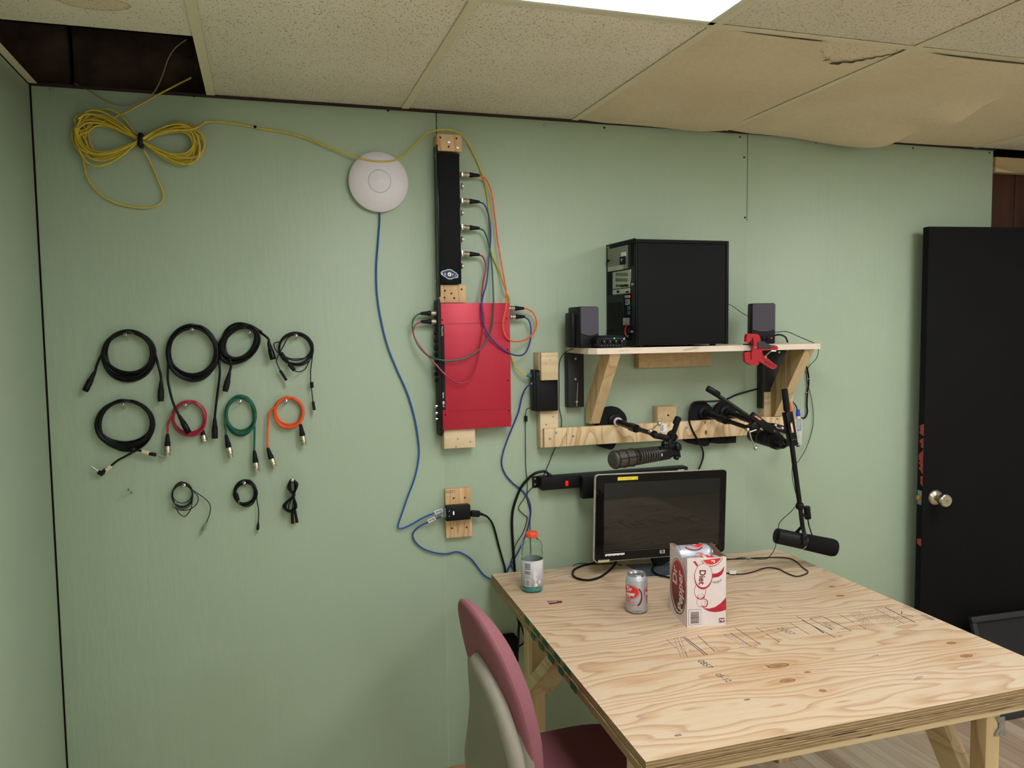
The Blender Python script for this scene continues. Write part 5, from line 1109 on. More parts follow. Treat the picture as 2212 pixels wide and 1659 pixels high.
c = a + d * L * .78; G().box(c + Vector((-.002, -.026, -.005)), c + Vector((.001, -.0235, .004))).put('switch_mark', 'whitepaper', m_)
G().lathe(P(1436, 952, .385), dirp((1436, 952, .385), (1438, 968, .385)), [(0, .008), (.003, .0115), (.008, .0135), (.014, .0115), (.018, .015), (.024, .015)], 20).put('swivel_ball', 'enamel', m_)
G().beam(P(1430, 966, .385), P(1462, 962, .38), .024, .014, (0, 0, 1), .004).put('mount_clip', 'enamel', m_)
G().beam(P(1457, 956, .38), P(1463, 990, .375), .026, .012, (0, 1, 0), .004).put('clip_yoke', 'enamel', m_)
G().lathe(P(1461, 966, .385), dirp((1461, 966, .385), (1470, 964, .40)), [(0, .010), (.003, .0135), (.012, .0135), (.014, .010)], 20).put('clip_knob', 'rubber', m_)
G().lathe(P(1458, 988, .38), dirp((1458, 988, .38), (1466, 989, .385)), [(0, .006), (.002, .008), (.012, .008)], 14).put('clip_screw', 'enamel', m_)
# stands 2 and 3
b2 = [(1493, 888), (1497, 876), (1507, 869), (1522, 868), (1534, 876), (1542, 888), (1543, 905), (1534, 956), (1526, 963), (1516, 963), (1478, 951), (1490, 915)]
b3 = [(1543, 890), (1550, 876), (1562, 868), (1578, 870), (1590, 884), (1591, 912), (1590, 952), (1584, 957), (1536, 957), (1536, 938), (1544, 915)]
def stand(bp, hx, hy, ex, ey, eo, label):
    h = P(hx, hy, .036); e = P(ex, ey, eo); t = thing('microphone_stand', label, 'microphone stand', (h.x, 0, h.z - .05)); base(bp, t)
    G().lathe(h, (0, -1, 0), [(0, .027), (.006, .026), (.012, .016), (.026, .0135)], 24).put('hub', 'black', t); v = (e - h).normalized(); mid = h.lerp(e, .52)
    G().cyl(h + v * .018, mid, .0115, n=18).put('outer_tube', 'enamel', t); G().lathe(mid - v * .05, v, [(0, .0125), (.004, .0145), (.05, .0145), (.055, .0105), (.068, .010)], 18).put('clutch', 'rubber', t)
    G().cyl(mid, e, .0078, n=16).put('inner_tube', 'enamel', t); G().lathe(e - v * .012, v, [(0, .0105), (.02, .0115), (.03, .009)], 14).put('swivel', 'rubber', t); return t, e
s2, e2 = stand(b2, 1521, 892, 1618, 925, .30, 'middle microphone stand, its long boom rising to the upper left')
s3, e3 = stand(b3, 1567, 890, 1672, 921, .30, 'right microphone stand, its long boom hanging down past the blue marker')
# boom of stand 2
G().cyl(P(1528, 839, .30), P(1654, 926, .34), .0078, n=16).put('boom_tube', 'enamel', s2)
G().lathe(P(1527, 838, .30), dirp((1527, 838, .30), (1552, 853, .31)), [(0, .008), (.002, .011), (.046, .0115), (.050, .009)], 18).put('boom_grip', 'rubber', s2)
c = G().beam(P(1622, 896, .33), P(1668, 932, .345), .026, .022, (0, 1, 0), .003).put('boom_sleeve', 'enamel', s2)
G().prism([P(x, y, .352) for x, y in ((1629, 899), (1633, 898), (1646, 906), (1641, 908))], (0, -.0006, 0)).put('orange_sticker', 'orangelabel', c, sm=False)
G().lathe(P(1634, 922, .345), (0, 1, -.1), [(0, .012), (.002, .0175), (.026, .0175), (.028, .012)], 24).put('tee_joint', 'enamel', s2)
G().beam(P(1626, 930, .32), P(1640, 912, .33), .026, .030, (0, 1, 0), .008).put('joint_body', 'enamel', s2)
lever(s2, [P(1615, 928, .35), P(1619, 933, .355), P(1623, 948, .36), P(1632.5, 968, .37)]); G().cyl(P(1617, 934, .35), P(1633, 929, .345), .0035).put('lever_bolt', 'chrome', s2)
G().lathe(P(1662, 928, .34), dirp((1662, 928, .34), (1685, 945, .35)), [(0, .013), (.012, .0145), (.03, .015), (.042, .012)], 18).put('mount_elbow', 'enamel', s2)
# mic 2, seen from its plug end
m_ = thing('vocal_microphone', 'black ribbed microphone seen from its plug end below the crossing booms', 'microphone', P(1655, 950, .33))
a, b = P(1624, 938, .22), P(1692, 958, .40); d = (b - a).normalized(); L = (b - a).length
G().lathe(a, d, [(0, .012), (.002, .023), (.008, .026), (.05, .026), (.055, .024), (L * .52, .0235), (L * .55, .0255), (L - .02, .0245), (L, .0185), (L, .0135), (L - .006, .0135)], 28).put('barrel', 'enamel', m_)
for k in range(9): G().lathe(a + d * (.058 + k * .0085), d, [(0, .0242), (.0008, .0262), (.0042, .0262), (.005, .0242)], 26).put('rib', 'grille' if k < 1 else 'enamel', m_)
G().lathe(b - d * .0062, d, [(0, .0135), (.0004, .0135)], 20).put('plug_recess', 'dark', m_)
u_, v_ = ortho(d, Vector((0, 0, 1)))
for an in (90, 205, 335): o = (u_ * math.sin(math.radians(an)) + v_ * math.cos(math.radians(an))) * .0055; G().cyl(b - d * .006 + o, b - d * .001 + o, .0013, n=8).put('contact_pin', 'brass', m_)
G().lathe(b - d * .055, d, [(0, .026), (.004, .028), (.026, .028), (.030, .026)], 26).put('clip_ring', 'rubber', m_)
G().beam(P(1684, 946, .37), P(1698, 966, .385), .018, .03, (0, 1, 0), .004).put('clip_bracket', 'enamel', m_)
# boom of stand 3 with the hanging microphone
G().cyl(P(1695, 845, .30), P(1728, 1093, .345), .0088, n=16).put('boom_tube', 'enamel', s3)
G().lathe(P(1694.5, 840, .30), dirp((1694.5, 840, .30), (1700, 888, .305)), [(0, .0085), (.002, .011), (.078, .0115), (.080, .009)], 18).put('boom_grip', 'rubber', s3)
c = G().beam(P(1700.5, 890, .305), P(1713, 963, .315), .0285, .026, (0, -1, 0), .002).put('boom_sleeve', 'enamel', s3)
G().prism([P(x, y, .327) for x, y in ((1707, 914), (1711, 912), (1715, 934), (1710, 935))], (0, -.0006, 0)).put('orange_sticker', 'orangelabel', c, sm=False)
G().prism([P(x, y, .3278) for x, y in ((1708, 917), (1711, 916), (1713, 931), (1711, 932))], (0, -.0004, 0)).put('sticker_print', 'labelpale', c, sm=False)
G().beam(P(1672, 922, .30), P(1712, 934, .30), .03, .026, (0, 0, 1), .006).put('tee_joint', 'enamel', s3)
lever(s3, [P(1675, 919, .34), P(1679, 924, .34), P(1690, 925, .34)], ball=.006)
G().lathe(P(1706, 952, .318), (1, 0, 0), [(0, .011), (.02, .011), (.024, .006)], 12).put('pivot_knob', 'rubber', s3)
sm_ = thing('studio_microphone', 'black cylindrical studio microphone with foam end hanging from the right boom', 'microphone', P(1740, 1200, .35))
G().lathe(P(1727, 1087, .345), dirp((1727, 1087, .345), (1729, 1103, .345)), [(0, .011), (.004, .0145), (.018, .0145), (.021, .011)], 14).put('thread_collar', 'rubber', sm_)
G().beam(P(1728.5, 1096, .345), P(1733.5, 1137, .35), .015, .007, (0, -1, 0), .001).put('bracket_arm', 'enamel', sm_)
G().beam(P(1732, 1112, .345), P(1742, 1114, .345), .010, .012, (0, 0, 1), .001).put('plug_bracket', 'enamel', sm_); G().lathe(P(1742.5, 1094, .345), dirp((1742.5, 1094, .345), (1745.5, 1122, .345)), [(0, .0105), (.001, .0115), (.044, .0115), (.0455, .0105)], 20).put('plug_housing', 'black', sm_)
ma, mb = P(1676, 1157, .335), P(1803, 1184, .375); d = (mb - ma).normalized(); L = (mb - ma).length
G().lathe(ma, d, [(0, .022), (.0015, .0258), (.005, .0272), (L * .47, .0280), (L * .475, .026)], 30).put('body', 'black', sm_)
G().lathe(ma + d * L * .47, d, [(0, .0275), (.006, .0290), (L * .5 - .004, .0315), (L * .53, .0290), (L * .53 + .001, .02)], 30).put('foam_windscreen', 'foam', sm_)
G().lathe(ma + d * L * .455, d, [(0, .0283), (.002, .0288), (.004, .0283)], 30).put('trim_ring', 'steel', sm_)
cy = ma + d * L * .42; side = d.cross(Vector((0, 0, 1))).normalized()
for sg in (1, -1):
    p_ = cy + side * (.031 * sg); q_ = P(1733.5, 1137, .35)
    G().beam(p_ + Vector((0, 0, -.008)), p_ + Vector((0, 0, .026)), .004, .020, d, .001).put('yoke_arm', 'black', sm_); G().beam(p_ + Vector((0, 0, .024)), q_ + Vector((0, 0, .002)), .014, .005, (0, 0, 1), .001).put('yoke_arm', 'black', sm_)
    G().lathe(p_, side * sg, [(0, .010), (.004, .010), (.006, .007)], 16).put('yoke_screw', 'rubber', sm_)
G().tube([P(1745, 1121, .345), P(1747, 1133, .345), P(1752, 1150, .35), P(1757, 1162, .355)], .0022).put('mic_lead', 'blackcable', sm_)
t = thing('headphone_lead', 'thin black lead draped from the hanging boom over the studio microphone to the table', 'cable', P(1700, 1150, .3))
G().tube([P(1712, 1000, .36), P(1711, 1025, .365), P(1715, 1050, .365), P(1722, 1078, .365), P(1719, 1092, .37), P(1708, 1106, .375), P(1690, 1122, .378), P(1683, 1132, .378), P(1681, 1142, .372), P(1673, 1160, .372), P(1676, 1175, .37), P(1673, 1186, .33), P(1667, 1196, .26)] + [PZ(x, y, TZ + .003) for x, y in ((1655, 1207), (1630, 1207), (1605, 1204), (1580, 1208), (1560, 1210))], .0014, 6, 6).put('cord', 'blackthin', t)
# marker, orange tool and their holder
hz = P(1725, 955, .085)
mk_ = thing('marker_pen', 'blue capped whiteboard marker standing in a clear holder at the rail end', 'marker', P(1727, 945, .08))
a, b = P(1723.5, 884, .085), P(1727, 944, .085); d = (b - a).normalized(); L = (b - a).length; MT['markerblue'] = plain('marker_blue', (40, 72, 196), .35)
G().lathe(a, d, [(0, .004), (.001, .0065), (.022, .0085), (.0225, .0085), (.0265, .0085)], 16).put('cap', 'markerblue', mk_); G().lathe(a + d * .0262, d, [(0, .0082), (L - .03, .0082), (L - .0262, .006)], 16).put('barrel', 'whitepaper', mk_)
G().lathe(a + d * .037, d, [(0, .0084), (.048, .0084)], 16, caps=False).put('blue_band', plain('marker_band', (34, 56, 140), .4), mk_)
for k in range(3): p_ = P(1722.5 + k * 2.2, 906, .0948); G().box((p_.x, p_.y, p_.z), (p_.x + .0008, p_.y + .001, p_.z - .04)).put('pale_stripe', 'whitepaper', mk_)
t = thing('orange_handle_tool', 'orange handled tool tucked behind the upright black boom', 'tool', P(1712, 930, .07))
G().prism([P(x, y, .075) for x, y in ((1702, 858), (1706, 864), (1711, 880), (1714, 898), (1719, 916), (1719.5, 916), (1713, 917), (1708, 900), (1704, 880))], (0, .012, 0)).put('handle', plain('tool_orange', (226, 106, 34), .45), t)
N = NT('clear_acrylic'); N.col((.80, .86, .82, 1)); N.set(Roughness=.08, Alpha=.22); MT['acrylic'] = N.m
t = thing('clear_holder', 'clear plastic pen holder fixed to the right end of the rail', 'holder', P(1725, 966, .07)); a, b = P(1712, 905, .1), P(1733, 962, .1)
for bx in (((a.x, -.1, b.z), (b.x, -.0985, a.z)), ((b.x - .0015, -.1, b.z), (b.x, -.062, a.z)), ((a.x, -.1, b.z), (b.x, -.062, b.z + .0015))): G().box(*bx).put('panel', 'acrylic', t, sm=False)
t = thing('marker_pen', 'black and white marker leaning in the clear holder behind the boom', 'marker', P(1725, 966, .09)); G().cyl(P(1715, 930, .075), P(1722, 958, .08), .006).put('barrel', 'whitepaper', t); G().cyl(P(1721.5, 956, .08), P(1724, 964, .08), .0068).put('cap', 'black', t)

# ------------------------------------------------------------------ POWER STRIP
ps = thing('power_strip', 'long black power strip on the wall with a glowing red switch', 'power strip', P(1300, 1030, 0))
a0, a1 = P(1171, 1046, .048), P(1486, 1020, .048); zt, zb = P(1171, 1032, .048).z, P(1171, 1060, .048).z
zt2, zb2 = P(1486, 1008, .048).z, P(1486, 1030, .048).z
zt = (zt + zt2) / 2 ; zb = zt - .047
sl = (P(1486, 1008, .048).z - P(1171, 1032, .048).z) / (a1.x - a0.x)
m = Matrix.Translation((a0.x, 0, P(1171, 1032, .048).z)) @ Matrix.Rotation(-math.atan(sl), 4, 'Y'); Lp = (a1.x - a0.x)
G().box((0, -.004, -.047), (Lp, -.048, 0), .002, m).put('housing', 'black', ps)
G().box((-.022, 0, -.044), (.002, -.004, -.002), .001, m).put('mounting_flange', 'black', ps); G().box((Lp - .002, 0, -.044), (Lp + .008, -.004, -.002), .001, m).put('mounting_flange', 'black', ps)
for z in (-.01, -.032): G().lathe(m @ Vector((-.012, -.004, z)), (0, -1, 0), [(0, .0045), (.0015, .004)], 10).put('flange_screw', 'nickel', ps)
s_ = P(1225, 1044, .0485); G().box((s_.x - .006, -.048, s_.z - .009), (s_.x + .004, -.0505, s_.z + .009), .0012).put('rocker_switch', plain('red_switch', (190, 10, 16), .3, emit=(255, 16, 10), estr=1.1), ps)
G().box((s_.x - .009, -.048, s_.z - .013), (s_.x + .007, -.0486, s_.z + .013), .001).put('switch_bezel', 'blackmatte', ps)
p_ = P(1482, 1014, .049); G().box((p_.x - .035, -.048, p_.z - .006), (p_.x - .008, -.0488, p_.z + .001)).put('white_label', 'whitepaper', ps)
t = thing('power_adapter', 'black plug adapter hanging from the power strip behind the monitor', 'power adapter', P(1272, 1075, .05)); wbox(G(), 1259, 1030, 1300, 1075, .049, .082, .003).put('case', 'black', t)
G().tube(wall_pts([(1283, 1074, .066), (1285, 1090, .05), (1284, 1130, .03), (1282, 1170, .03), (1283, 1200, .03), (1286, 1216, .05)]), .0016).put('cord', 'blackthin', t)
t = thing('power_cable', 'thick black mains cable arching out of the power strip down behind the table', 'cable', P(1110, 1100, 0))
c = P(1187, 1030, .03); G().lathe(c, (0, 0, 1), [(-.004, .009), (.004, .009), (.012, .0055)], 12).put('strain_relief', 'rubber', t)
G().tube(wall_pts([(1187, 1029, .03), (1183, 1022, .03), (1173, 1018, .028), (1155, 1023, .022), (1140, 1035, .016), (1125, 1054, .012), (1114, 1080, .01), (1107, 1108, .01), (1106, 1140, .01), (1108, 1175, .01), (1110, 1205, .01), (1112, 1235, .01), (1114, 1260, .01)]), .0048, 8, 6).put('cord', 'blackcable', t)

# ------------------------------------------------------------------ MONITOR
MO = .20
bl, br, tl_, tr_ = P(1284.5, 1216.5, MO), P(1567, 1193.5, MO), P(1286, 1026, MO), P(1570, 1013, MO)
u = ((br - bl) + (tr_ - tl_)).normalized(); v = ((tl_ - bl) + (tr_ - br)); v = (v - u * v.dot(u)).normalized(); n_ = u.cross(v)
W_ = ((br - bl).length + (tr_ - tl_).length) / 2; H_ = ((tl_ - bl).length + (tr_ - br).length) / 2; o0 = (bl + br + tl_ + tr_) / 4 - u * W_ / 2 - v * H_ / 2
MM = Matrix(((u.x, v.x, n_.x, o0.x), (u.y, v.y, n_.y, o0.y), (u.z, v.z, n_.z, o0.z), (0, 0, 0, 1)))
mon = thing('computer_monitor', 'wide glossy black monitor with silver rim standing on the table', 'monitor', PZ(1425, 1225, TZ))
def rrect(x0, y0, x1, y1, r, n=6):
    p_ = []
    for cx, cy, a0 in ((x1 - r, y1 - r, 0), (x0 + r, y1 - r, PI / 2), (x0 + r, y0 + r, PI), (x1 - r, y0 + r, 1.5 * PI)):
        for i in range(n + 1): a = a0 + PI / 2 * i / n; p_.append((cx + r * math.cos(a), cy + r * math.sin(a)))
    return p_
MT['silverrim'] = plain('silver_rim', (214, 206, 188), .35, .35)
MT['screenglass'] = plain('screen_glass', (9, 8, 9), .03, var=.0); MT['bezelgloss'] = plain('bezel_gloss', (12, 11, 12), .05, var=.0)
for k_, sp_ in (('screenglass', .62), ('bezelgloss', .25)): MT[k_].node_tree.nodes['Principled BSDF'].inputs['Specular IOR Level'].default_value = sp_
G().prism([MM @ Vector((x, y, -.006)) for x, y in rrect(0, 0, W_, H_, .014)], n_ * -.008).put('rim', 'silverrim', mon, ang=30)
G().prism([MM @ Vector((x, y, .0)) for x, y in rrect(.0032, .0036, W_ - .0026, H_ - .0026, .012)], n_ * -.010).put('bezel', 'bezelgloss', mon, ang=30)
bx0, by0, bx1, by1 = W_ * .064, H_ * .125, W_ * .945, H_ * .90
G().prism([MM @ Vector((x, y, .0004)) for x, y in ((bx0, by0), (bx1, by0), (bx1, by1), (bx0, by1))], n_ * -.001).put('screen', 'screenglass', mon, sm=False)
G().prism([MM @ Vector((x, y, -.028)) for x, y in rrect(W_ * .12, H_ * .1, W_ * .88, H_ * .9, .03)], n_ * -.03).put('back_shell', 'black', mon, ang=30)
FM = Fr(o0, u, v); yb0 = H_ * .113
d_line(G(), FM, [(W_ * .064, yb0), (W_ * .945, yb0)], .0007, .0006).put('bezel_line', plain('bezel_line_grey', (120, 116, 112), .4), mon, sm=False)
g = G(); d_text(g, FM, 'w2207h', W_ * .895, yb0 - .0055, .0045, .0006); g.put('small_lettering', 'silverrim', mon, sm=False)
def mpx(px, py): 
    d = ray(px, py); t_ = (o0 - CAM).dot(n_) / d.dot(n_); q = CAM + d * t_ - o0; return q.dot(u), q.dot(v)
lx, ly = mpx(1430.5, 1191.5); c = d_rect(G(), FM, lx - .0095, ly - .0062, lx + .0095, ly + .0062, .0008).put('maker_badge', 'silverrim', mon, sm=False)
g = G(); d_ell(g, FM, lx, ly, .0056, .0056, .0011); g.put('badge_disc', 'dark', c, sm=False); g = G(); d_text(g, FM, 'hp', lx - .0042, ly - .0026, .0078, .0014, shear=.35, sx=.85, bold=.0001); g.put('badge_letters', 'silverrim', c, sm=False)
a0, b0 = mpx(1334, 1038); a1, b1 = mpx(1378, 1028.5); c = d_rect(G(), FM, a0, b0, a1, b1, .0009).put('sticky_note', plain('yellow_note', (232, 208, 58), .7), mon, sm=False)
g = G(); rnd = random.Random(8)
for r_ in range(2):
    x = a0 + .004
    while x < a1 - (.03 if r_ == 0 else .008):
        w_ = rnd.uniform(.001, .003); yy_ = b1 - .006 - r_ * .0055; d_line(g, FM, [(x, yy_ + rnd.uniform(-.001, .001)), (x + w_, yy_ + rnd.uniform(-.0015, .002))], .0004, .0012); x += w_ + .0012
g.put('pencil_writing', plain('note_writing', (150, 128, 50), .8), c, sm=False, kind='stuff')
a0, b0 = mpx(1307, 1202); a1, b1 = mpx(1349, 1194); g = G(); pts_ = [(a0, b1)]; 
top = [(a0 + (a1 - a0) * i / 14, b1 + .0004 * (i % 2)) for i in range(15)]; bot = [(a0 + (a1 - a0) * i / 14, b0 + .0012 * ((i * 7) % 3)) for i in range(14, -1, -1)]
g.prism([FM.at(x, y, .0014) for x, y in top + bot], n_ * -.0008).put('torn_white_sticker', 'whitepaper', mon, sm=False)
a0, b0 = mpx(1292, 1215.5); a1, b1 = mpx(1316, 1208); c = d_rect(G(), FM, a0, b0, a1, b1, .0011).put('tan_sticker', plain('tan_sticker', (206, 188, 146), .7), mon, sm=False)
d_bars(G(), FM, a0 + .003, b0 + .006, a1 - .004, b0 + .0085, 9, False, .0014, seed=9).put('sticker_print', 'inksoft', c, sm=False)
# foot: flat glossy plate with a sloping neck
MT['footgrey'] = plain('monitor_foot_grey', (92, 98, 104), .25, .3, var=.1, scale=12)
fp = [PZ(1353, 1219, TZ + .003), PZ(1398, 1246, TZ + .003), PZ(1500, 1240, TZ + .003), PZ(1510, 1212, TZ + .003)]
G().prism(fp, (0, 0, -.0028)).put('foot_plate', 'footgrey', mon, ang=20); 
G().tube([fp[1] + Vector((0, 0, -.001)), fp[2] + Vector((0, 0, -.001))], .0012, raw=True).put('foot_trim', 'silverrim', mon)
c = (fp[0] + fp[3]) / 2 + Vector((0, -.02, 0)); nk = MM @ Vector((W_ * .5, H_ * .2, -.055)); G().beam(Vector((c.x, c.y, TZ + .0095)), nk, .09, .022, (0, 1, 0), .004).put('neck', 'black', mon)

# ------------------------------------------------------------------ BOTTLE
bc = PZ(1150, 1274.5, TZ); bc.z = TZ
bt = thing('drink_bottle', 'clear plastic bottle with orange cap, grey label and a little blue drink', 'bottle', bc)
hp_ = P(1152, 1147, -bc.y).z - TZ; k = hp_ / .205; Rb = (P(1173, 1262, -bc.y).x - P(1127, 1262, -bc.y).x) / 2 * .98
N = NT('clear_pet'); N.col((.93, .97, .95, 1)); N.set(Roughness=.04, Transmission_Weight=1.0, IOR=1.18); MT['pet'] = N.m
prof = [(0, Rb * .80), (.003, Rb * .93), (.010, Rb), (.115, Rb), (.119, Rb * .96), (.122, Rb * .93), (.126, Rb * .97), (.134, Rb * 1.0), (.138, Rb * .95), (.141, Rb * .90), (.146, Rb * .97), (.156, Rb * .98), (.165, Rb * .93), (.174, Rb * .80), (.181, Rb * .60), (.185, Rb * .42), (.198, Rb * .40)]
prof = [(a * k * .985, b) for a, b in prof]; inner = [(a + .0008, b - .0009) for a, b in prof[1:-1]] ; inner = [(inner[0][0], .001)] + inner + [(prof[-1][0], prof[-1][1] - .0012)]
G().lathe(bc, (0, 0, 1), [(0, .0008)] + prof + inner[::-1], 40, caps=False).put('bottle_body', 'pet', bt, ang=60)
N = NT('blue_drink'); N.col(lin((120, 214, 206))); N.set(Roughness=.1, Transmission_Weight=.45, IOR=1.2); MT['drink'] = N.m
zl_ = .0165 * k
G().lathe(bc + Vector((0, 0, .0022)), (0, 0, 1), [(0, Rb * .78), (.003, Rb * .92), (.009, Rb * .955), (zl_, Rb * .955)], 36).put('blue_drink', 'drink', bt, ang=50)
lb0, lb1 = .021 * k, .111 * k; Rl = Rb + .0004
N = NT('silver_label'); cc = N.n('ShaderNodeTexCoord'); sp = N.n('ShaderNodeSeparateXYZ'); N.l(cc.outputs['Object'], sp.inputs[0])
N.col(N.ramp(N.math('MULTIPLY', sp.outputs[2], 9.0), [(.2, lin((150, 145, 147))), (.85, lin((216, 212, 214)))])); N.set(Roughness=.4); MT['silverlabel'] = N.m
G().lathe(bc + Vector((0, 0, lb0)), (0, 0, 1), [(0, Rl), (lb1 - lb0 - .004, Rl), (lb1 - lb0, Rl - .001)], 40, caps=False).put('label_wrap', 'silverlabel', bt, ang=50)
toc = (CAM - bc); toc.z = 0; toc.normalize(); side = Vector((0, 0, 1)).cross(toc)
FB = Fr(bc + toc * (Rl + .0002), side, (0, 0, 1), Rl + .0002)
g = G(); d_rect(g, FB, -.0245, lb0 + .003, -.0055, lb0 + .026, n=5); c = g.put('barcode_panel', 'whitepaper', bt, sm=False); g = G()
for i in range(9): d_rect(g, FB, -.0225, lb0 + .005 + i * .0022, -.0075, lb0 + .0062 + i * .0022, .0005, n=5)
g.put('barcode', 'ink', c, sm=False)
g = G()
for i in range(6): d_rect(g, FB, -.0255, lb0 + .044 + i * .0055 + (.004 if i > 1 else 0), -.0055, lb0 + .0472 + i * .0055 + (.004 if i > 1 else 0), .0004, n=5)
g.put('small_print', plain('label_print_grey', (96, 94, 108), .6), bt, sm=False)
g = G(); vs = [(.004, .078), (.016, .079), (.020, .060), (.011, .058), (.017, .050), (.006, .016), (.009, .040), (.003, .052)]
g.prism([FB.at(a, b, .0006) for a, b in vs], toc * -.0004).put('bolt_emblem', plain('label_white_pale', (214, 212, 214), .4), bt, sm=False)
d_rect(G(), FB, .010, lb0 + .003, .017, lb0 + .013, .0004, n=2).put('small_mark', 'whitepaper', bt, sm=False)
d_rect(G(), FB, -.030, lb0 + .012, -.027, lb0 + .020, .0004, n=2).put('blue_mark', plain('cyan_mark', (60, 160, 170), .5), bt, sm=False)
d_rect(G(), FB, .0225, lb0 + .012, .0295, lb0 + .022, .0004, n=3).put('small_mark', 'whitepaper', bt, sm=False)
MT['capor'] = plain('cap_orange', (240, 82, 48), .4, var=.03)
zc = .186 * k
cp_ = G().lathe(bc + Vector((0, 0, zc)), (0, 0, 1), [(0, Rb * .54), (.001, Rb * .56), (.0125, Rb * .545), (.0155, Rb * .50), (.017, Rb * .42)], 36).put('cap', 'capor', bt, ang=40)
g = G()
for i in range(36):
    an = 2 * PI * i / 36; d = Vector((math.cos(an), math.sin(an), 0)); g.beam(bc + d * Rb * .553 + Vector((0, 0, zc + .003)), bc + d * Rb * .545 + Vector((0, 0, zc + .012)), .0009, .0009)
g.put('cap_ridges', 'capor', cp_, sm=False, kind='stuff')

# ------------------------------------------------------------------ CAN (and the cans in the carton)
MT['canalu'] = plain('can_bare_aluminium', (196, 198, 204), .25, .9, var=.03); MT['canpaint'] = plain('can_silver_paint', (190, 194, 202), .32, .35, var=.03)
MT['logored'] = plain('logo_red', (214, 44, 46), .45); MT['logowhite'] = plain('logo_white', (236, 232, 230), .5)
MT['logomaroon'] = plain('logo_maroon', (112, 24, 38), .5)
def can(root, o, ax, face, R_=.0331, Hc=.122, ks=1.0):
    """drink can: base centre o, axis ax, printed front towards `face`"""
    ax = Vector(ax).normalized(); face = Vector(face); face = (face - ax * face.dot(ax)).normalized(); hint = face
    G().lathe(o, ax, [(0, R_ * .70), (.001, R_ * .74), (.006, R_ * .93), (.010, R_), (.102 * ks, R_), (.106 * ks, R_ * .975), (.114 * ks, R_ * .84)], 44, hint).put('can_body', 'canpaint', root, ang=35)
    G().lathe(o, ax, [(t_ * ks, q_ * R_) for t_, q_ in ((.1138, .84), (.117, .80), (.1175, .83), (.1195, .835), (.121, .82), (.1213, .79), (.1165, .76), (.1162, .30))], 44, hint).put('can_rim', 'canalu', root, ang=30)
    t = ortho(ax, face)[1]; c = Vector(o) + ax * .1166 * ks
    G().tube([c + face * .0, c + face * .006, c + face * .013 + t * .002, c + face * .016, c + face * .013 - t * .002, c + face * .006], .0016, 8, 4).put('pull_tab', 'canalu', root)
    Fc = Fr(Vector(o) + face * (R_ + .0001), ax.cross(face), ax, R_ + .0001)
    def logo(ca):
        g = G(); d_ell(g, Fc, ca, .069, .0280, .0200, .0002, rot=.10); e = g.put('logo_oval', 'logored', root, sm=False)
        g = G(); d_ell(g, Fc, ca, .069, .0298, .0216, .0004, rot=.10, ring=.94); g.put('oval_outline', 'logomaroon', e, sm=False)
        g = G(); d_ell(g, Fc, ca, .069, .0280, .0200, .0005, rot=.10, ring=.96); d_text(g, Fc, 'Dr', ca - .014, .0715, .0185, .0007, sx=.95, bold=.0005, rot=.04); d_text(g, Fc, 'Pepper', ca - .0235, .0560, .0185, .0007, sx=.74, bold=.0005, rot=.06); g.put('logo_lettering', 'logowhite', e, sm=False)
        g = G(); d_ell(g, Fc, ca - .010, .040, .0115, .0085, .0003, ring=.9); d_text(g, Fc, 'Diet', ca - .0165, .037, .0095, .0004, sx=.85, bold=.0002, rot=.08)
        for (x, y, r1, r2) in ((.007, .033, .004, .0065), (.0125, .036, .0045, .0055), (.003, .030, .007, .004)): d_ell(g, Fc, ca + x, y, r1, r2, .0003, ring=.86)
        g.put('diet_lettering', 'logored', e, sm=False)
        g = G(); d_ell(g, Fc, ca + .018, .056, .020, .030, .00025, ring=.95, ring2=(-.004, .002), a0=-1.25, a1=1.0); g.put('swoosh', 'maroon', e, sm=False)
    logo(-.0195); logo(.0535)
    g = G(); d_text(g, Fc, '12 FL OZ (355 mL)', -.013, .0105, .0036, .0003, bold=.0001); g.put('small_print', 'logomaroon', root, sm=False)
cc_ = PZ(1375, 1320.5, TZ); cc_.z = TZ
cn = thing('drink_can', 'silver diet soda can with red oval logo standing alone on the table', 'can', cc_)
tc_ = (CAM - cc_); tc_.z = 0; can(cn, cc_, (0, 0, 1), tc_)

# ------------------------------------------------------------------ CARTON
F1, F2, B1 = PZ(1483.4, 1355.6, TZ), PZ(1568.4, 1349.6, TZ), PZ(1451.5, 1318, TZ)
ud = (F2 - F1); Wc = ud.length; ud.normalize(); wdv = (B1 - F1); Dc = wdv.length; wdv = (wdv - ud * wdv.dot(ud)).normalized(); UP = Vector((0, 0, 1)); Hc = P(1482.8, 1206, -F1.y).z - TZ
cb = thing('soda_carton', 'torn open white and maroon soda carton holding silver cans', 'carton', (F1 + F2) / 2 + wdv * Dc / 2)
MT['cardwhite'] = plain('carton_white', (226, 214, 212), .5, var=.02); MT['cardbrown'] = plain('carton_inside', (150, 112, 84), .85); MT['printgrey'] = plain('print_grey', (168, 162, 162), .5)
def bx(a, b, c): return F1 + ud * a + wdv * b + UP * c
th = .0008
def panel(pts, nrm, name):
    pts = [Vector(p_) for p_ in pts]; n = len(pts); g = G(); g.prism(pts, Vector(nrm) * th)
    nt = len(tessellate_polygon([pts])); g.mi = [0] * nt + [1] * nt + [1] * n
    return g.put(name, ['cardwhite', 'cardbrown'], cb, sm=False)
hf = Hc; hb = Hc - .002
fpn = panel([bx(0, 0, 0), bx(Wc, 0, 0), bx(Wc, 0, hf * .985), bx(Wc * .95, 0, hf * 1.0), bx(Wc * .7, 0, hf * .985), bx(Wc * .35, 0, hf * 1.0), bx(0, 0, hf)], wdv, 'front_panel')
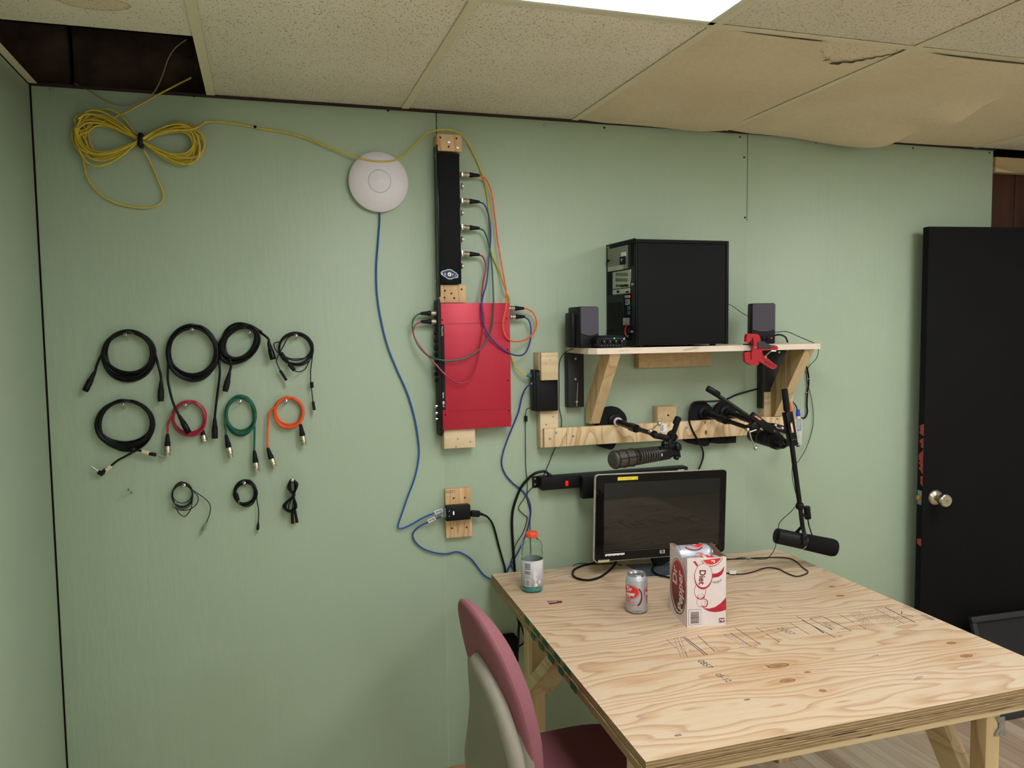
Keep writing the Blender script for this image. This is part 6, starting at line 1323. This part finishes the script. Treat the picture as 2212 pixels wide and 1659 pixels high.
lpn = panel([bx(0, 0, 0), bx(0, Dc, 0), bx(0, Dc, hb + .008), bx(0, Dc * .8, hb + .007), bx(0, Dc * .55, hb - .006), bx(0, Dc * .3, hb - .01), bx(0, 0, hf)], ud, 'left_panel')
rpn = panel([bx(Wc, 0, 0), bx(Wc, Dc, 0), bx(Wc, Dc, hb + .0), bx(Wc, Dc * .75, hb + .012), bx(Wc, Dc * .3, hb + .002), bx(Wc, 0, hf)], -ud, 'right_panel')
bpn = panel([bx(0, Dc, 0), bx(Wc, Dc, 0), bx(Wc, Dc, hb), bx(Wc * .78, Dc, hb + .004), bx(Wc * .7, Dc, hb - .012), bx(Wc * .3, Dc, hb - .01), bx(Wc * .12, Dc, hb + .006), bx(0, Dc, hb + .008)], -wdv, 'back_panel')
G().prism([bx(.001, .001, .001), bx(Wc - .001, .001, .001), bx(Wc - .001, Dc - .001, .001), bx(.001, Dc - .001, .001)], (0, 0, .001)).put('bottom_panel', 'cardbrown', cb, sm=False)
# printed front
FF = Fr(bx(0, 0, 0), ud, UP); FF.n = -wdv
def cf(x, y):     # pixels of the close-up -> carton front coordinates
    f = (x - 1187) / 725; yb = 1540 - 50 * f; yt = 300 + 55 * f; xr = 1925 - 30 * (y - 355) / 1135; a = (x - 1187) / (xr - 1187); return a * Wc, (yb - y) / (yb - yt) * Hc
def ce(g, x, y, rx, ry, **k):
    a, b = cf(x, y); a2, _ = cf(x + rx, y); _, b2 = cf(x, y - ry); return d_ell(g, FF, a, b, a2 - a, b2 - b, **k)
def clip_poly(g, L, h=.0003):
    pts = [FF.at(*cf(x, y), h) for x, y in L]; return g.prism(pts, wdv * .0002)
g = G(); ce(g, 1430, 895, 108, 150, ring=.93, h=.0004); ce(g, 1445, 1000, 68, 50, ring=.84, ring2=(0, .001), h=.0005); ce(g, 1445, 1090, 82, 90, ring=.93, h=.0004); ce(g, 1510, 1115, 62, 75, ring=.84, ring2=(-.0012, .001), h=.00045)
clip_poly(g, [(1450, 1170), (1520, 1205), (1600, 1212), (1700, 1190), (1800, 1130), (1870, 1070), (1902, 1030), (1898, 1240), (1800, 1268), (1700, 1277), (1600, 1262), (1520, 1225)])
clip_poly(g, [(1300, 370), (1345, 372), (1395, 450), (1370, 470)]); clip_poly(g, [(1655, 625), (1750, 620), (1820, 590), (1880, 520), (1868, 590), (1835, 650), (1770, 685), (1655, 692)])
g.put('curl_print', 'crimson', fpn, sm=False)
clip_poly(G(), [(1655, 755), (1730, 752), (1790, 742), (1835, 710), (1815, 760), (1770, 790), (1700, 790), (1655, 775)]).put('grey_crescent', 'printgrey', fpn, sm=False)
g = G(); ce(g, 1490, 650, 170, 225, h=.0006); ov = g.put('diet_oval', 'crimson', fpn, sm=False); g = G(); ce(g, 1490, 636, 158, 204, h=.0008); g.put('oval_field', 'cardwhite', ov, sm=False)
a, b = cf(1400, 520); FD = Fr(FF.at(a, b, 0), -UP, ud); FD.n = -wdv; _, b2 = cf(1400, 800)
g = G(); d_text(g, FD, 'Diet', .001, .004, .0225 * (b - b2) / .040, .0011, bold=.0007, sx=.92, rot=-.07, shear=.0); g.put('diet_lettering', 'maroon', ov, sm=False)
# lower half of the big oval at the torn top edge
def half(name, rx, ry, h, mt, cxx=1655, cyy=300):
    L = [(cxx + rx * math.cos(PI * i / 18), cyy + ry * math.sin(PI * i / 18)) for i in range(19)]; L = [(x, max(y, 372)) for x, y in L if y > 345]
    return clip_poly(G(), L, h).put(name, mt, fpn, sm=False)
half('big_oval_edge', 215, 200, .0004, 'maroon'); half('big_oval_band', 205, 188, .0006, 'cardwhite'); half('big_oval_field', 185, 165, .0008, 'logored')
a, b = cf(1640, 385); g = G(); d_text(g, FD, 'r', b * 0 + (cf(1400, 520)[1] - b) , a - cf(1400, 520)[0], .022, .0012, bold=.0008); g.put('big_letter', 'cardwhite', fpn, sm=False)
a0, b0 = cf(1218, 1500); a1, b1 = cf(1442, 1215); c = d_rect(G(), FF, a0, b0, a1, b1, .0004).put('barcode_frame', plain('print_navy', (62, 44, 84), .5), fpn, sm=False); d_rect(G(), FF, a0 + .0008, b0 + .0008, a1 - .0008, b1 - .0008, .0006).put('barcode_ground', 'cardwhite', c, sm=False)
d_bars(G(), FF, a0 + .006, b0 + .004, a1 - .006, b1 - .006, 22, True, .0008, seed=7).put('barcode', plain('barcode_ink', (70, 62, 66), .6), c, sm=False)
a, b = cf(1795, 1362); FP_ = Fr(FF.at(a, b, 0), -UP, ud); FP_.n = -wdv; g = G(); d_text(g, FP_, '12', 0, .0, .0175, .0004, bold=.0006, sx=1.0); d_text(g, FP_, 'PACK', .0025, -.0052, .0055, .0004, bold=.0002); g.put('pack_lettering', 'maroon', fpn, sm=False)
# printed left side
FLs = Fr(bx(0, Dc, 0), -wdv, UP); FLs.n = -ud
N = NT('oval_gradient'); tcx = N.n('ShaderNodeTexCoord'); sp = N.n('ShaderNodeSeparateXYZ'); N.l(tcx.outputs['Object'], sp.inputs[0])
N.col(N.ramp(N.math('MULTIPLY', sp.outputs[2], 1 / Hc), [(.25, lin((84, 26, 28))), (.8, lin((190, 36, 52)))])); N.set(Roughness=.5); MT['ovalgrad'] = N.m
g = G(); d_ell(g, FLs, Dc * .50, Hc * .485, Dc * .47, Hc * .405, .0003, n=40); ov = g.put('side_oval', 'logomaroon', lpn, sm=False)
d_ell(G(), FLs, Dc * .50, Hc * .488, Dc * .44, Hc * .392, .0005, n=40).put('oval_band', 'cardwhite', ov, sm=False); d_ell(G(), FLs, Dc * .515, Hc * .495, Dc * .415, Hc * .372, .0007, n=40).put('oval_field', 'ovalgrad', ov, sm=False)
FS = Fr(FLs.at(Dc * .44, Hc * .34, 0), UP, wdv); FS.n = -ud
g = G(); d_text(g, FS, 'Dr', Hc * .14, Dc * .0, Hc * .25, .001, bold=.0014, sx=.95); g2_ = Fr(FLs.at(Dc * .77, Hc * .155, 0), UP, wdv); g2_.n = -ud; d_text(g, g2_, 'Pepper', 0, 0, Hc * .27, .001, bold=.0015, sx=.76); g.put('side_lettering', 'cardwhite', ov, sm=False)
pts = [(Dc * .03, Hc * .42), (Dc * .06, Hc * .30), (Dc * .14, Hc * .19), (Dc * .28, Hc * .10), (Dc * .42, Hc * .07), (Dc * .55, Hc * .085)]
d_line(G(), FLs, pts, [.001, .003, .004, .0045, .004, .001], .0004).put('side_swoosh', 'maroon', lpn, sm=False)
pts = [(Dc * .78, Hc * .90), (Dc * .93, Hc * .80), (Dc * .99, Hc * .66)]; d_line(G(), FLs, pts, [.002, .005, .001], .0004).put('side_swoosh', 'crimson', lpn, sm=False)
g = G(); d_text(g, Fr(FLs.at(Dc * .06, Hc * .10, 0), UP, wdv), '12', 0, 0, .012, -.0004, bold=.0003); g.put('pack_lettering', 'maroon', lpn, sm=False)
# cans lying in the carton
axis_len = .1213 * .955; off_ = (Wc - axis_len) / 2
nr = max(1, int(Dc / .0665)); rr = .0329; topc = Hc - .004
for j in range(2):
    for i in range(2):
        bpos = .035 + i * (Dc - .070); zc = topc - rr + (.010 if (j == 0 and i == 1) else -.002) - j * .066
        o_ = bx(off_, bpos, zc); 
        lab = ['upper silver can lying at the front of the open carton', 'upper silver can lying at the back of the open carton', 'silver can lying under the front top can inside the carton', 'silver can lying under the back top can inside the carton'][j * 2 + i]
        if j: continue
        t = thing('drink_can', lab, 'can', o_, group='cans inside the torn carton'); can(t, o_, ud, (UP - wdv * .7) if i == 0 else (UP * 1 - wdv * .3), ks=.955)

# ------------------------------------------------------------------ CABLES ON THE TABLE
def tcab(L, z=.0035): return [PZ(q[0], q[1], TZ + (q[2] if len(q) > 2 else z)) for q in L]
t = thing('power_cable', 'thick black cable loop lying on the table left of the monitor', 'cable', PZ(1260, 1250, TZ))
G().tube(tcab([(1300, 1209, .02), (1280, 1217), (1258, 1222), (1241, 1230), (1237, 1240), (1246, 1249), (1270, 1253), (1293, 1248), (1312, 1236), (1326, 1222), (1331, 1212, .02)], .0042), .0038, 8, 6).put('cord', 'blackcable', t)
t = thing('signal_cable', 'thin black cable on the table passing behind the monitor corner', 'cable', PZ(1260, 1218, TZ)); G().tube(tcab([(1238, 1222), (1248, 1218), (1262, 1217), (1285, 1219), (1320, 1217), (1344, 1221)], .002), .0016).put('cord', 'blackthin', t)
t = thing('signal_cable', 'black cable bending across the grey monitor foot beside the carton', 'cable', PZ(1410, 1235, TZ)); G().tube(tcab([(1450, 1205, .02), (1430, 1213, .012), (1414, 1222, .008), (1410, 1232, .0075), (1420, 1241, .007), (1440, 1246, .006), (1462, 1250, .004), (1480, 1248, .004)]), .0036, 8, 6).put('cord', 'blackcable', t)
t = thing('signal_cable', 'thin dark cable with a white tag curling over the table right of the carton', 'cable', PZ(1700, 1230, TZ))
G().tube(tcab([(1565, 1208), (1600, 1207), (1640, 1205), (1680, 1204), (1708, 1207), (1724, 1216), (1734, 1226), (1745, 1234), (1740, 1240), (1722, 1245), (1704, 1240), (1684, 1230), (1664, 1226), (1648, 1228), (1628, 1235), (1604, 1240), (1578, 1239), (1560, 1236)], .0028), .0022, 8, 6).put('cord', plain('dark_maroon_cable', (34, 18, 24), .35), t)
q = [PZ(1576, 1240, TZ + .006), PZ(1590, 1240, TZ + .006), PZ(1591, 1233, TZ + .006), PZ(1577, 1233, TZ + .006)]; G().prism(q, (0, 0, .001)).put('white_tag', 'whitepaper', t, sm=False)
t = thing('audio_plug', 'pale green audio plug on a thin lead near the back edge of the table', 'plug', PZ(1610, 1205, TZ)); mini(t, PZ(1622, 1208, TZ + .005), PZ(1603, 1203, TZ + .005) - PZ(1622, 1208, TZ + .005), plain('plug_green_grey', (128, 142, 110), .5), 'steel', .026, .0042)

# ------------------------------------------------------------------ OFFICE CHAIR
N = NT('mauve_fabric'); f = N.noise(N.coord((1, 1, 1)), 700, 2); f2_ = N.noise(N.coord(), 6, 3)
N.col(N.mix(.35, N.ramp(f, [(.3, lin((124, 72, 82))), (.7, lin((158, 100, 108)))]), N.ramp(f2_, [(.3, lin((134, 80, 90))), (.7, lin((148, 92, 100)))]))); N.set(Roughness=.95); N.bump(f, .0006, .7); MT['mauve'] = N.m
MT['shellgrey'] = plain('chair_shell_grey', (138, 133, 120), .55, var=.04, scale=300, bumpd=.0002)
MT['ribgrey'] = plain('chair_rib_grey', (152, 145, 132), .5, var=.04)
chx, chy = 1.142, -.925
ch = thing('office_chair', 'mauve upholstered office chair with grey plastic back shell at the table', 'chair', (1.33, chy, FLZ))
YAWC = .06
def cx_of(z):      # recline of the back: distance behind the seat line
    pts = [(.30, .045), (.40, .020), (.50, .018), (.60, .008), (.70, -.012), (.80, -.040), (.90, -.075), (1.0, -.12)]
    for (a, b), (c, d) in zip(pts, pts[1:]):
        if z <= c: return b + (d - b) * max(0, (z - a)) / (c - a)
    return -.12
def cpos(s, z, d=0.0):   # s: + = far side, z height, d: towards the sitter
    x = cx_of(z) + d - .16 * s * s * 1.0 * -1; x -= 0
    return Vector((chx + x * math.cos(YAWC) - s * math.sin(YAWC), chy + s * math.cos(YAWC) + x * math.sin(YAWC), z))
def pillow(name, mt, cz, hw, hh, nexp, front, back, wtop=0.0, n=56, m=14, z0=0.0):
    g = G(); vs = []; fs = []
    def pt(r, th, side):
        c, s_ = math.cos(th), math.sin(th); e = 2 / nexp
        a = hw * math.copysign(abs(c) ** e, c) * r; b = hh * math.copysign(abs(s_) ** e, s_) * r; a *= 1 - wtop * (b / hh if b > 0 else b / hh * .2)
        h = (1 - r ** 3.2) ** .5 if r < 1 else 0
        return cpos(a, cz + b, (front(a, cz + b) * h if side > 0 else -back(a, cz + b) * h))
    for side in (1, -1):
        o = len(vs); vs.append(pt(0, 0, side))
        for j in range(1, m + 1):
            r = math.sin(PI / 2 * j / m)
            for i in range(n): vs.append(pt(r, 2 * PI * i / n, side))
        for i in range(n): fs.append((o, o + 1 + i, o + 1 + (i + 1) % n))
        for j in range(m - 1):
            for i in range(n): a = o + 1 + j * n + i; b = o + 1 + j * n + (i + 1) % n; fs.append((a, b, b + n, a + n))
    g.add(vs, fs); return g.put(name, mt, ch, ang=75)
pillow('back_cushion', 'mauve', .632, .188, .252, 2.7, lambda a, z: .055, lambda a, z: .030 + .004 * math.cos(a * 10), wtop=.13)
shl = pillow('back_shell', 'shellgrey', .455, .200, .330, 2.8, lambda a, z: .004, lambda a, z: .050 + .030 * math.exp(-((z - .44) / .10) ** 2), wtop=.10)
# raised rib round the shell's border
pts = []
for i in range(37):
    th = PI * (.56 + .66 * i / 36); c, s_ = math.cos(th), math.sin(th); e = 2 / 2.7; a = .186 * math.copysign(abs(c) ** e, c); b = .318 * math.copysign(abs(s_) ** e, s_); a *= 1 - .10 * (b / .3 if b > 0 else b / .3 * .2)
    pts.append(cpos(a, .455 + b, -.030 - (.016 if b < .1 else .006)))
G().tube(pts, .0195, 12, 3).put('shell_rib', 'ribgrey', ch)
q = [cpos(.085, .735, -.0565), cpos(.115, .735, -.0535), cpos(.120, .66, -.0575), cpos(.088, .66, -.0615)]
# seat: the same mauve fabric with the table's shade put into its colour
MT['mauveshaded'] = plain('mauve_fabric_shaded', (104, 54, 62), .95, var=.15, scale=600, bumpd=.0005)
MT['mauveshaded'] = plain('mauve_fabric_shaded', (112, 60, 68), .95, var=.15, scale=600, bumpd=.0005)
def seat(z1, z0, mt, name, ins=0.0):
    g = G(); n = 48; vs = []; fs = []; sxc, syc, hw, hd = 1.375, chy + .025, .235 - ins, .245 - ins
    lv = [(z0, .90), (z0 + .008, .97), ((z0 + z1) / 2, 1.0), (z1 - .012, .985), (z1 - .003, .93), (z1, .80)]
    for z, k_ in lv:
        for i in range(n):
            th = 2 * PI * i / n; c, s_ = math.cos(th), math.sin(th); a = hw * math.copysign(abs(c) ** .55, c) * k_; b = hd * math.copysign(abs(s_) ** .55, s_) * k_
            vs.append(Vector((sxc + a * math.cos(YAWC) - b * math.sin(YAWC), syc + b * math.cos(YAWC) + a * math.sin(YAWC), z)))
    for j in range(len(lv) - 1):
        for i in range(n): fs.append((j * n + i, j * n + (i + 1) % n, (j + 1) * n + (i + 1) % n, (j + 1) * n + i))
    fs.append(tuple(range(n))[::-1]); fs.append(tuple(range((len(lv) - 1) * n, len(lv) * n))); g.add(vs, fs); return g.put(name, mt, ch, ang=60)
seat(.402, .325, 'mauveshaded', 'seat_cushion'); seat(.328, .285, 'shellgrey', 'seat_pan', .012)
G().beam((1.17, chy, .30), (1.12, chy, .42), .07, .02, (1, 0, 0), .004).put('back_bracket', 'black', ch)
G().cyl((1.37, chy, .06), (1.37, chy, .29), .026, n=18).put('gas_column', 'black', ch)
for k in range(5):
    an = 2 * PI * k / 5 + .3; d = Vector((math.cos(an), math.sin(an), 0)); o = Vector((1.37, chy, .05))
    G().beam(o + d * .02, o + d * .27 + Vector((0, 0, -.03)), .045, .03, (0, 0, 1), .004, .7).put('base_leg', 'black', ch)
    sd = Vector((-d.y, d.x, 0)); w0 = o + d * .27; w0.z = FLZ + .026; c = G().lathe(w0 - sd * .02, sd, [(0, .022), (.004, .026), (.036, .026), (.04, .022)], 18).put('caster', 'rubber', ch); G().cyl(w0, w0 + Vector((0, 0, .07)), .006).put('caster_stem', 'steel', c)

# ------------------------------------------------------------------ BLACK DOOR, standing open
L0 = Vector((3.231, -.09, 0)); Ld = Vector((.9914, -.1309, 0)).normalized(); Ln = Vector((-.1309, -.9914, 0)).normalized(); DZ = 1.919; DW = .81; DT = .036
N = NT('door_black'); f = N.noise(N.coord((1, 1, 1)), 5, 4); N.col(N.ramp(f, [(.3, lin((9, 9, 10))), (.7, lin((12, 12, 13)))])); N.set(Roughness=.8, Specular_IOR_Level=.2); N.bump(N.noise(N.coord((260, 260, 120)), 1, 2), .0003, .6); MT['doorblack'] = N.m
dr = thing('door_1', None, None, L0 + Ld * DW / 2 + Vector((0, 0, FLZ)), kind='structure')
MD = Matrix(((Ld.x, -Ln.x, 0, L0.x), (Ld.y, -Ln.y, 0, L0.y), (0, 0, 1, 0), (0, 0, 0, 1)))
G().box((0, 0, FLZ + .008), (DW, DT, DZ), .002, MD).put('door_slab', 'doorblack', dr)
def onp(px, py, p0, n): d = ray(px, py); return CAM + d * ((p0 - CAM).dot(n) / d.dot(n))
kp = onp(2021, 1075, L0, Ln); kz = kp.z
kb = G().lathe(kp, Ln, [(0, .034), (.003, .033), (.010, .027), (.014, .015), (.030, .0135), (.034, .020), (.040, .0245), (.056, .0265), (.064, .026), (.067, .023)], 32).put('door_knob', 'nickel', dr)
G().lathe(kp + Ln * .0668, Ln, [(0, .009), (.001, .0085)], 18).put('lock_cylinder', 'steel', kb); G().box((-.0008, -.004, 0), (.0008, .004, .0004), 0, Matrix.Translation(kp + Ln * .068) @ MD.to_3x3().to_4x4() @ Matrix.Rotation(PI / 2, 4, 'X')).put('key_slot', 'dark', kb, sm=False)
ex = -.0004
lp = G().box((ex - .0006, .006, kz - .030), (ex + .001, .030, kz + .030), .0005, MD).put('latch_plate', 'zinc', dr); G().box((ex - .012, .012, kz - .009), (ex, .024, kz + .009), .002, MD).put('latch_bolt', 'brass', dr)
# worn paint on the edge shows the old red underneath
MT['oldred'] = plain('old_red_paint', (166, 56, 50), .6)
def patch(zb_, zt_, seed, w0=.002, w1=.034):
    rnd = random.Random(seed); n = int((zt_ - zb_) / .006); L = []; R_ = []
    for i in range(n + 1):
        z = zb_ + (zt_ - zb_) * i / n; env = min(1, 5 * i / n, 5 * (n - i) / n) ; wd = w0 + (w1 - w0) * env * (.45 + .55 * rnd.random()); L.append((wd, z)); R_.append((.0015, z))
    pts = [MD @ Vector((ex, a, b)) for a, b in L + R_[::-1]]; G().prism(pts, Ld * -.0003).put('worn_paint_patch', 'oldred', dr, sm=False)
def dz(py, px=1986): return onp(px, py, L0, Ld).z if False else onp(px, py, L0 + Ln * -.02, Ln).z
patch(dz(941), dz(915), 1); patch(dz(968), dz(945), 2, w1=.028); patch(dz(1023), dz(970), 3); patch(dz(1049), dz(1026), 4, w1=.024); patch(dz(1178), dz(1161), 5, w1=.03)
# door frame beyond, out of the picture
G().box((0, DT + .002, FLZ), (.03, DT + .03, DZ + .02), 0, Matrix.Translation(Ld * (DW + .01)) @ MD).put('hinge_post', 'header', dr)

# framed mesh panel leaning on the door
ptop = P(2097, 1333, .178); ptl = Vector((ptop.x, -.178, ptop.z)); q = P(2212, 1327, .19); pd = (Vector((q.x, -.19, q.z)) - ptl); pd.z = 0; pd.normalize()
hgt = ptl.z - FLZ; lean = Vector((pd.y, -pd.x, 0)); lean = lean if lean.y < 0 else -lean
dn = (lean * .13 + Vector((0, 0, -hgt))); PL = dn.length; dn.normalize(); pn = pd.cross(-dn); pn = pn if pn.y < 0 else -pn
cab = thing('mesh_panel', 'black framed mesh panel leaning against the open black door', 'panel', ptl + pd * .25 + dn * PL)
MC = Matrix(((pd.x, pn.x, -dn.x, ptl.x), (pd.y, pn.y, -dn.y, ptl.y), (pd.z, pn.z, -dn.z, ptl.z), (0, 0, 0, 1)))
N = NT('mesh_cloth'); wv_ = N.n('ShaderNodeTexWave'); wv_.inputs['Scale'].default_value = 45; wv_.bands_direction = 'X'; wv_.inputs['Distortion'].default_value = .8; N.l(N.coord((1, 1, .02)), wv_.inputs[0]); w2_ = N.n('ShaderNodeTexWave'); w2_.bands_direction = 'Z'; w2_.inputs['Scale'].default_value = 90; N.l(N.coord(), w2_.inputs[0])
N.col(N.ramp(N.math('MULTIPLY', wv_.outputs['Fac'], w2_.outputs['Fac']), [(.1, lin((14, 14, 16))), (.8, lin((60, 57, 60)))])); N.set(Roughness=.9); MT['grillecloth'] = N.m
MT['tolexedge'] = plain('panel_edge_black', (40, 40, 44), .45)
CW = .50
for a, b in (((0, -.018, -.024), (CW, .004, 0)), ((0, -.018, -PL + .004), (.020, .004, -.0245)), ((CW - .02, -.018, -PL + .004), (CW, .004, -.0245)), ((.0205, -.018, -PL + .004), (CW - .0205, .004, -PL + .03))): G().box(a, b, .003, MC).put('frame_edge', 'tolexedge', cab)
G().box((.019, -.012, -PL + .03), (CW - .019, -.008, -.023), 0, MC).put('mesh_cloth', 'grillecloth', cab, sm=False)

# wall outlet box with plugs below the table
ob = thing('outlet_box', 'black outlet box with plugged cords on the wall under the table', 'outlet', P(1103, 1432, 0)); wbox(G(), 1082, 1384, 1121, 1430, 0, .06, .003).put('case', 'blackmatte', ob)
G().tube(wall_pts([(1116, 1330, .03), (1121, 1345, .05), (1120, 1370, .07), (1119, 1400, .075), (1116, 1418, .07), (1111, 1424, .062)]), .0042, 8, 6).put('cord', 'blackcable', ob)
G().tube(wall_pts([(1117, 1335, .03), (1126, 1352, .04), (1132, 1375, .045), (1131, 1388, .045), (1122, 1396, .05), (1119, 1398, .06)]), .003, 8, 6).put('cord', 'blackcable', ob)
